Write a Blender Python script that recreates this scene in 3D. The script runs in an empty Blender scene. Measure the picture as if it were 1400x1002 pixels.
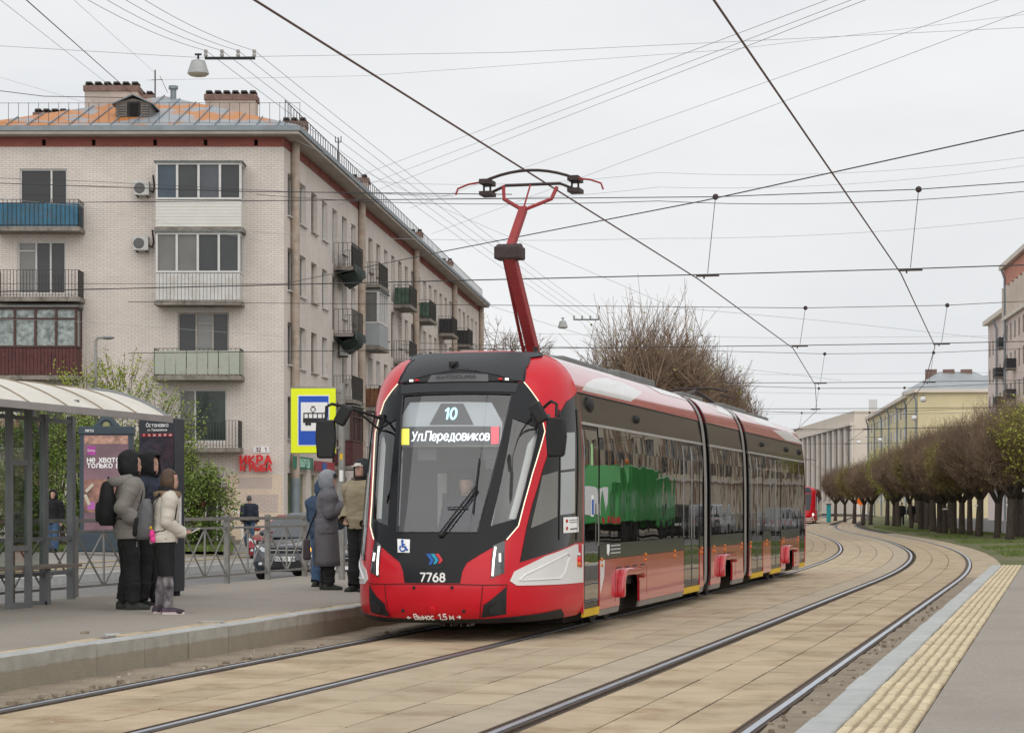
import bpy, bmesh, math, random
from math import sin, cos, pi, radians, atan2, sqrt, hypot
from mathutils import Vector, Matrix, noise
from mathutils.geometry import delaunay_2d_cdt
random.seed(7)
R = random.Random(11)
SC = bpy.context.scene
COL = SC.collection
# ------------------------------------------------------------------ camera, sky, light
FPX = 2900.0                       # focal length in photo pixels (photo 1400 px wide)
TH = math.atan(750 / FPX)          # the camera looks this far left of the track direction (+Y)
EYE = 1.46                         # eye height above the rails
HZ = 693.0                         # horizon row in the photo
CT, ST = cos(TH), sin(TH)
cam = bpy.data.cameras.new('camera'); camo = bpy.data.objects.new('camera', cam); COL.objects.link(camo)
cam.sensor_width = 36; cam.lens = FPX / 1400 * 36
cam.shift_y = (HZ - 501) / 1400
cam.clip_start = 0.1; cam.clip_end = 6000
camo.location = (0, 0, EYE); camo.rotation_euler = (pi / 2, 0, TH)
SC.camera = camo
W = bpy.data.worlds.new('World'); SC.world = W; W.use_nodes = True
nt = W.node_tree; nt.nodes.clear()
def _n(t, typ, **k):
    n = t.nodes.new(typ)
    for a, b in k.items(): setattr(n, a, b)
    return n
wo = _n(nt, 'ShaderNodeOutputWorld'); bg1 = _n(nt, 'ShaderNodeBackground'); bg2 = _n(nt, 'ShaderNodeBackground')
sky = _n(nt, 'ShaderNodeTexSky', sky_type='NISHITA', sun_disc=False)
sky.sun_elevation = radians(38); sky.sun_rotation = radians(156); sky.dust_density = 4; sky.air_density = 1.5
bg1.inputs[1].default_value = 0.05
tcw = _n(nt, 'ShaderNodeTexCoord'); mp = _n(nt, 'ShaderNodeMapping'); mp.inputs['Scale'].default_value = (1.0, 1.0, 3.2)
nz = _n(nt, 'ShaderNodeTexNoise'); nz.inputs['Scale'].default_value = 2.6; nz.inputs['Detail'].default_value = 5; nz.inputs['Roughness'].default_value = 0.52
cr = _n(nt, 'ShaderNodeValToRGB')
cr.color_ramp.elements[0].position = 0.32; cr.color_ramp.elements[0].color = (0.785, 0.805, 0.83, 1)
cr.color_ramp.elements[1].position = 0.68; cr.color_ramp.elements[1].color = (0.93, 0.937, 0.948, 1)
nt.links.new(tcw.outputs['Generated'], mp.inputs[0]); nt.links.new(mp.outputs[0], nz.inputs[0]); nt.links.new(nz.outputs[0], cr.inputs[0])
nt.links.new(cr.outputs[0], bg2.inputs[0]); bg2.inputs[1].default_value = 1.04
nt.links.new(sky.outputs[0], bg1.inputs[0])
ad = _n(nt, 'ShaderNodeAddShader')
mixw = _n(nt, 'ShaderNodeMixShader'); mixw.inputs[0].default_value = 0.93
nt.links.new(bg1.outputs[0], mixw.inputs[1]); nt.links.new(bg2.outputs[0], mixw.inputs[2]); nt.links.new(mixw.outputs[0], wo.inputs[0])
nt.nodes.remove(ad)
sl = bpy.data.lights.new('sun', 'SUN'); slo = bpy.data.objects.new('sun', sl); COL.objects.link(slo)
sl.energy = 1.5; sl.angle = radians(100); sl.color = (1, 0.965, 0.92)
SUN_AZ = radians(205)              # compass-like: from +Y clockwise; the soft light comes over the camera's right shoulder
slo.rotation_euler = (radians(52), 0, radians(24))
SC.view_settings.view_transform = 'Standard'; SC.view_settings.look = 'None'; SC.view_settings.gamma = 1
SC.view_settings.exposure = 0.0; SC.view_settings.use_curve_mapping = False
SC.cycles.max_bounces = 8; SC.cycles.transparent_max_bounces = 12; SC.cycles.diffuse_bounces = 3
SC.cycles.glossy_bounces = 4; SC.cycles.transmission_bounces = 4

# ------------------------------------------------------------------ pixel -> place helpers
def ray(u, v):
    x = (u - 700) / FPX
    return Vector((x * CT - ST, x * ST + CT, (HZ - v) / FPX))
EYEV = Vector((0, 0, EYE))
def atD(u, v, d): return EYEV + ray(u, v) * d              # d = distance along the view axis
def onZ(u, v, z):
    r = ray(u, v); return EYEV + r * ((z - EYE) / r.z)
def onX(u, v, X):
    r = ray(u, v); return EYEV + r * (X / r.x)
def cw(x, d, z): return Vector((x * CT - d * ST, x * ST + d * CT, z))   # camera-aligned plan -> world
def proj(p):
    xc = CT * p[0] + ST * p[1]; yc = -ST * p[0] + CT * p[1]
    return 700 + FPX * xc / yc, HZ - FPX * (p[2] - EYE) / yc
# the line of the street: straight to y=42, then a bend to the left
_HK = [(-60, 0), (42, 0), (75, .10), (105, .15), (125, .15), (160, .10), (200, .08), (900, .08)]
def _head(s):
    for (a, ha), (b, hb) in zip(_HK, _HK[1:]):
        if s <= b: return ha + (hb - ha) * (s - a) / (b - a)
    return _HK[-1][1]
_PATH = [(0.0, -60.0)]
for i in range(-59, 700):
    h = _head(i - .5); x, y = _PATH[-1]; _PATH.append((x - sin(h), y + cos(h)))
def path(s, l, z=0.0):
    """point at arc length s along the street and lateral offset l (right positive)"""
    k = s + 60; i = max(0, min(len(_PATH) - 2, int(k))); f = k - i
    x = _PATH[i][0] * (1 - f) + _PATH[i + 1][0] * f; y = _PATH[i][1] * (1 - f) + _PATH[i + 1][1] * f
    h = _head(s)
    return Vector((x + l * cos(h), y + l * sin(h), z))

# ------------------------------------------------------------------ materials
_MC = {}
def mat(name, col=(.5, .5, .5), rough=.6, metal=0.0, var=.12, vs=2.0, bump=0.0, bs=30.0, spec=.5, coat=0.0, emit=0.0, objvar=0.0, dirt=None, dirts=1.2, dirtamt=.5, alpha=1.0, ior=1.45, detail=6, bdist=.02, ecol=None, stretch=None):
    if name in _MC: return _MC[name]
    m = bpy.data.materials.new(name); m.use_nodes = True; t = m.node_tree
    b = t.nodes['Principled BSDF']; L = t.links.new
    geo = _n(t, 'ShaderNodeNewGeometry'); vec = geo.outputs['Position']
    if stretch:
        mpn = _n(t, 'ShaderNodeMapping'); mpn.inputs['Scale'].default_value = stretch; L(vec, mpn.inputs[0]); vec = mpn.outputs[0]
    c4 = (*col, 1)
    out = None
    if var > 0 or dirt:
        n1 = _n(t, 'ShaderNodeTexNoise'); n1.inputs['Scale'].default_value = vs; n1.inputs['Detail'].default_value = detail; n1.inputs['Roughness'].default_value = .6
        L(vec, n1.inputs['Vector'])
        rp = _n(t, 'ShaderNodeValToRGB'); rp.color_ramp.elements[0].position = .3; rp.color_ramp.elements[1].position = .7
        rp.color_ramp.elements[0].color = tuple(max(0, c * (1 - var)) for c in col) + (1,)
        rp.color_ramp.elements[1].color = tuple(min(1, c * (1 + var)) for c in col) + (1,)
        L(n1.outputs[0], rp.inputs[0]); out = rp.outputs[0]
    if dirt:
        n2 = _n(t, 'ShaderNodeTexNoise'); n2.inputs['Scale'].default_value = dirts; n2.inputs['Detail'].default_value = 8; n2.inputs['Roughness'].default_value = .65
        L(vec, n2.inputs['Vector'])
        r2 = _n(t, 'ShaderNodeMapRange'); r2.inputs[1].default_value = .48; r2.inputs[2].default_value = .68; r2.inputs[4].default_value = dirtamt
        L(n2.outputs[0], r2.inputs[0])
        mx = _n(t, 'ShaderNodeMix', data_type='RGBA'); L(r2.outputs[0], mx.inputs[0]); L(out, mx.inputs[6]); mx.inputs[7].default_value = (*dirt, 1); out = mx.outputs[2]
    if objvar > 0:
        oi = _n(t, 'ShaderNodeObjectInfo'); mr = _n(t, 'ShaderNodeMapRange'); mr.inputs[3].default_value = 1 - objvar; mr.inputs[4].default_value = 1 + objvar
        L(oi.outputs['Random'], mr.inputs[0])
        hs = _n(t, 'ShaderNodeHueSaturation'); L(mr.outputs[0], hs.inputs['Value'])
        if out: L(out, hs.inputs['Color'])
        else: hs.inputs['Color'].default_value = c4
        out = hs.outputs[0]
    if out: L(out, b.inputs['Base Color'])
    else: b.inputs['Base Color'].default_value = c4
    b.inputs['Roughness'].default_value = rough; b.inputs['Metallic'].default_value = metal
    b.inputs['Specular IOR Level'].default_value = spec; b.inputs['Coat Weight'].default_value = coat; b.inputs['Coat Roughness'].default_value = .06
    b.inputs['IOR'].default_value = ior
    if emit > 0:
        b.inputs['Emission Strength'].default_value = emit; b.inputs['Emission Color'].default_value = (*(ecol or col), 1)
    if alpha < 1: b.inputs['Alpha'].default_value = alpha
    if bump > 0:
        n3 = _n(t, 'ShaderNodeTexNoise'); n3.inputs['Scale'].default_value = bs; n3.inputs['Detail'].default_value = 4
        L(vec, n3.inputs['Vector'])
        bp = _n(t, 'ShaderNodeBump'); bp.inputs['Strength'].default_value = bump; bp.inputs['Distance'].default_value = bdist
        L(n3.outputs[0], bp.inputs['Height']); L(bp.outputs[0], b.inputs['Normal'])
    _MC[name] = m; return m

def glass_mat(name, tint=(.7, .75, .75), refl=.2, rough=.02):
    """window glass one can look through: tinted transparency under a mirror-like coat"""
    if name in _MC: return _MC[name]
    m = bpy.data.materials.new(name); m.use_nodes = True; t = m.node_tree; t.nodes.remove(t.nodes['Principled BSDF'])
    o = t.nodes['Material Output']; L = t.links.new
    tr = _n(t, 'ShaderNodeBsdfTransparent'); tr.inputs[0].default_value = (*tint, 1)
    gl = _n(t, 'ShaderNodeBsdfGlossy'); gl.inputs['Roughness'].default_value = rough; gl.inputs[0].default_value = (.95, .95, .95, 1)
    fr = _n(t, 'ShaderNodeFresnel'); fr.inputs[0].default_value = 1.5
    ma = _n(t, 'ShaderNodeMath', operation='ADD', use_clamp=True); ma.inputs[1].default_value = refl
    gb = _n(t, 'ShaderNodeNewGeometry'); iv = _n(t, 'ShaderNodeMath', operation='SUBTRACT'); iv.inputs[0].default_value = 1; L(gb.outputs['Backfacing'], iv.inputs[1]); mu = _n(t, 'ShaderNodeMath', operation='MULTIPLY'); L(fr.outputs[0], mu.inputs[0]); L(iv.outputs[0], mu.inputs[1]); L(mu.outputs[0], ma.inputs[0])
    mx = _n(t, 'ShaderNodeMixShader'); L(ma.outputs[0], mx.inputs[0]); L(tr.outputs[0], mx.inputs[1]); L(gl.outputs[0], mx.inputs[2]); L(mx.outputs[0], o.inputs[0])
    _MC[name] = m; return m

def brick_mat(name, udir, col, col2, mortar, bw=.26, bh=.078, stain=None):
    """painted brickwork laid along the plan direction udir"""
    if name in _MC: return _MC[name]
    m = bpy.data.materials.new(name); m.use_nodes = True; t = m.node_tree; b = t.nodes['Principled BSDF']; L = t.links.new
    geo = _n(t, 'ShaderNodeNewGeometry')
    dp = _n(t, 'ShaderNodeVectorMath', operation='DOT_PRODUCT'); dp.inputs[1].default_value = (udir[0], udir[1], 0); L(geo.outputs['Position'], dp.inputs[0])
    sp = _n(t, 'ShaderNodeSeparateXYZ'); L(geo.outputs['Position'], sp.inputs[0])
    cb = _n(t, 'ShaderNodeCombineXYZ'); L(dp.outputs['Value'], cb.inputs[0]); L(sp.outputs[2], cb.inputs[1])
    br = _n(t, 'ShaderNodeTexBrick'); L(cb.outputs[0], br.inputs['Vector'])
    br.inputs['Color1'].default_value = (*col, 1); br.inputs['Color2'].default_value = (*col2, 1); br.inputs['Mortar'].default_value = (*mortar, 1)
    br.inputs['Scale'].default_value = 1; br.inputs['Mortar Size'].default_value = .010; br.inputs['Mortar Smooth'].default_value = .2
    br.inputs['Brick Width'].default_value = bw; br.inputs['Row Height'].default_value = bh; br.inputs['Bias'].default_value = -.1
    nn = _n(t, 'ShaderNodeTexNoise'); nn.inputs['Scale'].default_value = .7; nn.inputs['Detail'].default_value = 9; nn.inputs['Roughness'].default_value = .65; L(geo.outputs['Position'], nn.inputs['Vector'])
    mr = _n(t, 'ShaderNodeMapRange'); mr.inputs[1].default_value = .3; mr.inputs[2].default_value = .7; mr.inputs[3].default_value = .90; mr.inputs[4].default_value = 1.07; L(nn.outputs[0], mr.inputs[0])
    ml = _n(t, 'ShaderNodeMix', data_type='RGBA', blend_type='MULTIPLY'); ml.inputs[0].default_value = 1; L(br.outputs['Color'], ml.inputs[6])
    L(mr.outputs[0], ml.inputs[7]); out = ml.outputs[2]
    if stain:
        # vertical run-off streaks with a shape of their own
        mp_ = _n(t, 'ShaderNodeMapping'); mp_.inputs['Scale'].default_value = (1.1, .12, 1); L(cb.outputs[0], mp_.inputs[0])
        ns = _n(t, 'ShaderNodeTexNoise'); ns.inputs['Scale'].default_value = 1.6; ns.inputs['Detail'].default_value = 7; L(mp_.outputs[0], ns.inputs['Vector'])
        m2 = _n(t, 'ShaderNodeMapRange'); m2.inputs[1].default_value = .53; m2.inputs[2].default_value = .72; m2.inputs[4].default_value = .55; L(ns.outputs[0], m2.inputs[0])
        mx = _n(t, 'ShaderNodeMix', data_type='RGBA'); L(m2.outputs[0], mx.inputs[0]); L(out, mx.inputs[6]); mx.inputs[7].default_value = (*stain, 1); out = mx.outputs[2]
    L(out, b.inputs['Base Color']); b.inputs['Roughness'].default_value = .85
    bp = _n(t, 'ShaderNodeBump'); bp.inputs['Strength'].default_value = .5; bp.inputs['Distance'].default_value = .01; bp.invert = True
    L(br.outputs['Fac'], bp.inputs['Height']); L(bp.outputs[0], b.inputs['Normal'])
    _MC[name] = m; return m

# ------------------------------------------------------------------ mesh helpers
class MB:
    """collects shapes in world coordinates; build() links them as ONE mesh object"""
    def __init__(s, M=None): s.v = []; s.f = []; s.m = []; s.M = M; s.cur = 0
    def _add(s, vs, fs):
        o = len(s.v)
        for p in vs:
            p = Vector(p); s.v.append(s.M @ p if s.M else p)
        for f in fs: s.f.append(tuple(i + o for i in f)); s.m.append(s.cur)
        return s
    def box(s, x0, x1, y0, y1, z0, z1):
        return s._add([(x0, y0, z0), (x1, y0, z0), (x1, y1, z0), (x0, y1, z0), (x0, y0, z1), (x1, y0, z1), (x1, y1, z1), (x0, y1, z1)],
                      [(0, 3, 2, 1), (4, 5, 6, 7), (0, 1, 5, 4), (1, 2, 6, 5), (2, 3, 7, 6), (3, 0, 4, 7)])
    def cbox(s, x0, x1, y0, y1, z0, z1, c):
        """box with chamfered upper edges"""
        return s._add([(x0, y0, z0), (x1, y0, z0), (x1, y1, z0), (x0, y1, z0), (x0, y0, z1 - c), (x1, y0, z1 - c), (x1, y1, z1 - c), (x0, y1, z1 - c),
                       (x0 + c, y0 + c, z1), (x1 - c, y0 + c, z1), (x1 - c, y1 - c, z1), (x0 + c, y1 - c, z1)],
                      [(0, 3, 2, 1), (0, 1, 5, 4), (1, 2, 6, 5), (2, 3, 7, 6), (3, 0, 4, 7), (4, 5, 9, 8), (5, 6, 10, 9), (6, 7, 11, 10), (7, 4, 8, 11), (8, 9, 10, 11)])
    def quad(s, *p): return s._add(p, [tuple(range(len(p)))])
    def prism(s, A, B, cap=True):
        n = len(A); fs = [(i, (i + 1) % n, n + (i + 1) % n, n + i) for i in range(n)]
        if cap: fs += [tuple(range(n - 1, -1, -1)), tuple(range(n, 2 * n))]
        return s._add(list(A) + list(B), fs)
    def loft(s, rings, cap=True, closed=True):
        n = len(rings[0]); vs = [p for r in rings for p in r]; fs = []
        for k in range(len(rings) - 1):
            for i in range(n if closed else n - 1):
                j = (i + 1) % n; fs.append((k * n + i, k * n + j, (k + 1) * n + j, (k + 1) * n + i))
        if cap: fs += [tuple(range(n - 1, -1, -1)), tuple(range((len(rings) - 1) * n, len(rings) * n))]
        return s._add(vs, fs)
    def tube(s, pts, r, n=6, cap=True):
        pts = [Vector(p) for p in pts]; rs = r if isinstance(r, (list, tuple)) else [r] * len(pts); rings = []; up = None
        for i, p in enumerate(pts):
            d = (pts[min(i + 1, len(pts) - 1)] - pts[max(i - 1, 0)])
            d = d.normalized() if d.length > 1e-9 else Vector((0, 0, 1))
            if up is None: up = Vector((0, 0, 1)) if abs(d.z) < .95 else Vector((1, 0, 0))
            x = d.cross(up)
            if x.length < 1e-6: x = d.cross(Vector((1, 0, 0)))
            x.normalize(); y = d.cross(x); up = -y
            rings.append([p + (x * cos(2 * pi * k / n) + y * sin(2 * pi * k / n)) * rs[i] for k in range(n)])
        return s.loft(rings, cap)
    def beam(s, p, q, w, h=None, up=(0, 0, 1)):
        h = w if h is None else h; p = Vector(p); q = Vector(q); d = (q - p).normalized(); up = Vector(up)
        x = d.cross(up)
        if x.length < 1e-5: x = d.cross(Vector((0, 1, 0)))
        x.normalize(); y = x.cross(d); x = x * (w / 2); y = y * (h / 2)
        return s.prism([p - x - y, p + x - y, p + x + y, p - x + y], [q - x - y, q + x - y, q + x + y, q - x + y])
    def lathe(s, prof, c=(0, 0, 0), n=14, axis=None):
        """profile of (radius, height) turned round the axis"""
        c = Vector(c); A = (Vector(axis).normalized() if axis else Vector((0, 0, 1)))
        x = A.cross(Vector((0, 1, 0)) if abs(A.y) < .9 else Vector((1, 0, 0))).normalized(); y = A.cross(x)
        return s.loft([[c + A * z + (x * cos(2 * pi * k / n) + y * sin(2 * pi * k / n)) * r for k in range(n)] for r, z in prof])
    def ball(s, c, rx, ry=None, rz=None, n=10, m=7, M=None):
        ry = ry or rx; rz = rz or rx; rings = []
        for i in range(m + 1):
            a = pi * (i + .001) / (m + .002); rings.append([(rx * sin(a) * cos(2 * pi * k / n), ry * sin(a) * sin(2 * pi * k / n), -rz * cos(a)) for k in range(n)])
        c = Vector(c); rings = [[c + (M @ Vector(p) if M else Vector(p)) for p in r] for r in rings]
        return s.loft(rings)
    def build(s, name, mt, parent=None, smooth=None, bevel=0.0, kind=None, label=None, bseg=2):
        me = bpy.data.meshes.new(name); off = parent_loc(parent)
        me.from_pydata([tuple(p - off) for p in s.v], [], s.f)
        for x in (mt if isinstance(mt, (list, tuple)) else [mt]): me.materials.append(x)
        if isinstance(mt, (list, tuple)): me.polygons.foreach_set('material_index', s.m)
        o = bpy.data.objects.new(name, me); COL.objects.link(o)
        fix_normals(me)
        if smooth is not None:
            me.polygons.foreach_set('use_smooth', [True] * len(me.polygons))
            if smooth < 170: me.set_sharp_from_angle(angle=radians(smooth))
        if bevel: 
            bm = o.modifiers.new('bevel', 'BEVEL'); bm.width = bevel; bm.segments = bseg; bm.limit_method = 'ANGLE'
        if parent: o.parent = parent
        if kind: o['kind'] = kind
        if label: o['label'] = label
        return o
_NOFIX = [False]
def fix_normals(me):
    if _NOFIX[0]: return
    bm = bmesh.new(); bm.from_mesh(me); bmesh.ops.recalc_face_normals(bm, faces=bm.faces); bm.to_mesh(me); bm.free()
def parent_loc(p):
    v = Vector((0, 0, 0))
    while p is not None: v = v + p.location; p = p.parent
    return v
def thing(name, label, cat, loc=(0, 0, 0), group=None):
    o = bpy.data.objects.new(name, None); o.location = loc; o.empty_display_size = .2; COL.objects.link(o)
    o['label'] = label; o['category'] = cat
    if group: o['group'] = group
    return o
def tag(o, label, cat, group=None):
    o['label'] = label; o['category'] = cat
    if group: o['group'] = group
    return o
def copy_tree(o, parent=None):
    c = o.copy(); COL.objects.link(c); c.parent = parent
    for ch in list(o.children): copy_tree(ch, c)
    return c
def textmesh(name, body, size, mt, M, parent=None, extrude=.003, align='CENTER', sx=1.0, shear=0, bold=0.0, space=1.0):
    """flat lettering; M puts text x/y/z axes and origin into the world"""
    cu = bpy.data.curves.new(name, 'FONT'); cu.body = body; cu.size = size; cu.extrude = extrude; cu.align_x = align; cu.align_y = 'CENTER'
    cu.shear = shear; cu.offset = bold; cu.space_character = space; cu.resolution_u = 8
    t = bpy.data.objects.new(name, cu)
    me = bpy.data.meshes.new_from_object(t); bpy.data.objects.remove(t)
    off = parent_loc(parent)
    for v in me.vertices:
        p = M @ Vector((v.co.x * sx, v.co.y, v.co.z)); v.co = p - off
    me.materials.clear(); me.materials.append(mt)
    o = bpy.data.objects.new(name, me); COL.objects.link(o)
    if parent: o.parent = parent
    return o
def frame_M(origin, xdir, ydir):
    x = Vector(xdir).normalized(); y = Vector(ydir).normalized(); z = x.cross(y)
    return Matrix(((x.x, y.x, z.x, origin[0]), (x.y, y.y, z.y, origin[1]), (x.z, y.z, z.z, origin[2]), (0, 0, 0, 1)))
def sheet(name, pts, mt, kind='structure'):
    b = MB(); b.quad(*pts); o = b.build(name, mt, kind=kind); return o

# plain sans-serif stroke lettering (Cyrillic included)
def _arc(cx, cy, rx, ry, a0=0, a1=360, n=14): return [(cx + rx * cos(radians(a0 + (a1 - a0) * k / n)), cy + ry * sin(radians(a0 + (a1 - a0) * k / n))) for k in range(n + 1)]
_lv = [[(0, .39), (0, .72), (.28, .72), (.40, .64), (.40, .47), (.28, .39), (0, .39)], [(0, .39), (0, 0), (.32, 0), (.45, .09), (.45, .30), (.30, .39)]]
_ld = [[(.06, 0), (.16, .2), (.18, .72), (.50, .72), (.50, 0)], [(-.04, -.16), (-.04, 0), (.63, 0), (.63, -.16)]]
_up = lambda G: [[(x * 1.25, y / .72) for x, y in st] for st in G]
_soft = [[(0, .72), (0, 0), (.28, 0), (.41, .09), (.41, .33), (.28, .42), (0, .42)]]
GLY = {'\u0423': (.62, [[(0, 1), (.32, .38)], [(.62, 1), (.28, .10), (.18, .0), (.04, .0)]]), '\u043b': (.54, [[(-.02, 0), (.08, .06), (.14, .72), (.54, .72), (.54, 0)]]), '.': (.08, [[(.04, 0), (.04, .06)]]), ',': (.1, [[(.06, .06), (.0, -.16)]]), ' ': (.28, []),
 '\u041f': (.6, [[(0, 0), (0, 1), (.6, 1), (.6, 0)]]), '\u0435': (.52, [[(.0, .36), (.52, .36)], _arc(.26, .36, .26, .36, 0, 318)]), '\u0440': (.52, [[(0, .72), (0, -.26)], _arc(.26, .36, .26, .36)]), '\u0434': (.58, _ld), '\u043e': (.54, [_arc(.27, .36, .27, .36)]), '\u0432': (.46, _lv), '\u0438': (.52, [[(0, .72), (0, 0), (.52, .72), (.52, 0)]]), '\u043a': (.46, [[(0, .72), (0, 0)], [(.43, .72), (.05, .37), (.46, 0)]]), '\u043d': (.5, [[(0, 0), (0, .72)], [(.5, 0), (.5, .72)], [(0, .37), (.5, .37)]]), '\u0441': (.48, [_arc(.26, .36, .26, .36, 48, 312)]), '\u043c': (.64, [[(0, 0), (0, .72), (.32, .2), (.64, .72), (.64, 0)]]), '\u044b': (.64, _soft + [[(.64, 0), (.64, .72)]]), '\u044c': (.42, _soft), '\u0445': (.48, [[(0, 0), (.48, .72)], [(0, .72), (.48, 0)]]), '\u0430': (.52, [[(.5, .72), (.5, 0)], _arc(.25, .36, .25, .36)]), '\u0442': (.5, [[(0, .72), (.5, .72)], [(.25, .72), (.25, 0)]]), '\u0443': (.52, [[(0, .72), (.28, .03)], [(.52, .72), (.2, -.25), (.04, -.26)]]),
 '\u0412': (.56, _up(_lv)), '\u0418': (.62, [[(0, 1), (0, 0), (.62, 1), (.62, 0)]]), '\u041a': (.58, [[(0, 1), (0, 0)], [(.55, 1), (.05, .5), (.58, 0)]]), '\u0420': (.54, [[(0, 0), (0, 1), (.36, 1), (.53, .88), (.53, .58), (.36, .46), (0, .46)]]), '\u0410': (.68, [[(0, 0), (.34, 1), (.68, 0)], [(.12, .32), (.56, .32)]]), '\u042b': (.8, _up(_soft) + [[(.8, 0), (.8, 1)]]), '\u0411': (.54, [[(.5, 1), (0, 1), (0, 0), (.36, 0), (.53, .12), (.53, .42), (.36, .55), (0, .55)]]), '\u041e': (.72, [_arc(.36, .5, .36, .5)]), '\u0415': (.5, [[(.5, 1), (0, 1), (0, 0), (.5, 0)], [(0, .52), (.45, .52)]]), '\u0414': (.72, _up(_ld)),
 '0': (.58, [_arc(.29, .5, .29, .5)]), '1': (.3, [[(.0, .78), (.24, 1), (.24, 0)]]), '2': (.55, [[(0, .8), (.1, .97), (.4, .99), (.51, .75), (.4, .5), (0, 0), (.56, 0)]]), '3': (.54, [[(0, .95), (.35, 1), (.5, .8), (.4, .56), (.16, .53)], [(.4, .53), (.54, .3), (.4, .03), (0, .04)]]), '4': (.58, [[(.42, 0), (.42, 1), (0, .3), (.58, .3)]]), '5': (.54, [[(.5, 1), (.06, 1), (.03, .56), (.3, .62), (.53, .46), (.53, .18), (.35, 0), (.02, .05)]]), '6': (.56, [_arc(.28, .3, .28, .3), [(.03, .4), (.14, .72), (.40, 1)]]), '7': (.55, [[(0, 1), (.55, 1), (.18, 0)]]), '8': (.56, [_arc(.28, .75, .22, .25), _arc(.28, .26, .28, .26)]), '9': (.56, [_arc(.28, .7, .28, .3), [(.53, .6), (.45, .28), (.18, 0)]]), '\u2190': (.66, [[(.66, .38), (.04, .38)], [(.26, .66), (0, .38), (.26, .10)]]), '\u2192': (.66, [[(0, .38), (.62, .38)], [(.4, .66), (.66, .38), (.4, .10)]])}
def stroketext(name, body, size, mt, M, parent=None, th=.15, depth=.003, sx=1.0, gap=.2, align='CENTER'):
    """lettering of flat strokes; size is the capital height"""
    wtot = sum(GLY[c][0] + gap for c in body) - gap; x = {'CENTER': -wtot / 2, 'LEFT': 0}[align]; b = MB(); k = 0; t = th / 2
    for c in body:
        w, sts = GLY[c]
        for st in sts:
            for (x0, y0), (x1, y1) in zip(st, st[1:]):
                d = Vector((x1 - x0, y1 - y0, 0)); L = d.length
                if L < 1e-6: continue
                d /= L; nn = Vector((-d.y, d.x, 0)) * t; e = d * t * .55; p, q = Vector((x + x0, y0 - .5, 0)) - e, Vector((x + x1, y1 - .5, 0)) + e; zz = depth + (k % 7) * depth * .03; k += 1
                V = [p - nn, q - nn, q + nn, p + nn]; f = lambda v, z: M @ Vector((v.x * size * sx, v.y * size, z)); b.prism([f(v, 0) for v in V], [f(v, zz) for v in V])
        x += w + gap
    return b.build(name, mt, parent)
# ================================================================== the ground, the street, the tracks
m_asph = mat('asphalt', (.16, .158, .155), .9, var=.12, vs=1.2, bump=.35, bs=90, dirt=(.21, .195, .175), dirts=.5, dirtamt=.5)
m_plat = mat('platform_asphalt', (.35, .315, .272), .92, var=.13, vs=38, bump=.6, bs=140, dirt=(.275, .24, .21), dirts=.5, dirtamt=.55, detail=3)
m_pave = mat('pavement', (.27, .25, .23), .92, var=.1, vs=.8, bump=.3, bs=60, dirt=(.33, .29, .24), dirts=.4, dirtamt=.5)
m_joint = mat('joint_grit', (.07, .052, .035), .95, var=.3, vs=14, bump=.8, bs=60)
m_slab = mat('concrete_slab', (.455, .36, .24), .88, var=.10, vs=2.2, bump=.4, bs=55, objvar=.10, dirt=(.27, .18, .10), dirts=1.3, dirtamt=.8)
m_slabn = mat('concrete_slab_plain', (.445, .36, .25), .88, var=.09, vs=1.5, bump=.35, bs=50, objvar=.08, dirt=(.26, .18, .105), dirts=1.2, dirtamt=.75)
m_conc = mat('poured_concrete', (.43, .36, .265), .9, var=.12, vs=1.6, bump=.4, bs=40, dirt=(.25, .2, .145), dirts=1.3, dirtamt=.5)
m_rail = mat('polished_rail', (.56, .60, .66), .36, metal=1, var=.12, vs=6, stretch=(6, .4, 1))
m_railside = mat('rusty_rail', (.10, .07, .05), .8, var=.35, vs=18, bump=.3)
m_dirt = mat('dry_dirt', (.31, .255, .19), .95, var=.18, vs=3, bump=.9, bs=26, dirt=(.21, .17, .125), dirts=2.4, dirtamt=.7, bdist=.04)
m_kerbtop = mat('kerb_concrete', (.43, .44, .43), .85, var=.10, vs=5, bump=.35, bs=70, objvar=.05)
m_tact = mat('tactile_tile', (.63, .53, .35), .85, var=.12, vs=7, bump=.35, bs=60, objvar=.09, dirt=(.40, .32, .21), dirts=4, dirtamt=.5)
m_grass0 = mat('lawn_soil', (.10, .115, .04), .95, var=.35, vs=2.2, dirt=(.20, .15, .095), dirts=.35, dirtamt=.9, bump=.7, bs=18)
m_yline = mat('yellow_road_paint', (.62, .44, .07), .8, var=.2, vs=4)
m_wline = mat('white_road_paint', (.7, .7, .68), .8, var=.15, vs=4)
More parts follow.
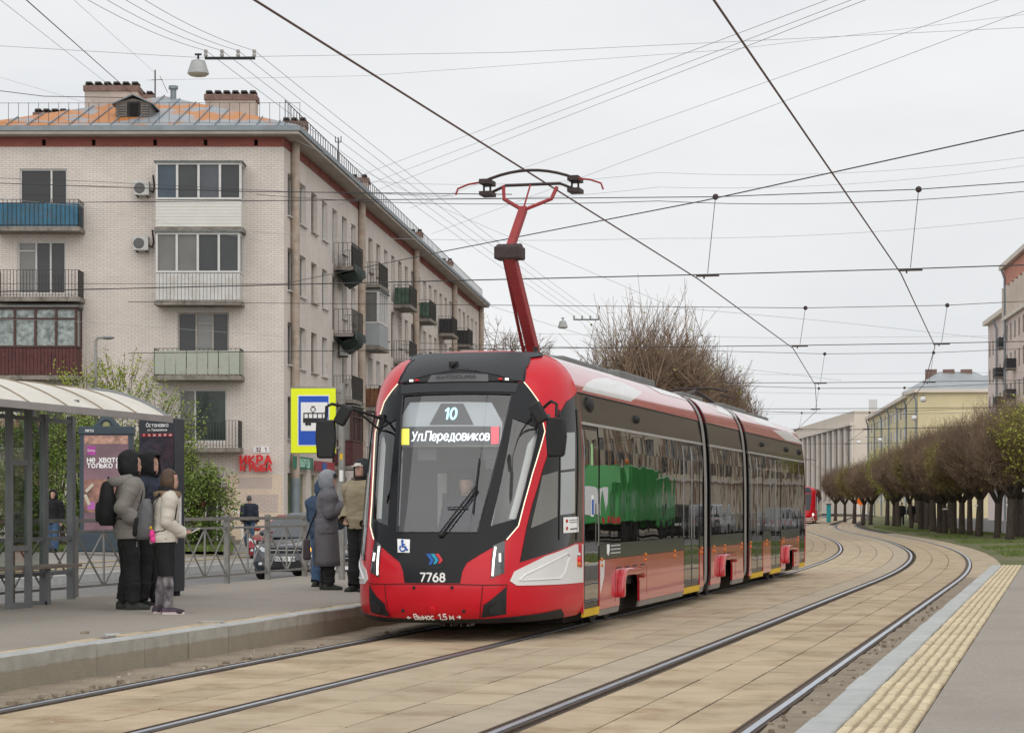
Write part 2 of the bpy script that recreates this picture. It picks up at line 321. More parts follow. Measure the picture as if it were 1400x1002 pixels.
# kerb face: grey concrete with a splash line of dried mud along its lower half
def kerbface_mat():
    m = mat('kerb_face', (.36, .345, .30), .88, var=.14, vs=6, bump=.4, bs=60, objvar=.07)
    t = m.node_tree; b = t.nodes['Principled BSDF']; lk = b.inputs['Base Color'].links[0]; src = lk.from_socket; L = t.links.new
    g = _n(t, 'ShaderNodeNewGeometry'); sp = _n(t, 'ShaderNodeSeparateXYZ'); L(g.outputs['Position'], sp.inputs[0])
    n = _n(t, 'ShaderNodeTexNoise'); n.inputs['Scale'].default_value = 3; n.inputs['Detail'].default_value = 6; L(g.outputs['Position'], n.inputs['Vector'])
    a = _n(t, 'ShaderNodeMath', operation='MULTIPLY_ADD'); a.inputs[1].default_value = .035; L(n.outputs[0], a.inputs[0]); L(sp.outputs[2], a.inputs[2])
    r = _n(t, 'ShaderNodeMapRange'); r.inputs[1].default_value = .185; r.inputs[2].default_value = .165; r.inputs[3].default_value = 0; r.inputs[4].default_value = .62; L(a.outputs[0], r.inputs[0])
    x = _n(t, 'ShaderNodeMix', data_type='RGBA'); L(r.outputs[0], x.inputs[0]); L(src, x.inputs[6]); x.inputs[7].default_value = (.225, .18, .115, 1); L(x.outputs[2], b.inputs['Base Color'])
    return m
m_kface = kerbface_mat()

PZ = .28                                    # platform height above the rails
KL, KR, FX = -8.13, -1.36, -12.62           # kerb lines and the back edge of the left platform
RZ, PVZ = -.30, .10                         # carriageway beyond the fence, pavement by the houses
sheet('ground', [(-2500, -300, -.36), (2500, -300, -.36), (2500, 4500, -.36), (-2500, 4500, -.36)], m_asph)
# carriageway on the left, then a pavement that rises to the houses
def strip(name, prof, s0, s1, mt, ds=6.0, closed=False, kind='structure', parent=None, smooth=None):
    """a band that follows the street; prof = [(lateral, z), ...]"""
    n = max(1, int((s1 - s0) / ds)); b = MB(); rings = []
    for i in range(n + 1):
        s = s0 + (s1 - s0) * i / n; rings.append([path(s, l, z) for l, z in prof])
    b.loft(rings, cap=closed, closed=closed); return b.build(name, mt, kind=kind, parent=parent, smooth=smooth)
strip('road', [(-22.0, RZ), (FX - .02, RZ)], -15, 240, m_asph)
strip('pavement', [(-120, PVZ + .004), (-28, PVZ + .004), (-22.2, -.12)], -15, 240, m_pave)
strip('roadside_kerb', [(-22.22, RZ - .05), (-22.22, -.10), (-22.0, -.10), (-22.0, RZ - .05)], 10, 240, m_kerbtop, ds=4, closed=True)
strip('verge', [(FX - .03, -.34), (FX - .03, -.01), (-8.1, -.02)], 47, 240, m_dirt, ds=4)
for i, (l, s0, s1) in enumerate(((-23.6, 38, 90), (-24.8, 38, 90))):
    strip('road_marking', [(l - .07, -.118 + .004 + (-22.2 - l) * .0379 + .012), (l + .07, -.118 + .004 + (-22.2 - l) * .0379 + .012)], s0, s1, m_yline)
for k in range(9):
    strip('road_marking', [(-17.46, RZ + .004), (-17.32, RZ + .004)], 22 + k * 9, 25.5 + k * 9, m_wline)
# track formation
bed = strip('tram_track', [(-8.2, -.045), (-.9, -.045)], -6, 420, m_joint, ds=3)
RAILS = [(-7.385, -1), (-5.803, -1), (-3.575, -1), (-1.993, -1)]     # gauge face, side on which the groove lies
for l, sd in RAILS:
    # polished head on the outside of the gauge face, dark groove and lip on the inside
    h0, h1 = (l, l + .050)
    g1 = l - .058; g2 = l - .074
    def rail_prof(a, b_, z0, z1): return [(a, z0), (a, z1), (b_, z1), (b_, z0)]
    r = strip('rail', rail_prof(h0, h1, -.06, .008), -6, 330, m_rail, ds=1.5, closed=True, kind=None, parent=bed)
    lo, hi = sorted((g1, g2)); strip('rail_lip', rail_prof(lo, hi, -.06, .003), -6, 330, m_railside, ds=1.5, closed=True, kind=None, parent=r)
    lo, hi = sorted((l, g1)); strip('rail_groove', [(lo, -.005), (hi, -.014)], -6, 330, m_railside, ds=1.5, kind=None, parent=r)
    o0, o1 = l + .052, l + .070; strip('rail_edge', rail_prof(o0, o1, -.06, -.004), -6, 330, m_railside, ds=1.5, closed=True, kind=None, parent=r)
# slabs: three columns inside each track, three and a cast strip between the tracks
GAP = .015
cols = []
for g0, g1 in ((-7.225, -5.875), (-3.415, -2.065)):
    w = (g1 - g0) / 3
    cols += [(g0 + i * w, g0 + (i + 1) * w, 0) for i in range(3)]
cols += [(-5.70, -5.13, 1), (-5.13, -4.60, 1), (-4.60, -4.10, 1)]
SL = .90
for a_, c_ in ((-7.262, -5.868), (-3.452, -2.058), (-5.715, -4.095)): strip('joint_filling', [(a_, -.0042), (c_, -.0042)], -6, 330, m_joint, ds=2, kind=None, parent=bed)
def slab_pts(l0, l1, s0, s1, tz, rr):
    z = [tz + rr.uniform(-.0012, .0012) for _ in range(4)]
    c = .004; P = lambda s, l, z: path(s, l, z)
    A = [P(s0, l0, -.03), P(s0, l1, -.03), P(s1, l1, -.03), P(s1, l0, -.03)]
    B = [P(s0, l0, z[0] - c * .8), P(s0, l1, z[1] - c * .8), P(s1, l1, z[2] - c * .8), P(s1, l0, z[3] - c * .8)]
    T = [P(s0 + c, l0 + c, z[0]), P(s0 + c, l1 - c, z[1]), P(s1 - c, l1 - c, z[2]), P(s1 - c, l0 + c, z[3])]
    return A, B, T
rr = random.Random(3)
far_b = MB(); far_n = MB()
made = 0
for l0, l1, kd in cols:
    ph = rr.uniform(0, .12); n0 = -2
    s = 10.6 + ph
    while s < 92:
        ln = SL + rr.uniform(-.02, .02)
        gt = rr.uniform(.022, .07); A, B, T = slab_pts(l0 + GAP / 2 + rr.uniform(-.003, .003), l1 - GAP / 2 + rr.uniform(-.003, .003), s + gt / 2, s + ln - .012, rr.uniform(-.0008, .002), rr)
        F_ = [(0, 1, 5, 4), (1, 2, 6, 5), (2, 3, 7, 6), (3, 0, 4, 7), (4, 5, 9, 8), (5, 6, 10, 9), (6, 7, 11, 10), (7, 4, 8, 11), (8, 9, 10, 11)]
        hidden = (-7.9 < l0 < -5.7 and 23 < s < 46)
        if s < 40.5 and not hidden and made < 298:
            bb = MB(); bb._add(A + B + T, F_); bb.build('slab', m_slab if kd == 0 else m_slabn, bed); made += 1
        else: (far_b if kd == 0 else far_n)._add(A + B + T, F_)
        s += ln
far_b.build('distant_slabs', m_slab, bed, kind='stuff'); far_n.build('distant_slabs', m_slabn, bed, kind='stuff')
for l0, l1, kd in cols: strip('slab_row', [(l0 + .008, -.003), (l1 - .008, -.003)], 92, 330, m_slabn, ds=4, kind='stuff', parent=bed)
strip('slab_row', [(-7.25, -.003), (-5.88, -.003)], -6, 10.5, m_slab, kind='stuff', parent=bed); strip('slab_row', [(-3.44, -.003), (-2.07, -.003)], -6, 10.5, m_slab, kind='stuff', parent=bed)
strip('slab_row', [(-5.7, -.003), (-4.1, -.003)], -6, 10.5, m_slabn, kind='stuff', parent=bed)
for k in range(34):                       # the cast strip left of the right-hand track, in long pours
    strip('concrete_strip', [(-4.09, -.05), (-4.09, -.002), (-3.648, -.004), (-3.648, -.05)], -4 + k * 5.2, -4 + k * 5.2 + 5.19, m_conc, ds=1.3, kind=None, parent=bed)
# verges beside the outer rails, uneven and broken
def rough_strip(name, l0, l1, s0, s1, mt, amp, ns=.18, nl=5, zb=-.01, seed=0, edge0=None):
    b = MB(); n = int((s1 - s0) / ns); rings = []
    for i in range(n + 1):
        s = s0 + (s1 - s0) * i / n; ring = []
        for j in range(nl + 1):
            l = l0 + (l1 - l0) * j / nl; q = noise.fractal(Vector((s * 1.6, l * 2.5, seed)), 1.0, 2.0, 4)
            ring.append(path(s, l, zb + amp * q))
        rings.append(ring)
    b.loft(rings, cap=False, closed=False); return b.build(name, mt, kind='structure', smooth=60)
rough_strip('verge', KL - .02, -7.455, -4, 90, m_dirt, .02, seed=3, nl=7)
rough_strip('verge', -1.91, KR + .02, -4, 46, m_dirt, .018, seed=9, nl=6)
rough_strip('verge', -1.91, -1.2, 44.6, 120, m_slabn, .006, ns=1.5, seed=9)
rough_strip('verge', -9.5, -7.41, 90, 300, m_dirt, .02, ns=2.5, seed=4)
# broken lumps of old asphalt and grit along the rails
def rubble(name, n, place, mt, size):
    b = MB()
    for i in range(n):
        p = place(); r = size * R.uniform(.35, 1.3); M = Matrix.Rotation(R.uniform(0, 6), 3, 'Z')
        rings = []
        k = R.choice((5, 6, 7)); sq = R.uniform(.5, 1)
        ang = sorted(R.uniform(0, 2 * pi) for _ in range(k)); ang = [2 * pi * (q + R.uniform(-.25, .25)) / k for q in range(k)]
        for h, f in ((-.02, 1.0), (r * R.uniform(.12, .3), .92), (r * R.uniform(.3, .45), .6)):
            rings.append([p + M @ Vector((cos(a) * r * f, sin(a) * r * f * sq, h)) for a in ang])
        b.loft(rings)
    return b.build(name, mt, kind='stuff')
m_rub = mat('broken_asphalt', (.24, .195, .145), .95, var=.35, vs=9, bump=.6, bs=50)
def pl1():
    s = R.choice((R.uniform(14, 19), R.gauss(15.5, .8), R.gauss(19.6, .7), R.uniform(12, 24))); return path(s, R.uniform(-7.62, -7.43), .0)
def pl2(): return path(R.uniform(11, 32), R.uniform(-1.9, -1.72), .0)
o = rubble('rubble', 70, pl1, m_rub, .05); tag(o, 'broken brown asphalt crumbs beside the rail below the shelter platform', 'rubble')
o = rubble('rubble', 60, pl2, m_rub, .022); tag(o, 'dark grit scattered between rail and tactile paved platform edge', 'rubble')
m_grit = mat('pale_grit', (.42, .38, .32), .9, var=.3, vs=20)
def pl3():
    return R.choice((path(R.uniform(12, 40), R.uniform(-8.1, -7.5), .0), path(R.uniform(12, 40), R.uniform(-6.9, -2.2), .0), path(R.uniform(12, 30), R.uniform(-1.85, -1.4), .005)))
o = rubble('grit', 150, pl3, m_grit, .016); tag(o, 'pale pebbles and litter specks scattered over the tan track paving', 'grit')
# ------------------------------------------------------------------ platforms
def platform(name, x0, x1, y0, y1): 
    b = MB(); b.box(x0, x1, y0, y1, -.4, PZ); return b.build(name, m_plat, kind='structure')
pl = platform('platform_left', FX, KL - .30, -10, 47)
pr = platform('platform_right', KR + .62, 14, -10, 44.4)
KW = .15
y = -4.0; i = 0
kr = random.Random(5)
while y < 46:                            # kerb stones, tram side of the left platform
    ln = 1.0
    z = PZ + kr.uniform(-.006, .006); dx = kr.uniform(-.008, .008)
    if y > 9 :
        b = MB(); b.cbox(KL - .17 + dx, KL + dx, y + .006, y + ln - .006, -.10, z, .014); b.m = [0] * 5 + [1] * 5; b.build('kerb_stone', [m_kface, m_kerbtop], pl)
    y += ln
b = MB(); b.box(KL - .172, KL - .02, -10, 47, -.4, PZ - .05); b.build('kerb_bed', m_joint, pl)
b = MB(); b.box(KL - .165, KL - .004, -10, 9, -.1, PZ); b.build('kerb_run', m_kface, pl)
y = 9.0
tl = random.Random(8)
tact_left = mat('worn_tactile', (.50, .40, .27), .9, var=.18, vs=6, bump=.5, bs=50, objvar=.1, dirt=(.33, .27, .2), dirts=2, dirtamt=.6)
b = MB(); b.box(KL - .31, KL - .171, -10, 47, -.3, PZ - .02); b.build('tile_bed', m_joint, pl)
while y < 40:                            # a narrow row of worn yellowish tiles behind the kerb
    ln = .5; z = PZ + tl.uniform(-.007, .006)
    if tl.random() > .07:
        b = MB(); b.cbox(KL - .302, KL - .178, y + .004, y + ln - .004, PZ - .04, z, .008); b.build('edge_tile', tact_left, pl)
    y += ln
# right platform: kerb stones and ridged tactile tiles
y = 8.0
while y < 44.3:
    ln = min(1.0, 44.4 - y); z = PZ + kr.uniform(-.005, .005)
    b = MB(); b.cbox(KR + kr.uniform(-.006, .006), KR + .20, y + .005, y + ln - .005, -.1, z, .012); b.build('kerb_stone', m_kerbtop, pr)
    y += ln
b = MB(); b.box(KR + .012, KR + .62, -10, 44.35, -.3, PZ - .03); b.build('tile_bed', m_joint, pr)
TW = .40
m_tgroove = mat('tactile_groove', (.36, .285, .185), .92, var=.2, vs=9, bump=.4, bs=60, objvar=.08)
def tact_tile(x0, y0, ln, z):
    """one tile: a slab with five wavering ridges that run along the platform edge"""
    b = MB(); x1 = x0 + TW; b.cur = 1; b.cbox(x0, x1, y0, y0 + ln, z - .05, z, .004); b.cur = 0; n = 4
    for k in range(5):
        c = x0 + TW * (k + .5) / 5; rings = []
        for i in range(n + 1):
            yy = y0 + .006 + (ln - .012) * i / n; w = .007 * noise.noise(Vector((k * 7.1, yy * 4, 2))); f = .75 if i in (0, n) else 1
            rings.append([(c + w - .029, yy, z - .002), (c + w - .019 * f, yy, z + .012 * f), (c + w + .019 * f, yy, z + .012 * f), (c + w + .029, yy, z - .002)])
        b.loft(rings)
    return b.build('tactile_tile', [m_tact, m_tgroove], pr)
y = 9.0
while y < 44.2:
    ln = min(.5, 44.36 - y)
    tact_tile(KR + .208 + tl.uniform(-.004, .004), y + .004, ln - .008, PZ - .004 + tl.uniform(-.003, .002)); y += .5
b = MB(); b.box(KR + .205, KR + .61, -10, 9, PZ - .05, PZ); b.build('tile_run', m_tact, pr)
# chips lying on the left platform
def chip(u, v, lab, sx, sy, sz, mt, rot):
    p = onZ(u, v, PZ); b = MB(Matrix.Translation(p) @ Matrix.Rotation(rot, 4, 'Z')); b.cbox(-sx, sx, -sy, sy, -.005, sz, sz * .3); tag(b.build('broken_tile', mt), lab, 'tile', 'loose chips on the platform')
chip(289, 851, 'flat broken grey tile lying by the platform edge past the girl', .13, .05, .02, m_kface, .9)
chip(116, 866, 'small dark stone chip lying alone on the grey platform asphalt', .035, .03, .025, m_rub, .3)
chip(153, 868, 'pale wedge of broken tile at the kerb below the shelter', .07, .035, .015, m_kerbtop, .8)
# lawn strip and road on the right, beyond the platform end
strip('grass_strip', [(-1.25, -.02), (-.9, .03), (3.3, .05), (4.2, .03)], 44.6, 330, m_grass0, ds=2.5)
strip('road_right', [(4.2, -.06), (15.0, -.06)], 44.5, 420, m_asph)
strip('pavement_right', [(15.0, .06), (70, .06)], 20, 420, m_pave)
b = MB()
for k in range(60):
    p0, p1 = path(46 + k * 3, 4.1), path(49 + k * 3 - .02, 4.1); b.beam(p0 + Vector((0, 0, -.02)), p1 + Vector((0, 0, -.02)), .16, .2)
b.build('roadside_kerb', m_kerbtop, kind='structure')
# ================================================================== the tram
import numpy as np
def crom(xs, ys):
    """smooth monotone-ish interpolation through knots (vectorised)"""
    xs = np.array(xs, float); ys = np.array(ys, float); d = np.gradient(ys, xs)
    h = np.diff(xs); dl = np.diff(ys) / h; m = np.zeros_like(ys); m[0] = dl[0]; m[-1] = dl[-1]
    for i in range(1, len(xs) - 1): m[i] = 0 if dl[i - 1] * dl[i] <= 0 else 2 * dl[i - 1] * dl[i] / (dl[i - 1] + dl[i])
    def f(x):
        x = np.asarray(x, float); i = np.clip(np.searchsorted(xs, x) - 1, 0, len(xs) - 2); hh = h[i]; t = (x - xs[i]) / hh
        return ys[i] * (2 * t**3 - 3 * t**2 + 1) + hh * m[i] * (t**3 - 2 * t**2 + t) + ys[i + 1] * (-2 * t**3 + 3 * t**2) + hh * m[i + 1] * (t**3 - t**2)
    return f
# plan of the nose (share of half width / share of nose length) and its profile up the middle and up the side
_ka = [0, .2, .36, .50, .64, .80, .92, 1.0]
fq = crom(_ka, [0, .30, .52, .70, .84, .945, .985, 1.0]); fr_ = crom(_ka, [1.0, .985, .94, .82, .63, .36, .14, 0])
_kb = [0, .05, .12, .2, .3, .45, .6, .72, .80, .87, .93, .97, 1.0]
fW = crom(_kb, [1.17, 1.24, 1.25, 1.25, 1.25, 1.25, 1.24, 1.215, 1.175, 1.10, .95, .70, .0])
fE = crom(_kb, [.22, .30, .50, .8, 1.15, 1.65, 2.15, 2.52, 2.78, 2.97, 3.14, 3.24, 3.29])
fS = crom(_kb, [1.72, 1.86, 1.92, 1.90, 1.76, 1.50, 1.24, 1.03, .86, .64, .36, .14, .0])
fC = crom(_kb, [.20, .28, .47, .8, 1.15, 1.66, 2.18, 2.62, 2.89, 3.06, 3.18, 3.25, 3.29])
def nose_np(a, b):
    aa = np.abs(a); q = fq(aa) * np.sign(a); r = fr_(aa); k = 1 - aa**2.2
    return np.stack([fW(b) * q, -fS(b) * r, fE(b) + (fC(b) - fE(b)) * k], -1)
def nose(a, b, off=0.0):
    p = nose_np(np.array(a, float), np.array(b, float))
    if off:
        e = 1e-3; pa = nose_np(np.array(min(1, a + e)), np.array(b)) - nose_np(np.array(max(-1, a - e)), np.array(b)); pb = nose_np(np.array(a), np.array(min(1, b + e))) - nose_np(np.array(a), np.array(max(0, b - e)))
        n = np.cross(pa, pb); l = np.linalg.norm(n)
        if l > 1e-12: p = p + n / l * off
    return Vector(p)
TRM = Matrix.Translation((-6.565, 23.84, 0))
_ga, _gb = np.meshgrid(np.linspace(-.75, 1, 351), np.linspace(.0, .985, 300), indexing='ij')
def _projnp(P):
    X = P[..., 0] + TRM[0][3]; Y = P[..., 1] + TRM[1][3]; Z = P[..., 2]
    xc = CT * X + ST * Y; yc = -ST * X + CT * Y
    return np.stack([700 + FPX * xc / yc, HZ - FPX * (Z - EYE) / yc], -1)
_gp = _projnp(nose_np(_ga, _gb))
def inv(u, v):
    """photo pixel -> (a, b) on the nose"""
    d = (_gp[..., 0] - u)**2 + (_gp[..., 1] - v)**2; i = np.unravel_index(np.argmin(d), d.shape); a, b = float(_ga[i]), float(_gb[i])
    for _ in range(4):
        e = 1e-4; p0 = _projnp(nose_np(np.array(a), np.array(b))); pa = (_projnp(nose_np(np.array(a + e), np.array(b))) - p0) / e; pb = (_projnp(nose_np(np.array(a), np.array(min(b + e, .999)))) - p0) / e
        J = np.array([pa, pb]).T
        if abs(np.linalg.det(J)) < 1e-3: break
        s = np.linalg.solve(J, np.array([u, v]) - p0); s = np.clip(s, -.02, .02); a = float(np.clip(a + s[0], -1, 1)); b = float(np.clip(b + s[1], 0, .995))
    return a, b
def inpoly(x, y, P):
    c = False; j = len(P) - 1
    for i in range(len(P)):
        (xi, yi), (xj, yj) = P[i], P[j]
        if (yi > y) != (yj > y) and x < (xj - xi) * (y - yi) / (yj - yi) + xi: c = not c
        j = i
    return c
def resample(P, st):
    out = []
    for i in range(len(P)):
        (x0, y0), (x1, y1) = P[i], P[(i + 1) % len(P)]; n = max(1, int(hypot(x1 - x0, y1 - y0) / st))
        out += [(x0 + (x1 - x0) * k / n, y0 + (y1 - y0) * k / n) for k in range(n)]
    return out
def cdt_patch(poly, holes=(), st=.03):
    P = resample(poly, st); V = list(P); n = len(P); E_ = [(i, (i + 1) % n) for i in range(n)]; HP = []
    for h in holes:
        hp = resample(h, st); o = len(V); V += hp; E_ += [(o + i, o + (i + 1) % len(hp)) for i in range(len(hp))]; HP.append(hp)
    x0, x1 = min(p[0] for p in P), max(p[0] for p in P); y0, y1 = min(p[1] for p in P), max(p[1] for p in P); g = st * 1.15
    nx, ny = int((x1 - x0) / g), int((y1 - y0) / g)
    for i in range(1, nx + 1):
        for j in range(1, ny + 1):
            x, y = x0 + i * g, y0 + j * g
            if inpoly(x, y, P) and min((x - a)**2 + (y - b)**2 for a, b in V[:n + sum(map(len, HP))]) > (.4 * g)**2: V.append((x, y))
    r = delaunay_2d_cdt([Vector(v) for v in V], E_, [], 0, 1e-6)
    vs = [(v.x, v.y) for v in r[0]]; fs = []
    for f in r[2]:
        cx = sum(vs[i][0] for i in f) / len(f); cy = sum(vs[i][1] for i in f) / len(f)
        if inpoly(cx, cy, P) and not any(inpoly(cx, cy, h) for h in HP): fs.append(tuple(f))
    return vs, fs, [P] + HP
def panel(name, poly, mt, parent, off=.006, thick=.02, holes=(), st=.03, M=None, fn=None, smooth=50, label=None):
    M = M or TRM; fn = fn or nose
    vs, fs, loops = cdt_patch(poly, holes, st); b = MB(M)
    b._add([fn(x, y, off) for x, y in vs], fs)
    if thick:
        for lp in loops:
            n = len(lp); b._add([fn(x, y, off) for x, y in lp] + [fn(x, y, off - thick) for x, y in lp], [(i, (i + 1) % n, n + (i + 1) % n, n + i) for i in range(n)])
    return b.build(name, mt, parent, smooth=smooth, label=label)
def mir(P): return [(-a, b) for a, b in P][::-1]
def sym(P): return P + [(-a, b) for a, b in P[::-1] if abs(a) > 1e-4]
def px(*pts): return [inv(u, v) for u, v in pts]
def C0(P): return P                                              # half outline whose first and last points lie on a=0
m_red = mat('tram_red', (.56, .007, .018), .30, var=.05, vs=1.5, coat=.22, spec=.35, bump=.02, bs=3)
m_redside = mat('tram_red_side', (.50, .012, .024), .22, var=.06, vs=1.5, coat=1.0, spec=.6, bump=.03, bs=2.0, dirt=(.42, .09, .075), dirts=.8, dirtamt=.35)
m_white = mat('tram_white', (.72, .72, .71), .3, var=.04, vs=2, coat=.5)
m_blk = mat('tram_black', (.008, .009, .011), .22, var=.2, vs=1.5, coat=.0, spec=.3)
m_dgrey = mat('tram_dark_grey', (.020, .022, .026), .45, var=.15, vs=2, bump=.05, bs=5)
m_matblk = mat('matt_black', (.014, .014, .015), .6, var=.25, vs=6)
m_under = mat('dark_underbody', (.02, .018, .016), .85, var=.4, vs=6, bump=.4, bs=20)
m_silver = mat('satin_aluminium', (.55, .55, .54), .38, metal=.8, var=.08, vs=5)
m_pillar = mat('grey_pillar', (.27, .26, .245), .45, metal=.3, var=.1, vs=4)
m_led = mat('led_strip', (1, .90, .72), .4, var=0, emit=.6, ecol=(1, .88, .62))
m_ledw = mat('led_white', (1, .97, .9), .4, var=0, emit=1.2, ecol=(1, .95, .86))
m_ledr = mat('led_red', (.55, .02, .03), .4, var=0, emit=.25, ecol=(1, .03, .05))
m_amber = mat('amber_lens', (.50, .14, .01), .25, var=0, emit=.06, ecol=(1, .3, .02))
m_yel = mat('sill_yellow', (.66, .42, .015), .55, var=.12, vs=5)
m_roofg = mat('roof_grey', (.50, .49, .47), .7, var=.12, vs=2, dirt=(.3, .29, .27), dirts=1.2)
m_glassw = glass_mat('windscreen_glass', (.88, .91, .92), .06)
m_glassd = glass_mat('quarter_glass', (.86, .89, .87), .06)
def mirror_glass():
    m = mat('dark_window', (.012, .011, .009), .012, var=0, spec=1.0, ior=3.1)
    t = m.node_tree; b = t.nodes['Principled BSDF']; L = t.links.new; g = _n(t, 'ShaderNodeNewGeometry')
    mpn = _n(t, 'ShaderNodeMapping'); mpn.inputs['Scale'].default_value = (1, .75, .55); L(g.outputs['Position'], mpn.inputs[0])
    n = _n(t, 'ShaderNodeTexNoise'); n.inputs['Scale'].default_value = 1.7; n.inputs['Detail'].default_value = 1.5; L(mpn.outputs[0], n.inputs['Vector'])
    bp = _n(t, 'ShaderNodeBump'); bp.inputs['Strength'].default_value = .12; bp.inputs['Distance'].default_value = .03; L(n.outputs[0], bp.inputs['Height']); L(bp.outputs[0], b.inputs['Normal'])
    return m
m_win = mirror_glass()
m_band = mat('dark_band', (.034, .030, .023), .16, var=.1, spec=.5, ior=1.55, bump=.04, bs=1.2)
tram = thing('tram', 'red black and white three-section tram with raised pantograph showing route 10', 'tram', (-6.565, 23.84, 0))
# outlines on the nose, read off the photograph's right half and mirrored
ws_r = px((653, 728), (676, 640), (700, 539))
WS = sym([(0, ws_r[0][1])] + ws_r + [(0, ws_r[-1][1])])
QW = px((671, 719), (686, 655), (701, 572), (737, 586), (722, 650), (706, 709))
mk = px((629, 797), (632, 781), (638, 769), (651, 761), (692, 738), (708, 719), (716, 688), (727, 648), (744, 590), (735, 548), (716, 523))
MASK = sym([(0, mk[0][1])] + mk + [(0, mk[-1][1])])
cap = px((716, 522), (718, 505), (724, 490), (731, 482))
_ct = max(.93, cap[-1][1])
CAP = sym([(0, mk[-1][1] + .004)] + [(cap[0][0], mk[-1][1] + .004)] + cap[1:] + [(cap[-1][0] * .98, .965), (0, .965)])
SIDEW = px((711, 768), (720, 720), (728, 688), (743, 638), (763, 567), (774, 549), (786, 540)) + [(.985, inv(790, 537)[1]), (.985, inv(794, 741)[1])] + px((786, 742))
WP = px((697, 794), (703, 781), (745, 760), (786, 744)) + [(.99, inv(794, 744)[1]), (.99, inv(795, 796)[1])] + px((706, 800))
HLT = px((674, 746), (690, 739), (689, 783), (671, 790))
shell_dom = [(-1, 0), (1, 0), (1, .985), (-1, .985)]
panel('nose_shell', shell_dom, m_red, tram, off=0, thick=0, holes=[WS, QW, mir(QW)], st=.035)
mask = panel('front_mask', MASK, m_blk, tram, off=.006, thick=.012, holes=[WS, QW, mir(QW)], st=.03)
capo = panel('roof_cowl', CAP, m_dgrey, tram, off=.010, thick=.02, st=.03)
# rims of the cowl
def trail(name, pts, mt, parent, r=.006, off=.012, n=6, M=None, fn=None):
    """a bead that follows the nose through (a, b) points"""
    fn = fn or nose; P = []
    for (a0, b0), (a1, b1) in zip(pts, pts[1:]):
        k = max(2, int(hypot(a1 - a0, b1 - b0) / .03))
        P += [(M or TRM) @ fn(a0 + (a1 - a0) * i / k, b0 + (b1 - b0) * i / k, off) for i in range(k)]
    P.append((M or TRM) @ fn(*pts[-1], off)); bb = MB(); bb.tube(P, r, n); return bb.build(name, mt, parent, smooth=60)
for sg in (1, -1):
    f = (lambda P: P) if sg > 0 else mir
    trail('cowl_rim', [(sg * a, b) for a, b in [(mk[-1][0], mk[-1][1])] + cap[1:]], m_blk, capo, r=.012, off=.008)
    q = panel('quarter_window', f(QW), m_glassd, tram, off=-.004, thick=0, st=.03)
    trail('led_strip', [(sg * a, b) for a, b in mk[4:]], m_led, tram, r=.0065, off=.012)
    sw = panel('cab_side_window', f(SIDEW), mat('cab_glass', (.018, .017, .015), .05, var=.1, spec=.4, ior=1.4), tram, off=.006, thick=.02, st=.03)
    panel('sliding_pane', f(px((765, 592), (785, 591), (785, 640), (765, 643))), mat('pane_bright', (.34, .36, .36), .2, var=.05), sw, off=.009, thick=.006, st=.03); panel('sliding_pane', f(px((765, 646), (785, 644), (785, 701), (765, 704))), mat('pane_bright', (.34, .36, .36), .2, var=.05), sw, off=.009, thick=.006, st=.03)
    panel('sliding_pane', f(px((741, 650), (762, 644), (761, 706), (725, 722))), mat('pane_dim', (.17, .165, .15), .2, var=.15, vs=1.2), sw, off=.009, thick=.006, st=.03)
    for u_ in (763.5, 787): trail('window_bar', [(sg * a, b) for a, b in px((u_, 560), (u_, 738))], m_matblk, sw, r=.008, off=.010)
    wpn = panel('white_side_panel', f(WP), m_white, tram, off=.008, thick=.02, st=.03)
    rec = px((709, 793), (718, 785), (775, 756), (778, 760), (771, 782), (765, 790))
    panel('pressed_recess', f(rec), mat('tram_white_recess', (.66, .66, .65), .35, var=.04, vs=2, coat=.4), wpn, off=.003, thick=.006, st=.03) if False else None
    trail('recess_rim', [(sg * a, b) for a, b in rec + rec[:1]], m_white, wpn, r=.012, off=.008)
    hl = panel('headlight', f(HLT), mat('headlamp_lens', (.05, .05, .055), .08, var=.1, coat=1), tram, off=.010, thick=.02, st=.02)
    trail('light_bar', [(sg * a, b) for a, b in px((677, 748), (673, 787))], m_ledw, hl, r=.013, off=.012)
    trail('lamp_element', [(sg * a, b) for a, b in px((683, 757), (683, 768))], m_ledw, hl, r=.012, off=.012)
    # wedge-shaped grille in the bumper with a fog lamp
    gr = panel('bumper_grille', f(px((658, 844), (661, 827), (693, 801), (692, 839))), m_matblk, tram, off=.004, thick=.02, st=.02)
    panel('fog_lamp', f(px((667, 832), (681, 822), (688, 829), (686, 838), (669, 838))), m_dgrey, gr, off=.018, thick=.02, st=.02)
ws = panel('windscreen', WS, m_glassw, tram, off=-.004, thick=0, st=.03)
trail('screen_seal', ws_r, m_dgrey, ws, r=.011, off=.006); trail('screen_seal', [(-a, b) for a, b in ws_r], m_dgrey, ws, r=.011, off=.006)
def hline(bv, a0, a1): return [(a0 + (a1 - a0) * i / 10, bv) for i in range(11)]
trail('screen_seal', hline(ws_r[-1][1], -ws_r[-1][0], ws_r[-1][0]), m_matblk, ws, r=.010, off=.006)
trail('screen_seal', hline(ws_r[0][1], -ws_r[0][0], ws_r[0][0]), m_matblk, ws, r=.008, off=.006)
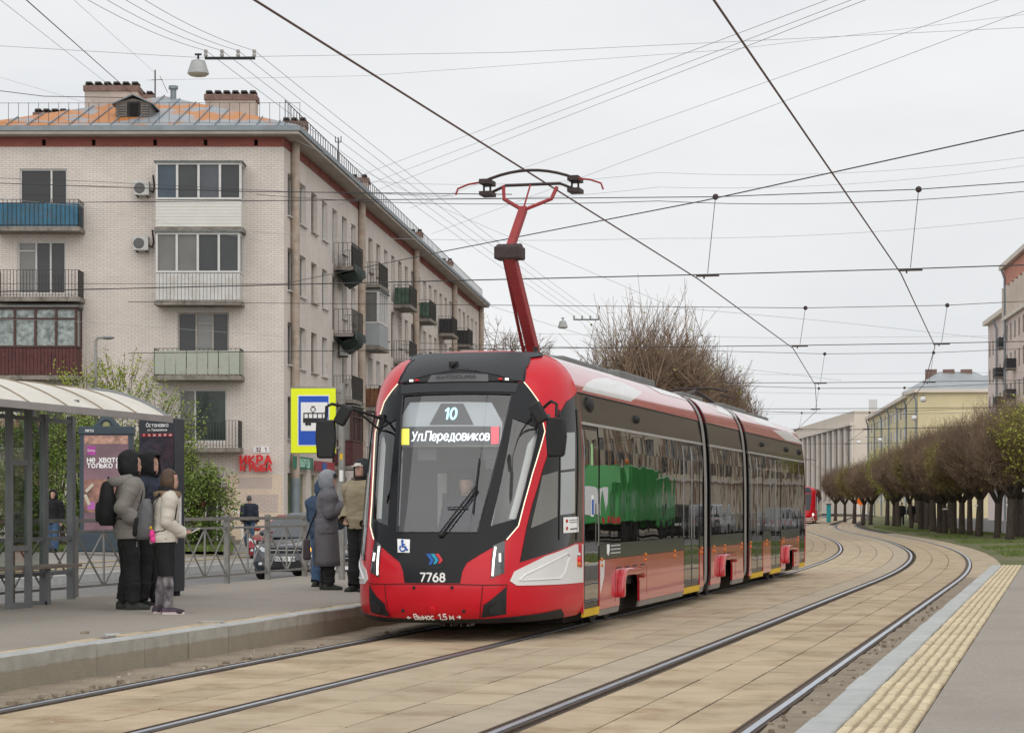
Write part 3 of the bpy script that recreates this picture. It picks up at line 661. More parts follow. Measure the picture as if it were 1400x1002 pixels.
# visor panel above the screen, with the slot under the cowl, its lamps and lettering
vp = px((704, 537), (709, 525)); panel('visor_panel', sym([(0, vp[0][1])] + vp + [(0, vp[1][1])]), m_dgrey, tram, off=.012, thick=.012, st=.03)
slot = px((706, 522), (680, 514), (650, 508.5), (622, 506.5)); sl_b = inv(707, 523)
SLOT = sym([(0, sl_b[1])] + [sl_b] + slot[:3] + [(0, slot[3][1])])
so_ = panel('visor_slot', SLOT, m_matblk, tram, off=.018, thick=.01, st=.02)
panel('slot_unit', sym([(0, inv(640, 523)[1]), (.20, inv(640, 523)[1]), (.19, inv(630, 514)[1]), (0, inv(625, 513)[1])]), mat('grey_unit', (.10, .10, .105), .6), so_, off=.024, thick=.012, st=.03)
trail('brow_rim', [(-a, b) for a, b in [inv(708, 521)] + slot] + [(a, b) for a, b in ([inv(708, 521)] + slot)[::-1]], m_dgrey, tram, r=.014, off=.016)
for sg in (1, -1):
    a, b_ = inv(693, 520.8); trail('marker_lamp', [(sg * (a - .012), b_), (sg * (a + .012), b_)], m_ledw, so_, r=.013, off=.03)
    a, b_ = inv(685, 520.5); trail('tail_lamp', [(sg * (a - .016), b_), (sg * (a + .01), b_)], m_ledr, so_, r=.011, off=.03)
p = TRM @ nose(*inv(620, 501), .03); b = MB(); b.ball(p, .035, .05, .035); b.tube([p + Vector((0, 0, -.005)), p + Vector((0, -.06, -.01))], .02, 8); b.box(p.x - .05, p.x + .05, p.y, p.y + .05, p.z - .035, p.z + .03); b.build('roof_camera', m_matblk, tram, smooth=40)
# bumper: black sill all round, seams, bolts, tow cover
bs = px((657, 846), (700, 843), (740, 838), (767, 832))
panel('bumper_sill', sym([(0, .004)] + [(bs[0][0], .004), (bs[1][0], .004), (bs[2][0], .004), (inv(769, 845)[0], .004)] + bs[::-1] + [(0, bs[0][1] - .004)]), m_matblk, tram, off=.006, thick=.02, st=.03)
bt = px((629, 798.5), (660, 799.5), (694, 799))
trail('bumper_seam', [(-a, b) for a, b in bt[::-1]] + [(0, bt[0][1])] + bt, mat('seam_dark', (.12, .004, .006), .6, var=0), tram, r=.006, off=.002)
for sg in (1, -1): trail('bumper_seam', [(sg * a, b) for a, b in px((656, 845), (660, 800))], _MC['seam_dark'], tram, r=.005, off=.002)
for u, v, rr_ in ((566, 803, .018), (618, 803, .018), (551, 834, .018), (634, 835, .018), (591, 834, .05)):
    a, b_ = inv(u, v); p0 = TRM @ nose(a, b_, 0); p1 = TRM @ nose(a, b_, .02); bb = MB(); bb.lathe([(rr_, -.01), (rr_, .6 * .02), (rr_ * .7, .02), (rr_ * .3, .022)], p0, 12, p1 - p0); bb.build('bumper_bolt' if rr_ < .04 else 'tow_cover', m_matblk if rr_ < .04 else m_red, tram, smooth=50)
# lettering laid on the nose
def on_nose(name, body, u, v, size, mt, parent, off=.012, sx=1.0, th=.15, gap=.2, latin=False):
    a0, b0 = inv(u, v); c = nose(a0, b0, off); e = .004
    ta = (nose(a0 + e, b0, off) - nose(a0 - e, b0, off)); tb = (nose(a0, b0 + e, off) - nose(a0, b0 - e, off)); la, lb = ta.length / (2 * e), tb.length / (2 * e)
    M = frame_M(TRM @ c, ta, tb); o = textmesh(name, body, size, mt, M, parent, .0015, sx=sx) if latin else stroketext(name, body, size, mt, M, parent, th, .003, sx, gap)
    P = parent_loc(parent); Mi = M.inverted()
    for vtx in o.data.vertices:
        q = Mi @ (vtx.co + P); vtx.co = TRM @ nose(a0 + q.x / la, b0 + q.y / lb, off + q.z) - P
    return o
m_txtw = mat('white_lettering', (.85, .85, .84), .5, var=0)
m_dest = mat('display_white', (.9, .95, 1), .5, var=0, emit=.95, ecol=(.92, .95, 1)); m_cyan = mat('display_cyan', (.5, .9, 1), .5, var=0, emit=.85, ecol=(.50, .92, 1))
on_nose('fleet_number', '7768', 591.5, 789, .088, m_txtw, mask, sx=1.05, th=.19, gap=.24)
for u_, tx in ((580, '\u0412\u044b\u043d\u043e\u0441'), (605.5, '1,5'), (617.5, '\u043c')): on_nose('overhang_notice', tx, u_, 842, .072, m_txtw, tram, off=.014, sx=.88, th=.17)
on_nose('notice_arrow', '\u2190', 559.5, 842, .060, m_txtw, tram, off=.014, th=.18); on_nose('notice_arrow', '\u2192', 627.5, 841.5, .060, m_txtw, tram, off=.014, th=.18)
on_nose('maker_lettering', 'AUTOCLIMA', 624, 518, .075, mat('dim_lettering', (.035, .035, .04), .6, var=0), so_, off=.038, sx=1.1, latin=True)
# badge: three nested chevrons
def nose_poly(name, pts, mt, parent, off): 
    return panel(name, px(*pts), mt, parent, off=off, thick=.004, st=.02)
panel('badge_plate', px((577, 755), (608, 756), (607, 776), (600, 778), (580, 777)), m_blk, mask, off=.012, thick=.008, st=.02)
for i, (c, nm) in enumerate((((.0, .10, .42), 'badge_blue'), ((.0, .30, .45), 'badge_teal'), ((.55, .02, .04), 'badge_red'))):
    x = 583 + i * 6.2; nose_poly('badge', [(x, 757.5), (x + 5, 757.5), (x + 10.5, 766), (x + 7, 772 - i * .8), (x + 3.5, 772 - i * .8), (x + 6.2, 766)], mat(nm, c, .4, var=0), mask, .016 + .002 * i)
# wheelchair plate
st_ = nose_poly('accessibility_sticker', [(544, 737), (561, 738), (560.5, 756), (544.5, 755.5)], m_txtw, mask, .014)
m_blue = mat('sign_blue', (.02, .10, .42), .5, var=0)
def nose_px(u, v, off): return TRM @ nose(*inv(u, v), off)
b = MB(); b.tube([nose_px(551, 742, .02), nose_px(551.2, 748, .02), nose_px(555, 748.3, .02), nose_px(557, 752.5, .02), nose_px(558.5, 752.2, .02)], .011, 5)
b.tube([nose_px(551.4 + 4.0 * cos(t), 750 + 4.2 * sin(t), .02) for t in np.linspace(.3, 4.0, 10)], .008, 5); b.ball(nose_px(551, 740.2, .02), .015); b.tube([nose_px(551.3, 745, .02), nose_px(554.5, 745, .02)], .008, 5)
b.build('wheelchair_symbol', m_blue, mask, smooth=60)
# destination displays behind the screen
DO = -.055
dg = mat('display_frost', (.46, .49, .51), .5, var=.06, vs=3); dd = mat('display_panel', (.035, .038, .042), .35, var=.1)
brd = panel('display_board', px((539, 575), (557, 546), (671, 546), (687, 574), (685, 606), (541, 606)), dg, tram, off=DO - .012, thick=.03, st=.05)
panel('route_panel', px((585, 577), (601, 548), (632, 548), (646, 577)), dd, brd, off=DO - .004, thick=.004, st=.05)
panel('destination_panel', px((542, 581), (684, 580), (682, 605), (543, 606)), dd, brd, off=DO - .002, thick=.004, st=.05)
panel('line_colour', px((545.5, 583), (556.5, 583), (556.5, 605), (545.5, 605)), mat('display_yellow', (.8, .7, .05), .5, var=0, emit=.75, ecol=(.95, .86, .09)), brd, off=DO + .002, thick=.004, st=.05)
panel('line_colour', px((670.5, 580.5), (682, 580), (681.5, 603.5), (671, 604)), mat('display_red', (.8, .05, .08), .5, var=0, emit=.75, ecol=(1.0, .08, .12)), brd, off=DO + .002, thick=.004, st=.05)
on_nose('destination_text', '\u0423\u043b.\u041f\u0435\u0440\u0435\u0434\u043e\u0432\u0438\u043a\u043e\u0432', 613.5, 593, .112, m_dest, brd, off=DO + .006, sx=.88, th=.15, gap=.19)
on_nose('route_number', '10', 615, 562.5, .135, m_cyan, brd, off=DO + .006, sx=.9, th=.2, gap=.22)
# wiper
b = MB()
b.beam(nose_px(601, 731, .03), nose_px(652, 667, .05), .02, .016); b.beam(nose_px(608, 731, .03), nose_px(654, 669, .05), .012, .012)
b.lathe([(.03, 0), (.03, .04), (.015, .05)], nose_px(604, 731, .0), 8, (0, -1, .3)); b.build('wiper_arm', m_matblk, tram)
b = MB(); b.beam(nose_px(656, 628, .02), nose_px(651, 668, .03), .014, .02); b.beam(nose_px(651, 668, .03), nose_px(647, 702, .02), .012, .02); b.beam(nose_px(612, 695, .02), nose_px(640, 694, .03), .012, .012); b.build('wiper_blade', m_matblk, tram)
# cab interior seen through the screen
m_cabw = mat('cab_lining', (.62, .63, .63), .7, var=.05); m_cabd = mat('cab_dark', (.085, .09, .097), .7, var=.1)
b = MB(TRM); b.box(-1.02, 1.02, -.10, -.05, .3, 2.75); b.build('cab_bulkhead', m_cabd, tram)
b = MB(TRM); b.box(-.46, -.12, -.14, -.101, 1.15, 1.85); b.build('bulkhead_cabinet', m_cabw, tram)
b = MB(TRM); b.box(-.40, -.20, -.15, -.141, 1.3, 1.62); b.build('cabinet_window', m_cabd, tram)
b = MB(TRM); b.box(.12, .95, -.14, -.101, 1.2, 2.5); b.build('bulkhead_panel', mat('cab_panel', (.42, .43, .44), .6, var=.05), tram)
b = MB(TRM); b.prism([(-.80, -.35, .9), (-.52, -1.52, .9), (.52, -1.52, .9), (.80, -.35, .9)], [(-.80, -.55, 1.17), (-.5, -1.46, 1.10), (.5, -1.46, 1.10), (.80, -.55, 1.17)]); b.build('dashboard', m_cabd, tram)
b = MB(TRM); b.box(-.28, .28, -.42, -.30, 1.05, 1.9); b.build('driver_seat', m_matblk, tram, bevel=.05)
for x in (-.42, .34): 
    b = MB(TRM); b.box(x, x + .22, -1.06, -1.03, 1.98, 2.13); b.build('cab_monitor', m_cabd, tram, bevel=.01)
b = MB(TRM); b.tube([(-.60, -1.05, 2.1), (-.54, -1.38, 1.25)], .010, 6); b.build('grab_wire', m_silver, tram); b = MB(TRM); b.tube([(.60, -1.05, 2.1), (.52, -1.38, 1.25)], .010, 6); b.build('grab_wire', m_silver, tram)
for sg in (1, -1):
    panel('pillar_lining', [(sg * (abs(a) + (.01 if i > 1 else 0)), b_) for i, (a, b_) in enumerate(px((699, 707), (725, 605), (738, 586), (722, 650), (707, 708)))], m_cabw, tram, off=-.05, thick=.02, st=.04)
    b = MB(TRM); b.tube([(sg * 1.0, -.78, .5), (sg * .98, -.72, 2.5)], .05, 6); b.build('cab_post', m_cabd, tram)
# mirrors
for sg, (mu, mv, dm) in ((1, (757, 595, 23.2)), (-1, (447, 603, 24.0))):
    c = TRM @ Vector((sg * 1.31, -1.62, 2.21)); att = TRM @ nose(sg * .52, .68, .01); att2 = TRM @ nose(sg * .53, .645, .01)
    t = MB(); top = c + Vector((0, .02, .36)); el = att + (top - att) * .62 + Vector((0, -.05, .05))
    t.tube([att, el, top + Vector((-sg * .06, 0, .03)), top, c + Vector((0, 0, .22))], .017, 8); t.tube([att2, att + (el - att) * .75], .013, 6); t.build('mirror_arm', m_matblk, tram, smooth=50)
    b = MB(); b.box(att.x - .03, att.x + .03, att.y - .03, att.y + .03, att2.z - .06, att.z + .05); b.build('mirror_bracket', m_matblk, tram)
    Mm = Matrix.Translation(c) @ Matrix.Rotation(sg * -.18, 4, 'Z'); b = MB(Mm); b.prism([(-.10, -.045, -.22), (.10, -.045, -.22), (.12, -.02, .0), (.11, -.045, .22), (-.11, -.045, .22), (-.12, -.02, 0)], [(-.09, .05, -.20), (.09, .05, -.20), (.11, .06, .0), (.10, .05, .20), (-.10, .05, .20), (-.11, .06, 0)])
    mo = b.build('mirror_housing', m_matblk, tram, bevel=.03, smooth=60)
    c2 = c + Vector((-sg * .20, .0, .27)); b = MB(Matrix.Translation(c2) @ Matrix.Rotation(sg * -.5, 4, 'Y')); b.box(-.07, .07, -.03, .05, -.12, .11); b.build('kerb_mirror', m_matblk, tram, bevel=.025, smooth=60)
# ------------------------------------------------------------------ body sections
def wz(z): return float(np.interp(z, [.16, .238, 2.15, 2.52, 2.78], [1.235, 1.25, 1.25, 1.215, 1.17]))
def side_piece(name, poly, mt, parent, sg, off=0.0, thick=.03, bevel=0.0, smooth=None, label=None):
    """flat piece in the side wall; poly in (y along tram, z)"""
    A = [TRM @ Vector((sg * (wz(z) + off), y, z)) for y, z in poly]; B = [TRM @ Vector((sg * (wz(z) + off - thick), y, z)) for y, z in poly]
    b = MB(); b.prism(A, B); return b.build(name, mt, parent, bevel=bevel, smooth=smooth, label=label)
def rect(y0, y1, z0, z1): 
    zs = [z0] + [z for z in (2.15, 2.52) if z0 < z < z1] + [z1]
    return [(y0, z) for z in zs] + [(y1, z) for z in zs[::-1]]
def roofpt(b, y, sg, off=0.0): return Vector((sg * (float(fW(b)) + off), y, float(fE(b)) + off * .5))
def roof_strip(name, b0, b1, y0, y1, mt, sg, off=0.0, n=10, parent=None):
    b = MB(TRM); bs_ = [b0 + (b1 - b0) * i / n for i in range(n + 1)]
    ring = lambda y: [roofpt(q, y, sg, off) for q in bs_] + [roofpt(q, y, sg, off - .03) for q in bs_[::-1]]
    b.loft([ring(y0), ring(y1)]); return b.build(name, mt, parent or tram, smooth=40)
BB = .80
def arch(y0, y1, z0, zt, r=.12):
    return [(y0, z0), (y0, zt - r), (y0 + r * .35, zt - r * .35), (y0 + r, zt), (y1 - r, zt), (y1 - r * .35, zt - r * .35), (y1, zt - r), (y1, z0)]
def section(y0, y1, arches, doors, windows, name):
    for sg in (1, -1):
        # lower red wall, broken by the doorways and notched by the wheel arches
        ys = [y0] + [q for d in doors for q in d] + [y1]
        for a0, a1 in zip(ys[0::2], ys[1::2]):
            if a1 - a0 < .03: continue
            ol = [(a0, .24)]
            for c0, c1 in arches:
                if a0 < c0 and c1 < a1: ol += arch(c0, c1, .24, .60)
            ol += [(a1, .24), (a1, .83), (a0, .83)]
            side_piece('lower_wall', ol, m_redside, tram, sg)
            side_piece('waist_band', rect(a0, a1, .834, 1.02), m_band, tram, sg)
            # grey skirt under the wall
            lo = a0
            for c0, c1 in list(arches) + [(a1, a1)]:
                if a0 <= c0 <= a1 and c0 - lo > .06: side_piece('skirt', rect(lo + .004, c0 - .004, .165, .236), m_pillar, tram, sg, off=-.004)
                lo = max(lo, c1)
        for d0, d1 in doors:
            nl = 2 if d1 - d0 > 1.1 else 1
            for k in range(nl):
                e0 = d0 + (d1 - d0) * k / nl + .012; e1 = d0 + (d1 - d0) * (k + 1) / nl - .012
                lf = side_piece('door_leaf', rect(e0, e1, .285, 2.405), m_blk, tram, sg, off=-.012, thick=.03)
                side_piece('door_glass', rect(e0 + .045, e1 - .045, .36, 2.36), m_win, lf, sg, off=-.005, thick=.02)
                b = MB(TRM); x = sg * (wz(1.3) + .012); b.tube([(x, e0 + (.10 if k else (e1 - e0) - .10), 1.0), (x, e0 + (.10 if k else (e1 - e0) - .10), 1.5)], .007, 6); b.build('door_handle', m_pillar, lf)
            side_piece('door_sill', rect(d0 + .005, d1 - .005, .19, .28), m_yel, tram, sg, off=.002)
        for w0, w1 in windows:
            nw = max(1, round((w1 - w0) / 1.5))
            for q in range(nw):
                wo = side_piece('window', rect(w0 + (w1 - w0) * q / nw + .006, w0 + (w1 - w0) * (q + 1) / nw - .006, 1.025, 2.41), m_win, tram, sg, off=-.004)
        side_piece('silver_trim', rect(y0, y1, 2.412, 2.445), m_silver, tram, sg, off=.008)
        side_piece('upper_band', rect(y0, y1, 2.447, 2.775), m_band, tram, sg)
        roof_strip('roof_fairing', BB, .955, y0, y1, m_redside, sg)
        b = MB(TRM); b.tube([(sg * (wz(2.78) + .005), y0, 2.782), (sg * (wz(2.78) + .005), y1, 2.782)], .008, 5); b.build('roof_gutter', m_matblk, tram)
        for c0, c1 in arches:
            # bulging fender over the bogie
            inner = [(c0, .34), (c0, .50), (c0 + .05, .565), (c0 + .14, .60), (c1 - .14, .60), (c1 - .05, .575), (c1 - .01, .53)]
            outer = [(c1 + .05, .56), (c1 + .01, .64), (c1 - .12, .685), (c0 + .2, .70), (c0 + .02, .675), (c0 - .09, .60), (c0 - .125, .50), (c0 - .12, .34)]
            A = [TRM @ Vector((sg * 1.23, y, z)) for y, z in inner + outer]; Bq = [TRM @ Vector((sg * (1.25 + .085), y, z)) for y, z in inner + outer]
            b = MB(); b.prism(A, Bq); b.build('wheel_fender', m_redside, tram, bevel=.035, bseg=3, smooth=60)
    b = MB(TRM); b.loft([[roofpt(q, y, s_, -.02) for s_, qs in ((1, (.95, .97, .985, .995)), (-1, (.995, .985, .97, .95))) for q in qs] for y in (y0, y1)], cap=False, closed=False); b.build('roof_skin', m_roofg, tram, smooth=60)
    b = MB(TRM); b.box(-1.12, 1.12, y0, y1, .30, 2.7) if False else b.box(-1.0, 1.0, y0 + .02, y1 - .02, .12, .46); b.build('dark_underbody', m_under, tram)  # plain dark box under the floor, added to block light
    b = MB(TRM); b.box(-1.14, 1.14, y0 + .01, y1 - .01, .47, 2.76); b.build('saloon', mat('saloon_dark', (.02, .02, .02), .8), tram)
D1 = (.0 + .012, .88)
section(.0, 8.48, [(2.06, 3.36)], [(.03, .88), (6.72, 8.12)], [(.90, 6.70), (8.14, 8.47)], 'front')
section(9.14, 12.74, [(10.15, 11.45)], [], [(9.16, 12.72)], 'middle')
section(13.40, 21.86, [(18.50, 19.9)], [(13.70, 15.23), (16.31, 17.81), (20.85, 21.80)], [(13.42, 13.68), (15.25, 16.29), (17.83, 20.83)], 'rear')
for y0, y1 in ((8.48, 8.80), (12.76, 13.02)):
    pass
def ring_sec(y, off, n=40):
    bs_ = np.linspace(.03, .99, n); return [roofpt(q, y, 1, off) for q in bs_] + [roofpt(q, y, -1, off) for q in bs_[::-1]]
for y0, y1 in ((8.49, 9.13), (12.75, 13.39)):
    b = MB(TRM); k = 9; b.loft([ring_sec(y0 + (y1 - y0) * i / k, -.05 if i % 2 else -.02) for i in range(k + 1)], cap=False); b.build('bellows', m_matblk, tram)
    for a0, a1 in ((y0, y0 + .24), (y1 - .12, y1)):
        b = MB(TRM); b.loft([ring_sec(a0, .012), ring_sec(a1, .012)], cap=False); b.build('portal_frame', m_pillar if a1 - a0 > .2 else m_matblk, tram, smooth=40)
# rear end: the same nose turned round
TRR = TRM @ Matrix.Translation((0, 21.86, 0)) @ Matrix.Rotation(pi, 4, 'Z')
panel('rear_shell', shell_dom, m_red, tram, off=0, thick=0, M=TRR, st=.06)
panel('rear_screen', WS, m_win, tram, off=.008, thick=.02, M=TRR, st=.06)
# white graphics on the roof fairing: outlines traced onto the fairing, own thin sheets
_ry, _rb = np.meshgrid(np.linspace(-1.0, 23, 700), np.linspace(BB, .955, 60), indexing='ij')
_rp = _projnp(np.stack([fW(_rb), _ry, fE(_rb)], -1))
def rinv(u, v):
    d = (_rp[..., 0] - u)**2 + (_rp[..., 1] - v)**2; i = np.unravel_index(np.argmin(d), d.shape); return float(_ry[i]), float(_rb[i])
def roof_fn(sg): return lambda y, q, off: roofpt(q, y * 1.0, sg, off)
def roof_panel(name, pts, mt, off=.004):
    P = [rinv(u, v) for u, v in pts]
    Ps = [(y / 12.0, (q - BB) * 4) for y, q in P]
    for sg in (1, -1):
        fn = lambda x, y_, o, s_=sg: roofpt(BB + y_ / 4, x * 12.0, s_, o)
        panel(name, Ps, mt, tram, off=off, thick=.006, st=.035, fn=fn)
roof_panel('roof_graphic', [(796, 534), (801, 524), (812, 518), (830, 516), (848, 522), (877, 536), (862, 549)], m_white)
roof_panel('roof_graphic', [(874, 519), (904, 523), (945, 549), (903, 538)], m_white)
roof_panel('roof_graphic', [(978, 545), (996, 552), (1007, 572), (981, 563)], m_white)
roof_panel('roof_graphic', [(1028, 562), (1044, 568), (1062, 586), (1034, 578)], m_white)
roof_panel('roof_graphic', [(1056, 588), (1078, 589), (1098, 607), (1074, 602)], m_white)
# small fittings along the side: amber lamps, vents, cameras, stickers
for y, z in ((.98, .80), (3.75, .80), (5.95, .80), (8.30, .80), (9.5, .80), (10.6, .80), (12.5, .80), (13.62, .80), (15.7, .80), (18.2, .80), (20.6, .80)):
    for sg in (1, -1):
        for dz in (-.035, .035):
            b = MB(); c = TRM @ Vector((sg * (wz(z) + .001), y, z + dz)); b.lathe([(.024, -.005), (.022, .012), (.012, .02), (.002, .022)], c, 8, (sg, 0, 0)); b.build('side_marker', m_amber, tram, smooth=60)
for y, z, r_ in ((.55, 2.66, .10), (3.35, 2.60, .06), (15.4, 2.62, .05), (19.0, 2.62, .06), (21.2, 2.62, .07)):
    for sg in (1, -1):
        b = MB(); b.ball(TRM @ Vector((sg * (wz(z) + .0), y, z)), .06, r_ * 1.6, r_); b.build('side_camera', m_matblk, tram, smooth=60)
side_piece('notice_sticker', [(-.36, 1.20), (-.05, 1.20), (-.05, 1.42), (-.36, 1.42)], m_txtw, tram, 1, off=.01, thick=.006) if False else None
stk = panel('notice_sticker', px((769, 707), (789, 706), (789.5, 727), (769, 728.5)), m_txtw, tram, off=.014, thick=.004, st=.03)
for v in (712, 722):
    p = nose_px(773, v, .02); b = MB(); b.lathe([(.02, 0), (.02, .004)], p, 10, (1, -.35, 0)); b.build('red_roundel', mat('sticker_red', (.5, .02, .03), .5, var=0), stk)
trail('notice_text', px((777, 711), (787, 710)), mat('sticker_ink', (.12, .1, .12), .6, var=0), stk, r=.004, off=.016); trail('notice_text', px((777, 714), (787, 713)), _MC['sticker_ink'], stk, r=.004, off=.016); trail('notice_text', px((778, 723), (787, 722)), _MC['sticker_ink'], stk, r=.008, off=.016)
lampc = panel('rear_lamp_cluster', px((790, 744), (794, 744), (794.5, 775), (791, 775)), mat('sticker_red', (.5, .02, .03), .5, var=0), tram, off=.014, thick=.006, st=.03)
for v, mt in ((758, m_silver), (764, m_ledr), (771, m_amber)):
    p = nose_px(789.5, v, .012); b = MB(); b.ball(p, .03, .035, .03); b.build('cluster_lamp', mt, lampc, smooth=60)
# city crest and lettering behind the first door, and the cream flash below it
side_piece('flash_panel', [(.92, .44), (1.12, .62), (1.16, .825), (.92, .825)], m_white, tram, 1, off=.004)
side_piece('city_crest', [(1.30, .90), (1.38, .87), (1.44, .93), (1.44, 1.01), (1.30, 1.01)], m_txtw, tram, 1, off=.004)
for zz in (.89, .935, .98): side_piece('operator_lettering', [(1.52, zz), (2.1, zz), (2.1, zz + .018), (1.52, zz + .018)], mat('grey_lettering', (.4, .4, .4), .6, var=0), tram, 1, off=.003)
for y in (.5,): side_piece('door_sticker', [(y - .07, 1.35), (y + .05, 1.35), (y + .05, 1.6), (y - .07, 1.6)], m_txtw, tram, 1, off=.0)
side_piece('door_sticker', [(.44, 1.37), (.54, 1.37), (.54, 1.55), (.44, 1.55)], m_blue, tram, 1, off=.003)
side_piece('door_sticker', [(.42, 1.95), (.52, 1.95), (.52, 2.2), (.42, 2.2)], mat('sticker_green', (.3, .55, .25), .5, var=0), tram, 1, off=.0)
side_piece('access_hatch', [(1.75, .30), (3.75, .30), (3.75, .81), (1.75, .81)], m_redside, tram, 1, off=.004, thick=.006) if False else None
for c0, c1 in ((1.8, 3.85), (9.85, 11.75), (18.2, 20.2)):
    for k in range(4):
        y = c0 + (c1 - c0) * (k + .15) / 4; side_piece('hatch_hinge', rect(y, y + (c1 - c0) * .14, .70, .715), m_matblk, tram, 1, off=.006, thick=.01)
    for y in (c0, c1): side_piece('hatch_seam', rect(y, y + .008, .30, .70), _MC['seam_dark'], tram, 1, off=.002, thick=.006)
# wheels and bogies
for yc in (2.71, 10.8, 19.2):
    for dy in (-.42, .42):
        for x in (-.79, .79):
            b = MB(TRM); b.lathe([(.10, -.09), (.30, -.07), (.31, -.065), (.31, .03), (.335, .04), (.335, .07), (.12, .07)], (x, yc + dy, .316), 20, (1 if x < 0 else -1, 0, 0)); b.build('wheel', mat('wheel_steel', (.09, .08, .07), .6, metal=.5, var=.3, vs=9), tram, smooth=40)
    b = MB(TRM)
    for x in (-.98, .98): b.box(x - .06, x + .06, yc - .8, yc + .8, .30, .42); b.box(x - .08, x + .08, yc - .16, yc + .16, .22, .5)
    b.build('bogie_frame', m_under, tram)
# roof gear: hatches, equipment boxes, slots
for y0, y1, h in ((1.6, 4.2, .10), (4.9, 7.6, .14), (10.0, 12.0, .10), (14.2, 17.2, .12), (18, 20.4, .1)):
    b = MB(TRM); b.box(-.66, .66, y0, y1, 3.16, 3.235 + h * .9); b.build('roof_box', mat('roof_box_grey', (.16, .165, .16), .7, var=.2, vs=3), tram, bevel=.03)
for k in range(5):
    P = [rinv(778 + k * 11.5, 503 + k * 4.0)]; y, q = P[0]; b = MB(TRM); b.box(.93 - .0, .97, y, y + .22, 3.05, 3.075) if False else None
b = MB(TRM); b.tube([(.62, .25, 3.15), (.62, .25, 3.33)], .03, 8); b.build('roof_antenna', m_matblk, tram)
# ------------------------------------------------------------------ pantograph
m_panr = mat('pantograph_red', (.30, .03, .032), .5, var=.15, vs=6); m_pand = mat('pantograph_dark', (.045, .03, .028), .6, var=.3, vs=12)
pan = tram
PB = Vector((0, 3.35, 3.36))
def PT(x, y, z): return TRM @ Vector((x, y, z))
b = MB(); b.beam(PT(0, 2.80, 3.32), PT(0, 1.42, 4.58), .17, .13, up=(1, 0, 0)); b.build('pantograph_lower_arm', m_panr, tram, bevel=.015)
b = MB(); b.tube([PT(-.16, 2.90, 3.32), PT(-.10, 1.56, 4.50)], .022, 6); b.build('pantograph_rod', m_panr, tram)
b = MB(); b.lathe([(.10, -.16), (.10, .16)], PT(0, 1.42, 4.60), 10, (1, 0, 0)); b.box(*[c for ab in ((PT(-.17, 2.5, 0).x, PT(.17, 0, 0).x), (PT(0, 1.30, 0).y, PT(0, 1.56, 0).y), (4.50, 4.66)) for c in ab]); b.build('pantograph_knee', m_pand, tram, bevel=.02)
b = MB(); b.beam(PT(0, 1.42, 4.62), PT(0, 2.12, 5.22), .09, .09, up=(1, 0, 0)); b.build('pantograph_upper_arm', m_panr, tram)
b = MB(); b.tube([PT(0, 2.10, 5.20), PT(-.30, 2.30, 5.38), PT(-.34, 2.42, 5.56)], .026, 6); b.tube([PT(0, 2.10, 5.20), PT(.32, 2.30, 5.36), PT(.36, 2.42, 5.52)], .026, 6); b.tube([PT(0, 2.10, 5.20), PT(.02, 2.40, 5.56)], .012, 5); b.build('pantograph_fork', m_panr, tram)
def bow(y, ends, sag): return [PT(x, y, 5.62 + sag * (1 - (x / .62)**2)) for x in np.linspace(-.62, .62, 11)]
b = MB(); b.tube(bow(2.40, 0, .13), .02, 6); b.build('contact_shoe', m_pand, tram)
b = MB(); b.tube([PT(-.55, 2.62, 5.52), PT(-.36, 2.62, 5.60), PT(.36, 2.62, 5.60), PT(.55, 2.62, 5.52)], .02, 6); b.build('contact_shoe', m_pand, tram)
for sg in (1, -1):
    b = MB(); b.tube([PT(sg * .58, 2.40, 5.63), PT(sg * .8, 2.40, 5.60), PT(sg * .94, 2.40, 5.55), PT(sg * .97, 2.40, 5.47)], .013, 6); b.build('shoe_horn', m_panr, tram)
    b = MB(); x = sg * .58; b.box(PT(x - .07, 0, 0).x, PT(x + .07, 0, 0).x, PT(0, 2.36, 0).y, PT(0, 2.68, 0).y, 5.60, 5.66); b.box(PT(x - .08, 0, 0).x, PT(x + .08, 0, 0).x, PT(0, 2.40, 0).y, PT(0, 2.66, 0).y, 5.46, 5.51); b.tube([PT(x - .04, 2.5, 5.48), PT(x - .04, 2.5, 5.63)], .014, 6); b.tube([PT(x + .04, 2.52, 5.48), PT(x + .04, 2.52, 5.63)], .014, 6); b.build('shoe_spring', m_pand, tram)
b = MB(); b.box(PT(-.35, 0, 0).x, PT(.35, 0, 0).x, PT(0, 2.4, 0).y, PT(0, 3.3, 0).y, 3.28, 3.36); b.build('pantograph_base', m_panr, tram)
# the second pantograph, folded down on the rear section
b = MB(); b.tube([PT(-.6, 15.2, 3.60), PT(-.3, 15.2, 3.66), PT(.3, 15.2, 3.66), PT(.6, 15.2, 3.60)], .025, 6); b.tube([PT(.5, 14.9, 3.52), PT(.75, 14.9, 3.46)], .02, 6); b.tube([PT(0, 13.9, 3.45), PT(0, 15.2, 3.62)], .04, 6); b.tube([PT(0, 15.2, 3.62), PT(.1, 17.0, 3.45)], .03, 6); b.build('folded_pantograph', m_pand, tram)
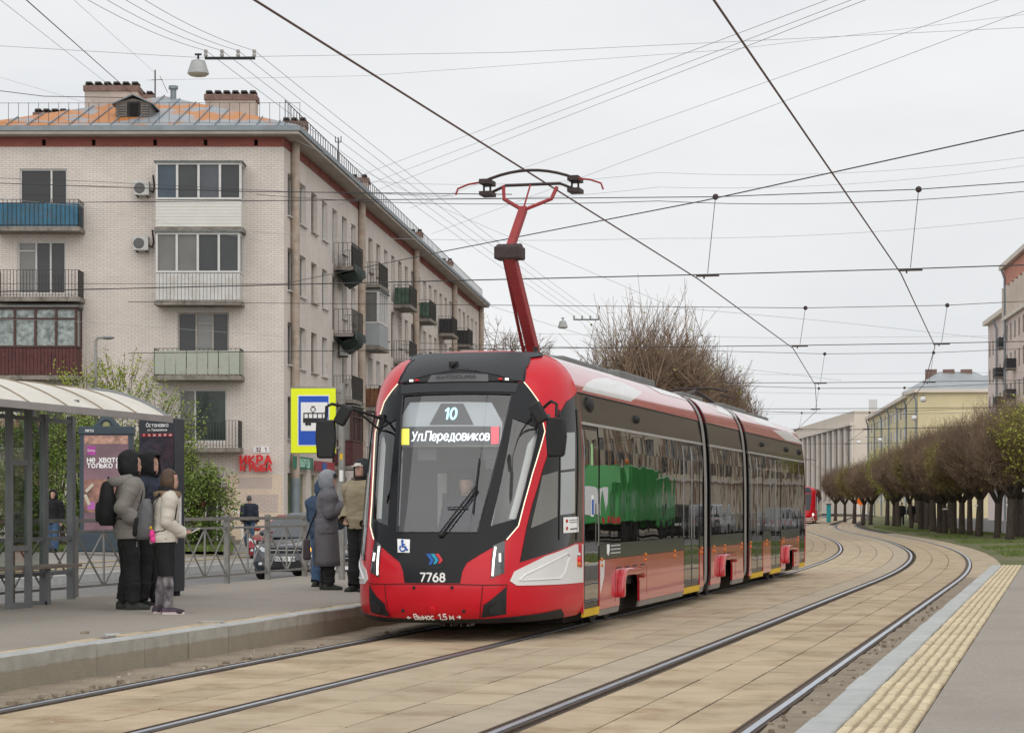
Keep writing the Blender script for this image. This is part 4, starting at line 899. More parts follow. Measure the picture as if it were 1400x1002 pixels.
# ================================================================== buildings
def cdir(x, d): return Vector((x * CT - d * ST, x * ST + d * CT, 0)).normalized()
def facade(name, O, ux, n, width, z0, z1, rects, mt, parent, reveal=.14, mt_rev=None):
    """wall with window openings; rects = [(u0, u1, z0, z1)], reveals go back by `reveal`"""
    us = sorted({0.0, width, *[r[0] for r in rects], *[r[1] for r in rects]}); zs = sorted({z0, z1, *[r[2] for r in rects], *[r[3] for r in rects]})
    b = MB(); P = lambda u, z, k=0.0: O + ux * u - n * k + Vector((0, 0, z))
    for i in range(len(us) - 1):
        run = None
        for j in range(len(zs) - 1):
            uc, zc = (us[i] + us[i + 1]) / 2, (zs[j] + zs[j + 1]) / 2
            if not any(r[0] < uc < r[1] and r[2] < zc < r[3] for r in rects):
                b.quad(P(us[i], zs[j]), P(us[i + 1], zs[j]), P(us[i + 1], zs[j + 1]), P(us[i], zs[j + 1]))
    for r in rects:
        u0, u1, a, c = r
        for (p, q) in (((u0, a), (u1, a)), ((u1, a), (u1, c)), ((u1, c), (u0, c)), ((u0, c), (u0, a))):
            b.quad(P(*p), P(*q), P(*q, reveal), P(*p, reveal))
    _NOFIX[0] = True; o = b.build(name, mt, parent); _NOFIX[0] = False
    return o
m_wfr = mat('window_frame_white', (.62, .61, .59), .5, var=.06, vs=3); m_wfro = mat('window_frame_old', (.40, .37, .33), .7, var=.15, vs=4); m_wbrown = mat('frame_brown', (.085, .045, .038), .7, var=.25, vs=8)
def pane_mat(name, col, objv=.4):
    return mat(name, col, .06, var=.15, vs=1.1, objvar=objv, spec=.38, bump=.015, bs=1.5)
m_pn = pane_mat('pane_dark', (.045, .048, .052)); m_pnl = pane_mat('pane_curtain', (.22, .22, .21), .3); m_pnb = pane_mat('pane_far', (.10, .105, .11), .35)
def window(O, ux, n, u0, u1, z0, z1, parent, cuts=(.5,), fm=None, pm=None, fw=.06, back=.12, trans=None, sill=False, name='window', frame_d=.06):
    """frame with mullions at the given shares of the width and one pane per light"""
    fm = fm or m_wfr; P = lambda u, z, k: O + ux * u - n * k + Vector((0, 0, z)); b = MB()
    def bar(a0, a1, c0, c1, k0=back, k1=None):
        k1 = back - frame_d if k1 is None else k1
        b.prism([P(a0, c0, k0), P(a1, c0, k0), P(a1, c1, k0), P(a0, c1, k0)], [P(a0, c0, k1), P(a1, c0, k1), P(a1, c1, k1), P(a0, c1, k1)])
    bar(u0 + .002, u0 + fw, z0 + .002, z1 - .002); bar(u1 - fw, u1 - .002, z0 + .002, z1 - .002); bar(u0 + fw, u1 - fw, z0 + .002, z0 + fw); bar(u0 + fw, u1 - fw, z1 - fw, z1 - .002)
    xs = [u0 + fw] + [u0 + (u1 - u0) * c for c in cuts] + [u1 - fw]
    for c in xs[1:-1]: bar(c - fw * .55, c + fw * .55, z0 + fw, z1 - fw)
    if trans:
        for i, c in enumerate(trans):
            if c: bar(xs[i], xs[i + 1], z0 + (z1 - z0) * c - fw * .4, z0 + (z1 - z0) * c + fw * .4)
    if sill: bar(u0 - .06, u1 + .06, z0 - .05, z0 - .005, .02, -.10)
    w = b.build(name, fm, parent)
    for i, (a, c) in enumerate(zip(xs, xs[1:])):
        q = MB(); q.quad(P(a, z0 + fw * .5, back - .012), P(c, z0 + fw * .5, back - .012), P(c, z1 - fw * .5, back - .012), P(a, z1 - fw * .5, back - .012))
        pmm = pm[i % len(pm)] if isinstance(pm, (list, tuple)) else (pm or m_pn); q.build('pane', pmm, w)
    return w
# ------------------------------------------------------------------ brick apartment house on the left
D0 = 79.0; XR = -8.5; XLF = -19.6
zf = lambda y, d=D0: EYE + (HZ - y) * d / FPX
xf = lambda u, d=D0: (u - 700) * d / FPX
UX = cdir(1, 0); NF = cdir(0, -1); VS = cdir(.0927, .9957); NS = cdir(.9957, -.0927)
corner = cw(XR, D0, 0)
m_bf = brick_mat('white_brick_front', (CT, ST), (.77, .705, .645), (.71, .65, .595), (.50, .43, .385), stain=(.66, .595, .535))
m_bs = brick_mat('white_brick_side', (VS.x, VS.y), (.77, .705, .645), (.71, .65, .595), (.52, .45, .40), stain=(.67, .605, .545))
m_rbf = brick_mat('red_brick_front', (CT, ST), (.36, .105, .08), (.29, .09, .07), (.22, .10, .085)); m_rbs = brick_mat('red_brick_side', (VS.x, VS.y), (.36, .105, .08), (.29, .09, .07), (.22, .10, .085))
m_soff = mat('soffit_plaster', (.44, .40, .355), .85, var=.12, vs=1.5, dirt=(.30, .27, .24), dirts=1.0)
m_roofm = mat('sheet_metal_roof', (.33, .36, .385), .5, metal=.25, var=.15, vs=1.2, dirt=(.56, .21, .045), dirts=.42, dirtamt=.95)
for _nd in m_roofm.node_tree.nodes:
    if _nd.type == 'MAP_RANGE' and abs(_nd.inputs[1].default_value - .48) < .01: _nd.inputs[1].default_value = .47; _nd.inputs[2].default_value = .52
m_gut = mat('gutter_grey', (.24, .275, .30), .55, metal=.2, var=.15, vs=2)
m_pipe = mat('drainpipe_beige', (.44, .365, .30), .7, var=.2, vs=3, dirt=(.33, .20, .12), dirts=2.5)
m_slabc = mat('balcony_concrete', (.26, .235, .205), .9, var=.25, vs=4, dirt=(.10, .085, .07), dirts=2.2, dirtamt=.8)
m_rust = mat('railing_iron', (.065, .06, .055), .7, var=.3, vs=10)
m_chim = mat('chimney_plaster', (.47, .405, .36), .9, var=.12, vs=2, dirt=(.34, .28, .24), dirts=1.5); m_chcap = mat('chimney_cap', (.20, .13, .11), .9, var=.3, vs=5)
house = thing('apartment_house', 'five-storey white brick apartment house with red brick band and rusty metal roof', 'building', cw(XR, D0, 0) + Vector((0, 0, .1)))
Of = cw(XLF, D0, 0); WFR = XR - XLF
U = lambda px_, d=D0: xf(px_, d) - XLF        # pixel column -> metres along the front wall
frects = []
def FR(u0, v0, u1, v1): r = (U(u0), U(u1), zf(v1), zf(v0)); frects.append(r); return r
rA = FR(27, 231, 92, 296); rB = FR(24, 330, 90, 402); rC = FR(10, 420, 95, 505); rF = FR(243, 427, 313, 505); rG = FR(244, 532, 310, 604)
rD = FR(235, 228, 312, 300); rE = FR(235, 325, 312, 400); rH = FR(24, 532, 90, 604)
rDoor = FR(262, 650, 304, 742); rGw = FR(120, 655, 180, 720)
facade('wall', Of, UX, NF, WFR, -.2, zf(201), frects, m_bf, house)
window(Of, UX, NF, *rA, house, cuts=(.66,), pm=[m_pn, m_pn]); window(Of, UX, NF, *rB, house, cuts=(.38, .68), pm=[m_pnl, m_pn, m_pn], trans=(.82, 0, 0)); window(Of, UX, NF, *rC, house, cuts=(.5,)); window(Of, UX, NF, *rH, house, cuts=(.5,))
window(Of, UX, NF, *rF, house, cuts=(.36, .68), pm=[m_pn, m_pnl, m_pn], fm=m_wfro, trans=(0, .8, 0)); window(Of, UX, NF, *rG, house, cuts=(.34,), pm=[m_pnl, pane_mat('pane_green', (.045, .065, .055))])
window(Of, UX, NF, *rD, house, cuts=(.5,)); window(Of, UX, NF, *rE, house, cuts=(.5,))
m_door = mat('shop_door', (.30, .06, .05), .6, var=.2, vs=3)
window(Of, UX, NF, *rDoor, house, cuts=(.45,), pm=[m_door, pane_mat('door_pane', (.05, .05, .05))], name='door', trans=(.7, 0)); window(Of, UX, NF, *rGw, house, cuts=(.5,), pm=m_pn)
# red brick band with attic vents
vents = [(U(u - 2.6), U(u + 2.6), zf(199.3), zf(191)) for u in (60, 128, 212, 281, 350)]
Ofb = Of + NF * .012
facade('red_band', Ofb, UX, NF, WFR + .012, zf(201) + .002, zf(187.5), vents, m_rbf, house, reveal=.25)
for v_ in vents:
    b = MB(); P = lambda u, z: Ofb + UX * u - NF * .24 + Vector((0, 0, z)); b.quad(P(v_[0], v_[2]), P(v_[1], v_[2]), P(v_[1], v_[3]), P(v_[0], v_[3])); b.build('attic_vent', mat('vent_dark', (.01, .01, .01), .9), house)
# the long side wall
LS = 67.5; ZT = zf(187.5); FLOORS = [11.6, 8.8, 6.0, 3.2]
dd_of = lambda px_: 45980 / (970 - px_) - 0.0          # photo column -> view depth on the side wall
tof = lambda px_: (dd_of(px_) - D0) / .9957
srects = []; swin = []
for k in range(4):
    for i in range(7):
        t0 = 1.35 + 16.6 * k + 2.37 * i
        for j, fz in enumerate(FLOORS):
            door = (i in (4,) or (k > 0 and i == 0)) or (k > 1 and i == 3)
            w = .62
            r = (t0 - w, t0 + w, fz + (.12 if door else .82), fz + 2.42); srects.append(r); swin.append((r, door, k, i, j))
shopr = [(1.35 + 2.37 * i + 16.6 * k - .62, 1.35 + 2.37 * i + 16.6 * k + .62, .35, 2.75) for k in range(4) for i in range(7)]
facade('side_wall', corner, VS, NS, LS, -.2, zf(201), srects + shopr, m_bs, house, reveal=.20)
facade('red_band_side', corner + NS * .012, VS, NS, LS, zf(201) + .002, ZT, [(2.5 + 2.37 * q, 2.5 + 2.37 * q + .16, zf(199), zf(191)) for q in range(27)], m_rbs, house, reveal=.3)
b = MB(); b.prism([corner - NS * .4 + VS * .05 + Vector((0, 0, ZT - .6)), corner - NS * .38 + VS * .05 + Vector((0, 0, ZT - .6)), corner - NS * .38 + VS * .05 + Vector((0, 0, ZT)), corner - NS * .4 + VS * .05 + Vector((0, 0, ZT))], [p + VS * (LS - .1) for p in [corner - NS * .4 + Vector((0, 0, ZT - .6)), corner - NS * .38 + Vector((0, 0, ZT - .6)), corner - NS * .38 + Vector((0, 0, ZT)), corner - NS * .4 + Vector((0, 0, ZT))]]); b.build('vent_backing', mat('vent_dark', (.01, .01, .01), .9), house)
wr = random.Random(21)
for r, door, k, i, j in swin:
    fm = m_wfr if wr.random() < .6 else (m_wfro if wr.random() < .8 else m_wbrown)
    window(corner, VS, NS, *r, house, cuts=(.5,) if k < 2 else (), fm=fm, pm=wr.choice((m_pn, m_pn, m_pnl)), back=.19, sill=not door)
m_poster = mat('shop_film', (.12, .30, .20), .3, var=.7, vs=1.6, dirt=(.55, .42, .12), dirts=1.5, dirtamt=.7)
for q, r in enumerate(shopr): window(corner, VS, NS, *r, house, cuts=(), fm=m_pipe, pm=m_poster if q < 4 else m_pn, back=.18, name='shop_window')
# back walls close the volume
far = corner + VS * LS; bl = cw(XLF, D0, 0); bfar = bl + VS * LS
b = MB(); b.quad(far, bfar, bfar + Vector((0, 0, ZT)), far + Vector((0, 0, ZT))); b.build('end_wall', m_bf, house); b = MB(); b.quad(bl, bfar, bfar + Vector((0, 0, ZT)), bl + Vector((0, 0, ZT))); b.build('rear_wall', m_bs, house)
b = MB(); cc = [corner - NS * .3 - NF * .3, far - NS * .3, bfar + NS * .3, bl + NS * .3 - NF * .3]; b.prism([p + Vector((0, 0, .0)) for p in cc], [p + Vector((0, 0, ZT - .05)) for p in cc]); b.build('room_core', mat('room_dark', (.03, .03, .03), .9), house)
# eaves and roof
OV = .62
def E_(x, d): return cw(x, d, 0)
eFL = bl + NF * OV - UX * OV; eFR = corner + NF * OV + NS * OV; eBR = far + NS * OV + VS * OV; eBL = bfar - NS * OV + VS * OV
zS, zE = ZT + .002, ZT + .30
b = MB(); b.prism([p + Vector((0, 0, zS + (.0 if q else 0))) for q, p in enumerate((eFL, eFR, eBR, eBL))], [p + Vector((0, 0, zS + .12)) for p in (eFL, eFR, eBR, eBL)]); b.build('eaves', m_soff, house)
b = MB(); g = .06
gl = [eFL - UX * g + NF * g, eFR + NS * g + NF * g, eBR + NS * g, eBL - NS * g]
b.prism([p + Vector((0, 0, zS + .122)) for p in gl], [p + Vector((0, 0, zE)) for p in gl]); b.build('gutter', m_gut, house)
mid = (bl + corner) / 2; apex = mid - NF * 6.8 + Vector((0, 0, 18.05)); apex2 = (bfar + far) / 2 - VS * 6.8 + Vector((0, 0, 18.05))
zR = zE + .004
def roof_tri(p, q, ap, n, rows, base_lift=0.0):
    """sheets of a hip: strips up the slope between lines from eave p..q, one object per sheet"""
    out = []; L = (q - p); 
    for i in range(n):
        f0, f1 = i / n, (i + 1) / n
        def top(f): return min(1, (f / .5 if f < .5 else (1 - f) / .5))
        def pt(f, h): 
            base = p + L * f; apx = Vector((ap.x, ap.y, ap.z)); m_ = p + L * .5
            return base + (apx - m_) * h
        for r_ in range(rows):
            h0 = r_ / rows; h1 = (r_ + 1) / rows
            a0, a1 = min(h1, top(f0)), min(h1, top(f1))
            if a0 <= h0 + 1e-4 and a1 <= h0 + 1e-4: continue
            pts = [pt(f0 + .002 / n, h0 if top(f0) > h0 else top(f0)), pt(f1, h0 if top(f1) > h0 else top(f1)), pt(f1, a1), pt(f0 + .002 / n, a0)]
            if top(f0) <= h0: pts = pts[1:]
            if top(f1) <= h0: pts = [pts[0]] + pts[2:] if len(pts) == 4 else pts
            nn = L.cross(ap - p).normalized(); nn = nn if nn.z > 0 else -nn
            b = MB(); b.prism([x for x in pts], [x + nn * .02 for x in pts]); b.build('roof_sheet', m_roofm, house)
            if r_ == 0 or top(f1) > h0:
                h_ = min(a1, h1)
                if h_ > h0 + .02: b = MB(); b.beam(pt(f1, h0) + nn * .04, pt(f1, h_) + nn * .04, .03, .07); b.build('roof_seam', m_gut, house)
z3 = Vector((0, 0, zR))
roof_tri(eFL + z3, eFR + z3, apex, 16, 2)
b = MB(); b.quad(eFR + z3, eBR + z3, apex2, apex); b.quad(eFL + z3, eBL + z3, apex2, apex); b.quad(eBR + z3, eBL + z3, apex2); b.build('roof_slope', m_roofm, house)
# roof railing: thin posts and two bars along front and side
b = MB()
def railing(b, p, q, h, step, r=.012, bars=(1.0, .5)):
    L = (q - p); n = max(1, int(L.length / step))
    for i in range(n + 1):
        a = p + L * (i / n); b.beam(a, a + Vector((0, 0, h)), r * 2)
    for f in bars: b.beam(p + Vector((0, 0, h * f)), q + Vector((0, 0, h * f)), r * 2)
railing(b, eFL + z3 - NF * .5, eFR + z3 - NF * .5, .95, .37, .007, (.98, .2)); b.build('roof_railing', m_rust, house)
b = MB(); railing(b, eFR + z3 - NS * .5, eBR + z3 - NS * .5, .95, .55, .012, (.98, .2)); b.build('roof_railing', m_rust, house)
# chimneys with their rows of cowls
def chimney(u, v0, v1, wpx, d, dep=.9):
    x0, x1 = xf(u - wpx / 2, d), xf(u + wpx / 2, d); z0, z1 = zf(v1, d) - .8, zf(v0, d)
    cap_h = .22; P = lambda x, k, z: cw(x, d + k, z)
    def bx(b, a0, a1, k0, k1, c0, c1): b.prism([P(a0, k0, c0), P(a1, k0, c0), P(a1, k1, c0), P(a0, k1, c0)], [P(a0, k0, c1), P(a1, k0, c1), P(a1, k1, c1), P(a0, k1, c1)])
    b = MB(); bx(b, x0 + .05, x1 - .05, 0, dep, z0, z1 - cap_h - .18); c = b.build('chimney', m_chim, house)
    b = MB(); bx(b, x0, x1, -.06, dep + .06, z1 - cap_h - .18, z1 - .18); b.build('chimney_cap', m_chcap, c)
    n = max(2, int((x1 - x0) / .32)); b = MB()
    for i in range(n):
        q = x0 + (x1 - x0) * (i + .5) / n; bx(b, q - .11, q + .11, .1, dep - .1, z1 - .06, z1); bx(b, q - .13, q - .08, .1, dep - .1, z1 - .18, z1 - .05)
    b.build('chimney_cowls', m_rust, c)
chimney(152, 111, 150, 76, 84); chimney(315, 123, 166, 72, 84); chimney(68, 148, 166, 46, 86, 1.2); chimney(402, 160, 178, 34, 89); chimney(491, 238, 268, 27, 103); chimney(569, 313, 332, 18, 121); chimney(611, 353, 368, 17, 139); chimney(198, 124, 138, 22, 90)
# dormer
d = 80.3; x0, x1 = xf(158, d), xf(206, d); zb, zt, zp = zf(168, d), zf(141, d), zf(131, d)
P = lambda x, k, z: cw(x, d + k, z); xm = (x0 + x1) / 2
b = MB(); b.prism([P(x0, 0, zb), P(x1, 0, zb), P(x1, 0, zt), P(xm, 0, zp - .1), P(x0, 0, zt)], [P(x0, 3.2, zb), P(x1, 3.2, zb), P(x1, 3.2, zt), P(xm, 3.2, zp - .1), P(x0, 3.2, zt)])
dm = b.build('dormer', mat('weathered_wood', (.17, .155, .14), .9, var=.3, vs=6, stretch=(1, 1, 6)), house)
b = MB(); b.prism([P(x0 - .12, -.15, zt - .08), P(xm, -.15, zp), P(xm, -.15, zp + .05), P(x0 - .12, -.15, zt - .03)], [P(x0 - .12, 3.4, zt - .08), P(xm, 3.4, zp), P(xm, 3.4, zp + .05), P(x0 - .12, 3.4, zt - .03)]); b.prism([P(x1 + .12, -.15, zt - .08), P(xm, -.15, zp), P(xm, -.15, zp + .05), P(x1 + .12, -.15, zt - .03)], [P(x1 + .12, 3.4, zt - .08), P(xm, 3.4, zp), P(xm, 3.4, zp + .05), P(x1 + .12, 3.4, zt - .03)]); b.build('dormer_roof', m_gut, dm)
b = MB(); b.quad(*[P(x, -.012, z) for x, z in ((xf(174, d), zf(165, d)), (xf(192, d), zf(165, d)), (xf(192, d), zf(139.5, d)), (xf(174, d), zf(139.5, d)))]); b.build('dormer_opening', mat('vent_dark', (.01, .01, .01), .9), dm)
for a0, a1 in ((161, 172), (194, 204)):
    for q in range(7):
        z_ = zf(164 - q * 3.2, d); b = MB(); b.prism([P(xf(a0, d), -.01, z_), P(xf(a1, d), -.01, z_), P(xf(a1, d), -.05, z_ - .05), P(xf(a0, d), -.05, z_ - .05)], [P(xf(a0, d), -.01, z_ + .02), P(xf(a1, d), -.01, z_ + .02), P(xf(a1, d), -.05, z_ - .03), P(xf(a0, d), -.05, z_ - .03)]); b.build('louvre_slat', m_soff if False else mat('weathered_wood', (.17, .155, .14)), dm)
b = MB(); p = cw(xf(237, 85), 85, zf(131, 85)); b.tube([p - Vector((0, 0, .5)), p + Vector((0, 0, .25))], .12, 10); b.tube([p + Vector((0, 0, .25)), p + Vector((0, 0, .38))], .19, 10); b.build('roof_vent_pipe', m_gut, house, smooth=40)
p = cw(xf(212, 84), 84, zf(134, 84)); b = MB(); b.tube([p, p + Vector((0, 0, 1.1))], .03, 5); b.tube([p + UX * -.15 + Vector((0, 0, .7)), p + UX * .3 + Vector((0, 0, .72))], .015, 5); b.tube([p + UX * .2 + Vector((0, 0, .85)), p + UX * .5 + Vector((0, 0, .2))], .01, 4); b.build('roof_aerial', m_rust, house)
p = corner + VS * 10.5 + NS * .2 + Vector((0, 0, zE)); b = MB(); b.tube([p, p + Vector((0, 0, 1.5))], .03, 5); b.tube([p + Vector((0, 0, 1.3)) - UX * .12, p + Vector((0, 0, 1.55)) - UX * .12], .02, 4); b.tube([p + Vector((0, 0, 1.3)) + UX * .12, p + Vector((0, 0, 1.55)) + UX * .12], .02, 4); b.tube([p + Vector((0, 0, 1.3)) - UX * .12, p + Vector((0, 0, 1.3)) + UX * .12], .02, 4); b.build('roof_aerial', m_rust, house)
# drainpipes
for px_ in (398, 490, 565, 618, 655):
    t = tof(px_) ; p = corner + VS * t + NS * .16
    b = MB(); b.tube([p + Vector((0, 0, .3)), p + Vector((0, 0, ZT + .02))], .17, 10); b.build('drainpipe', m_pipe, house, smooth=50)
p = corner + VS * (tof(398)) + NS * .16; b = MB(); b.tube([p + Vector((0, 0, .1)), p + Vector((0, 0, 2.55))], .19, 10); b.build('drainpipe_sleeve', m_gut, house, smooth=50)
# balconies: slab is the part, its railing, panels and glazing are its pieces
def balcony(O, ux, n, u0, u1, zfl, dep, style, front=None, side_mat=None, key=0, top=2.5):
    P = lambda u, k, z: O + ux * u + n * k + Vector((0, 0, z))
    def bx(b, a0, a1, k0, k1, c0, c1): b.prism([P(a0, k0, c0), P(a1, k0, c0), P(a1, k1, c0), P(a0, k1, c0)], [P(a0, k0, c1), P(a1, k0, c1), P(a1, k1, c1), P(a0, k1, c1)])
    b = MB(); bx(b, u0 - .06, u1 + .06, .0, dep + .06, zfl - .16, zfl); s = b.build('balcony', m_slabc, house)
    h = 1.0
    if style in ('open', 'sheet', 'tarp', 'panels'):
        b = MB(); st = .115 if style == 'open' else .16
        for a, c in ((P(u0, .02, zfl), P(u0, dep, zfl)), (P(u0, dep, zfl), P(u1, dep, zfl)), (P(u1, dep, zfl), P(u1, .02, zfl))): railing(b, a, c, h, st, .009, (1.0, .08))
        b.build('railing', m_rust, s)
    if style == 'sheet':
        b = MB(); bx(b, u0 + .03, u1 - .03, dep - .05, dep - .03, zfl + .02, zfl + .86); b.build('railing_sheet', front, s); 
        for uu in (u0 + .03, u1 - .05): b = MB(); bx(b, uu, uu + .02, .05, dep - .05, zfl + .02, zfl + .86); b.build('railing_sheet', front, s)
    if style == 'panels':
        n_ = max(3, int((u1 - u0) / .36))
        for q in range(n_):
            a = u0 + (u1 - u0) * q / n_; b = MB(); bx(b, a + .015, a + (u1 - u0) / n_ - .015, dep + .012, dep + .03, zfl + .05, zfl + .92); b.build('balcony_panel', front, s)
        for uu in (u0 - .02, u1): b = MB(); bx(b, uu, uu + .02, .05, dep, zfl + .05, zfl + .92); b.build('balcony_panel', front, s)
    if style == 'tarp':
        rings = []
        for q in range(9):
            f = q / 8; dz = -.45 * sin(pi * min(1, f * 1.1)) - .12 + .08 * sin(q * 2.3); rings.append([P(u0 - .1 + (u1 - u0 + .2) * f, .02, zfl - .1), P(u0 - .1 + (u1 - u0 + .2) * f, dep * .5, zfl - .25 + dz), P(u0 - .1 + (u1 - u0 + .2) * f, dep + .14, zfl - .1 + dz * .7), P(u0 - .1 + (u1 - u0 + .2) * f, dep + .10, zfl + .10)])
        b = MB(); b.loft(rings, cap=False, closed=False); b.build('hanging_tarp', mat('green_tarp', (.025, .045, .04), .7, var=.3, vs=3, bump=.4, bs=8), s, smooth=70)
    if style in ('glazed', 'brown'):
        lo = zfl + 1.02; hi = zfl + top; lm = front; fm = m_wfr if style == 'glazed' else m_wbrown
        # lower boarding
        if side_mat == 'siding':
            for q in range(8):
                c0 = zfl + .02 + q * .122; b = MB(); bx(b, u0, u1, dep - .02, dep + .02 + .012 * 1, c0, c0 + .116); b.build('siding_board', lm, s)
            for uu in (u0, u1 - .02): b = MB(); bx(b, uu, uu + .02, .0, dep - .02, zfl + .02, lo - .01); b.build('siding_end', lm, s)
        else:
            n_ = max(4, int((u1 - u0) / .13)); 
            b = MB()
            for q in range(n_):
                a = u0 + (u1 - u0) * q / n_; bx(b, a + .008, a + (u1 - u0) / n_ - .008, dep - .01, dep + .02, zfl + .02, lo - .02)
            bx(b, u0, u0 + .02, .0, dep, zfl + .02, lo - .02); bx(b, u1 - .02, u1, .0, dep, zfl + .02, lo - .02); b.build('boarding', lm, s, kind='stuff')
        OF_ = P(0, dep, 0)
        window(OF_, ux, n, u0, u1, lo, hi, s, cuts=(.25, .5, .75), fm=fm, pm=(key if isinstance(key, list) else [m_pn, m_pnl, m_pn, m_pnl]), fw=.075, back=.06, trans=(None if style == 'glazed' else (.72, .72, .72, .72)), name='glazing_frame', frame_d=.09)
        for uu, nn in ((u1, ux), (u0, -ux)):
            window(P(uu, 0, 0), n, nn, .02, dep - .02, lo, hi, s, cuts=(), fm=fm, pm=m_pnl, fw=.07, back=.05, name='glazing_end')
        b = MB(); bx(b, u0 - .06, u1 + .06, 0, dep + .10, hi + .002, hi + .07); b.build('bay_roof', mat('corrugated_grey', (.15, .16, .15), .7, var=.3, vs=8), s)
    return s
DB = D0 - .95
UB = lambda px_: xf(px_, DB) - XLF
zB = lambda y: zf(y, DB)
blue_sh = mat('blue_sheet', (.035, .15, .24), .55, var=.35, vs=1.5, dirt=(.10, .10, .09), dirts=1.6); paleg = mat('pale_green_panel', (.40, .43, .36), .7, var=.10, vs=3, dirt=(.27, .26, .22), dirts=3); vinyl = mat('white_vinyl', (.66, .65, .60), .5, var=.04, vs=2); whites = mat('white_corrugated', (.60, .59, .57), .6, var=.08, vs=3, dirt=(.42, .36, .28), dirts=2); brownb = mat('brown_boards', (.105, .038, .036), .75, var=.3, vs=5)
m_floral = mat('floral_curtain', (.26, .30, .29), .25, var=.55, vs=5.5, detail=2)
balcony(Of, UX, NF, UB(-8), UB(107), zB(310), .95, 'sheet', blue_sh); balcony(Of, UX, NF, UB(-8), UB(107), zB(406), .95, 'open')
balcony(Of, UX, NF, UB(-8), UB(105), zB(513), .95, 'brown', brownb, key=[m_floral] * 4); balcony(Of, UX, NF, UB(-8), UB(107), zB(613), .95, 'open')
balcony(Of, UX, NF, UB(213), UB(330), zB(311), .95, 'glazed', vinyl, 'siding', top=2.38, key=[pane_mat('pane_blue', (.05, .075, .10)), m_pn, pane_mat('pane_steel', (.09, .10, .115)), m_pn]); balcony(Of, UX, NF, UB(213), UB(328), zB(411), .95, 'glazed', whites, top=2.5, key=[m_pnl, m_pnl, m_pn, m_pn])
balcony(Of, UX, NF, UB(211), UB(328), zB(513.5), .95, 'panels', paleg); balcony(Of, UX, NF, UB(240), UB(326), zB(612), .95, 'open')
grt = mat('green_boards', (.07, .12, .085), .7, var=.4, vs=3); dkb = mat('dark_boards', (.035, .035, .04), .7, var=.3, vs=4); greyv = mat('grey_vinyl', (.33, .35, .37), .5, var=.05); rustb = mat('rusty_boards', (.22, .10, .05), .8, var=.4, vs=4)
for px_, rows in ((456, ((0, 'tarp', None), (1, 'tarp', None), (2, 'open', None), (3, 'brown', brownb))), (494, ((0, 'open', None), (1, 'glazed', greyv), (2, 'sheet', rustb), (3, 'open', None))), (538, ((0, 'sheet', grt), (1, 'open', None), (2, 'open', None))), (567, ((0, 'sheet', grt), (1, 'sheet', dkb))), (599, ((0, 'sheet', dkb), (1, 'open', None))), (622, ((0, 'sheet', dkb), (1, 'open', None)))):
    t0 = tof(px_)
    for fl, sty, mt_ in rows: 
        balcony(corner, VS, NS, t0, t0 + 2.7, FLOORS[fl], .8, 'sheet' if False else sty, mt_, 'siding' if mt_ is greyv else None)
        if sty == 'tarp':
            b = MB(); P = lambda u, k, z: corner + VS * u + NS * k + Vector((0, 0, z)); bq = [P(t0 + .03, .76, FLOORS[fl] + .02), P(t0 + 2.67, .76, FLOORS[fl] + .02), P(t0 + 2.67, .76, FLOORS[fl] + .9), P(t0 + .03, .76, FLOORS[fl] + .9)]; b.prism(bq, [q - NS * .02 for q in bq]); 
            if fl == 0: b.build('railing_sheet', dkb, house)
# ------------------------------------------------------------------ things on the house wall
def ac_unit(O, ux, n, u, z, lab):
    a = thing('air_conditioner', lab, 'air conditioner', O + ux * u + Vector((0, 0, z)), 'air conditioners on the brick house'); P = lambda x, k, c: O + ux * (u + x) + n * k + Vector((0, 0, z + c))
    def bx(b, a0, a1, k0, k1, c0, c1): b.prism([P(a0, k0, c0), P(a1, k0, c0), P(a1, k1, c0), P(a0, k1, c0)], [P(a0, k0, c1), P(a1, k0, c1), P(a1, k1, c1), P(a0, k1, c1)])
    b = MB(); bx(b, -.28, .28, .12, .42, 0, .52); b.build('casing', mat('ac_white', (.55, .55, .53), .5, var=.08, vs=4), a, bevel=.02)
    b = MB(); b.lathe([(.20, 0), (.20, .012), (.17, .02), (.05, .02)], P(-.07, .42, .26), 18, n); b.build('fan_grille', mat('ac_grille', (.12, .12, .12), .6, var=.3, vs=30), a)
    b = MB(); bx(b, -.2, -.16, 0, .42, -.05, -.003); bx(b, .16, .2, 0, .42, -.05, -.003); b.build('bracket', m_rust, a)
    b = MB(); b.tube([P(.28, .25, .2), P(.38, .2, .12), P(.42, .05, .35), P(.36, .02, .8)], .03, 6); b.build('hose', m_matblk, a)
ac_unit(Of, UX, NF, U(196), zf(269), 'white air conditioner beside the top glazed bay of the brick house'); ac_unit(Of, UX, NF, U(195), zf(344), 'white air conditioner beside the second glazed bay of the brick house')
ac_unit(corner, VS, NS, tof(462), 7.9, 'white air conditioner under the tarpaulin balcony on the long brick wall')
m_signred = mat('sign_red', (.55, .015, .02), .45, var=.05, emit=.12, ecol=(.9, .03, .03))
sg_ = thing('shop_sign', 'red lettered fish and caviar shop sign on the brick wall', 'sign', atD(350, 634, D0 - .1))
for q, (tx, v, sz) in enumerate((('\u0418\u041a\u0420\u0410', 628.5, .30), ('\u0418 \u0420\u042b\u0411\u0410', 639.5, .215))): stroketext('sign_lettering', tx, sz, m_signred, frame_M(atD(350, v, D0 - .14), UX, (0, 0, 1)), sg_, .23, .06, 1.12 if q == 0 else 1.05, .32)
for q in (-.4, .4):
    b = MB(); p = atD(350, 634, D0) + UX * q; b.beam(p + Vector((0, 0, .3)) + NF * .05, p + Vector((0, 0, -.3)) + NF * .05, .03); b.build('sign_rail', m_rust, sg_)
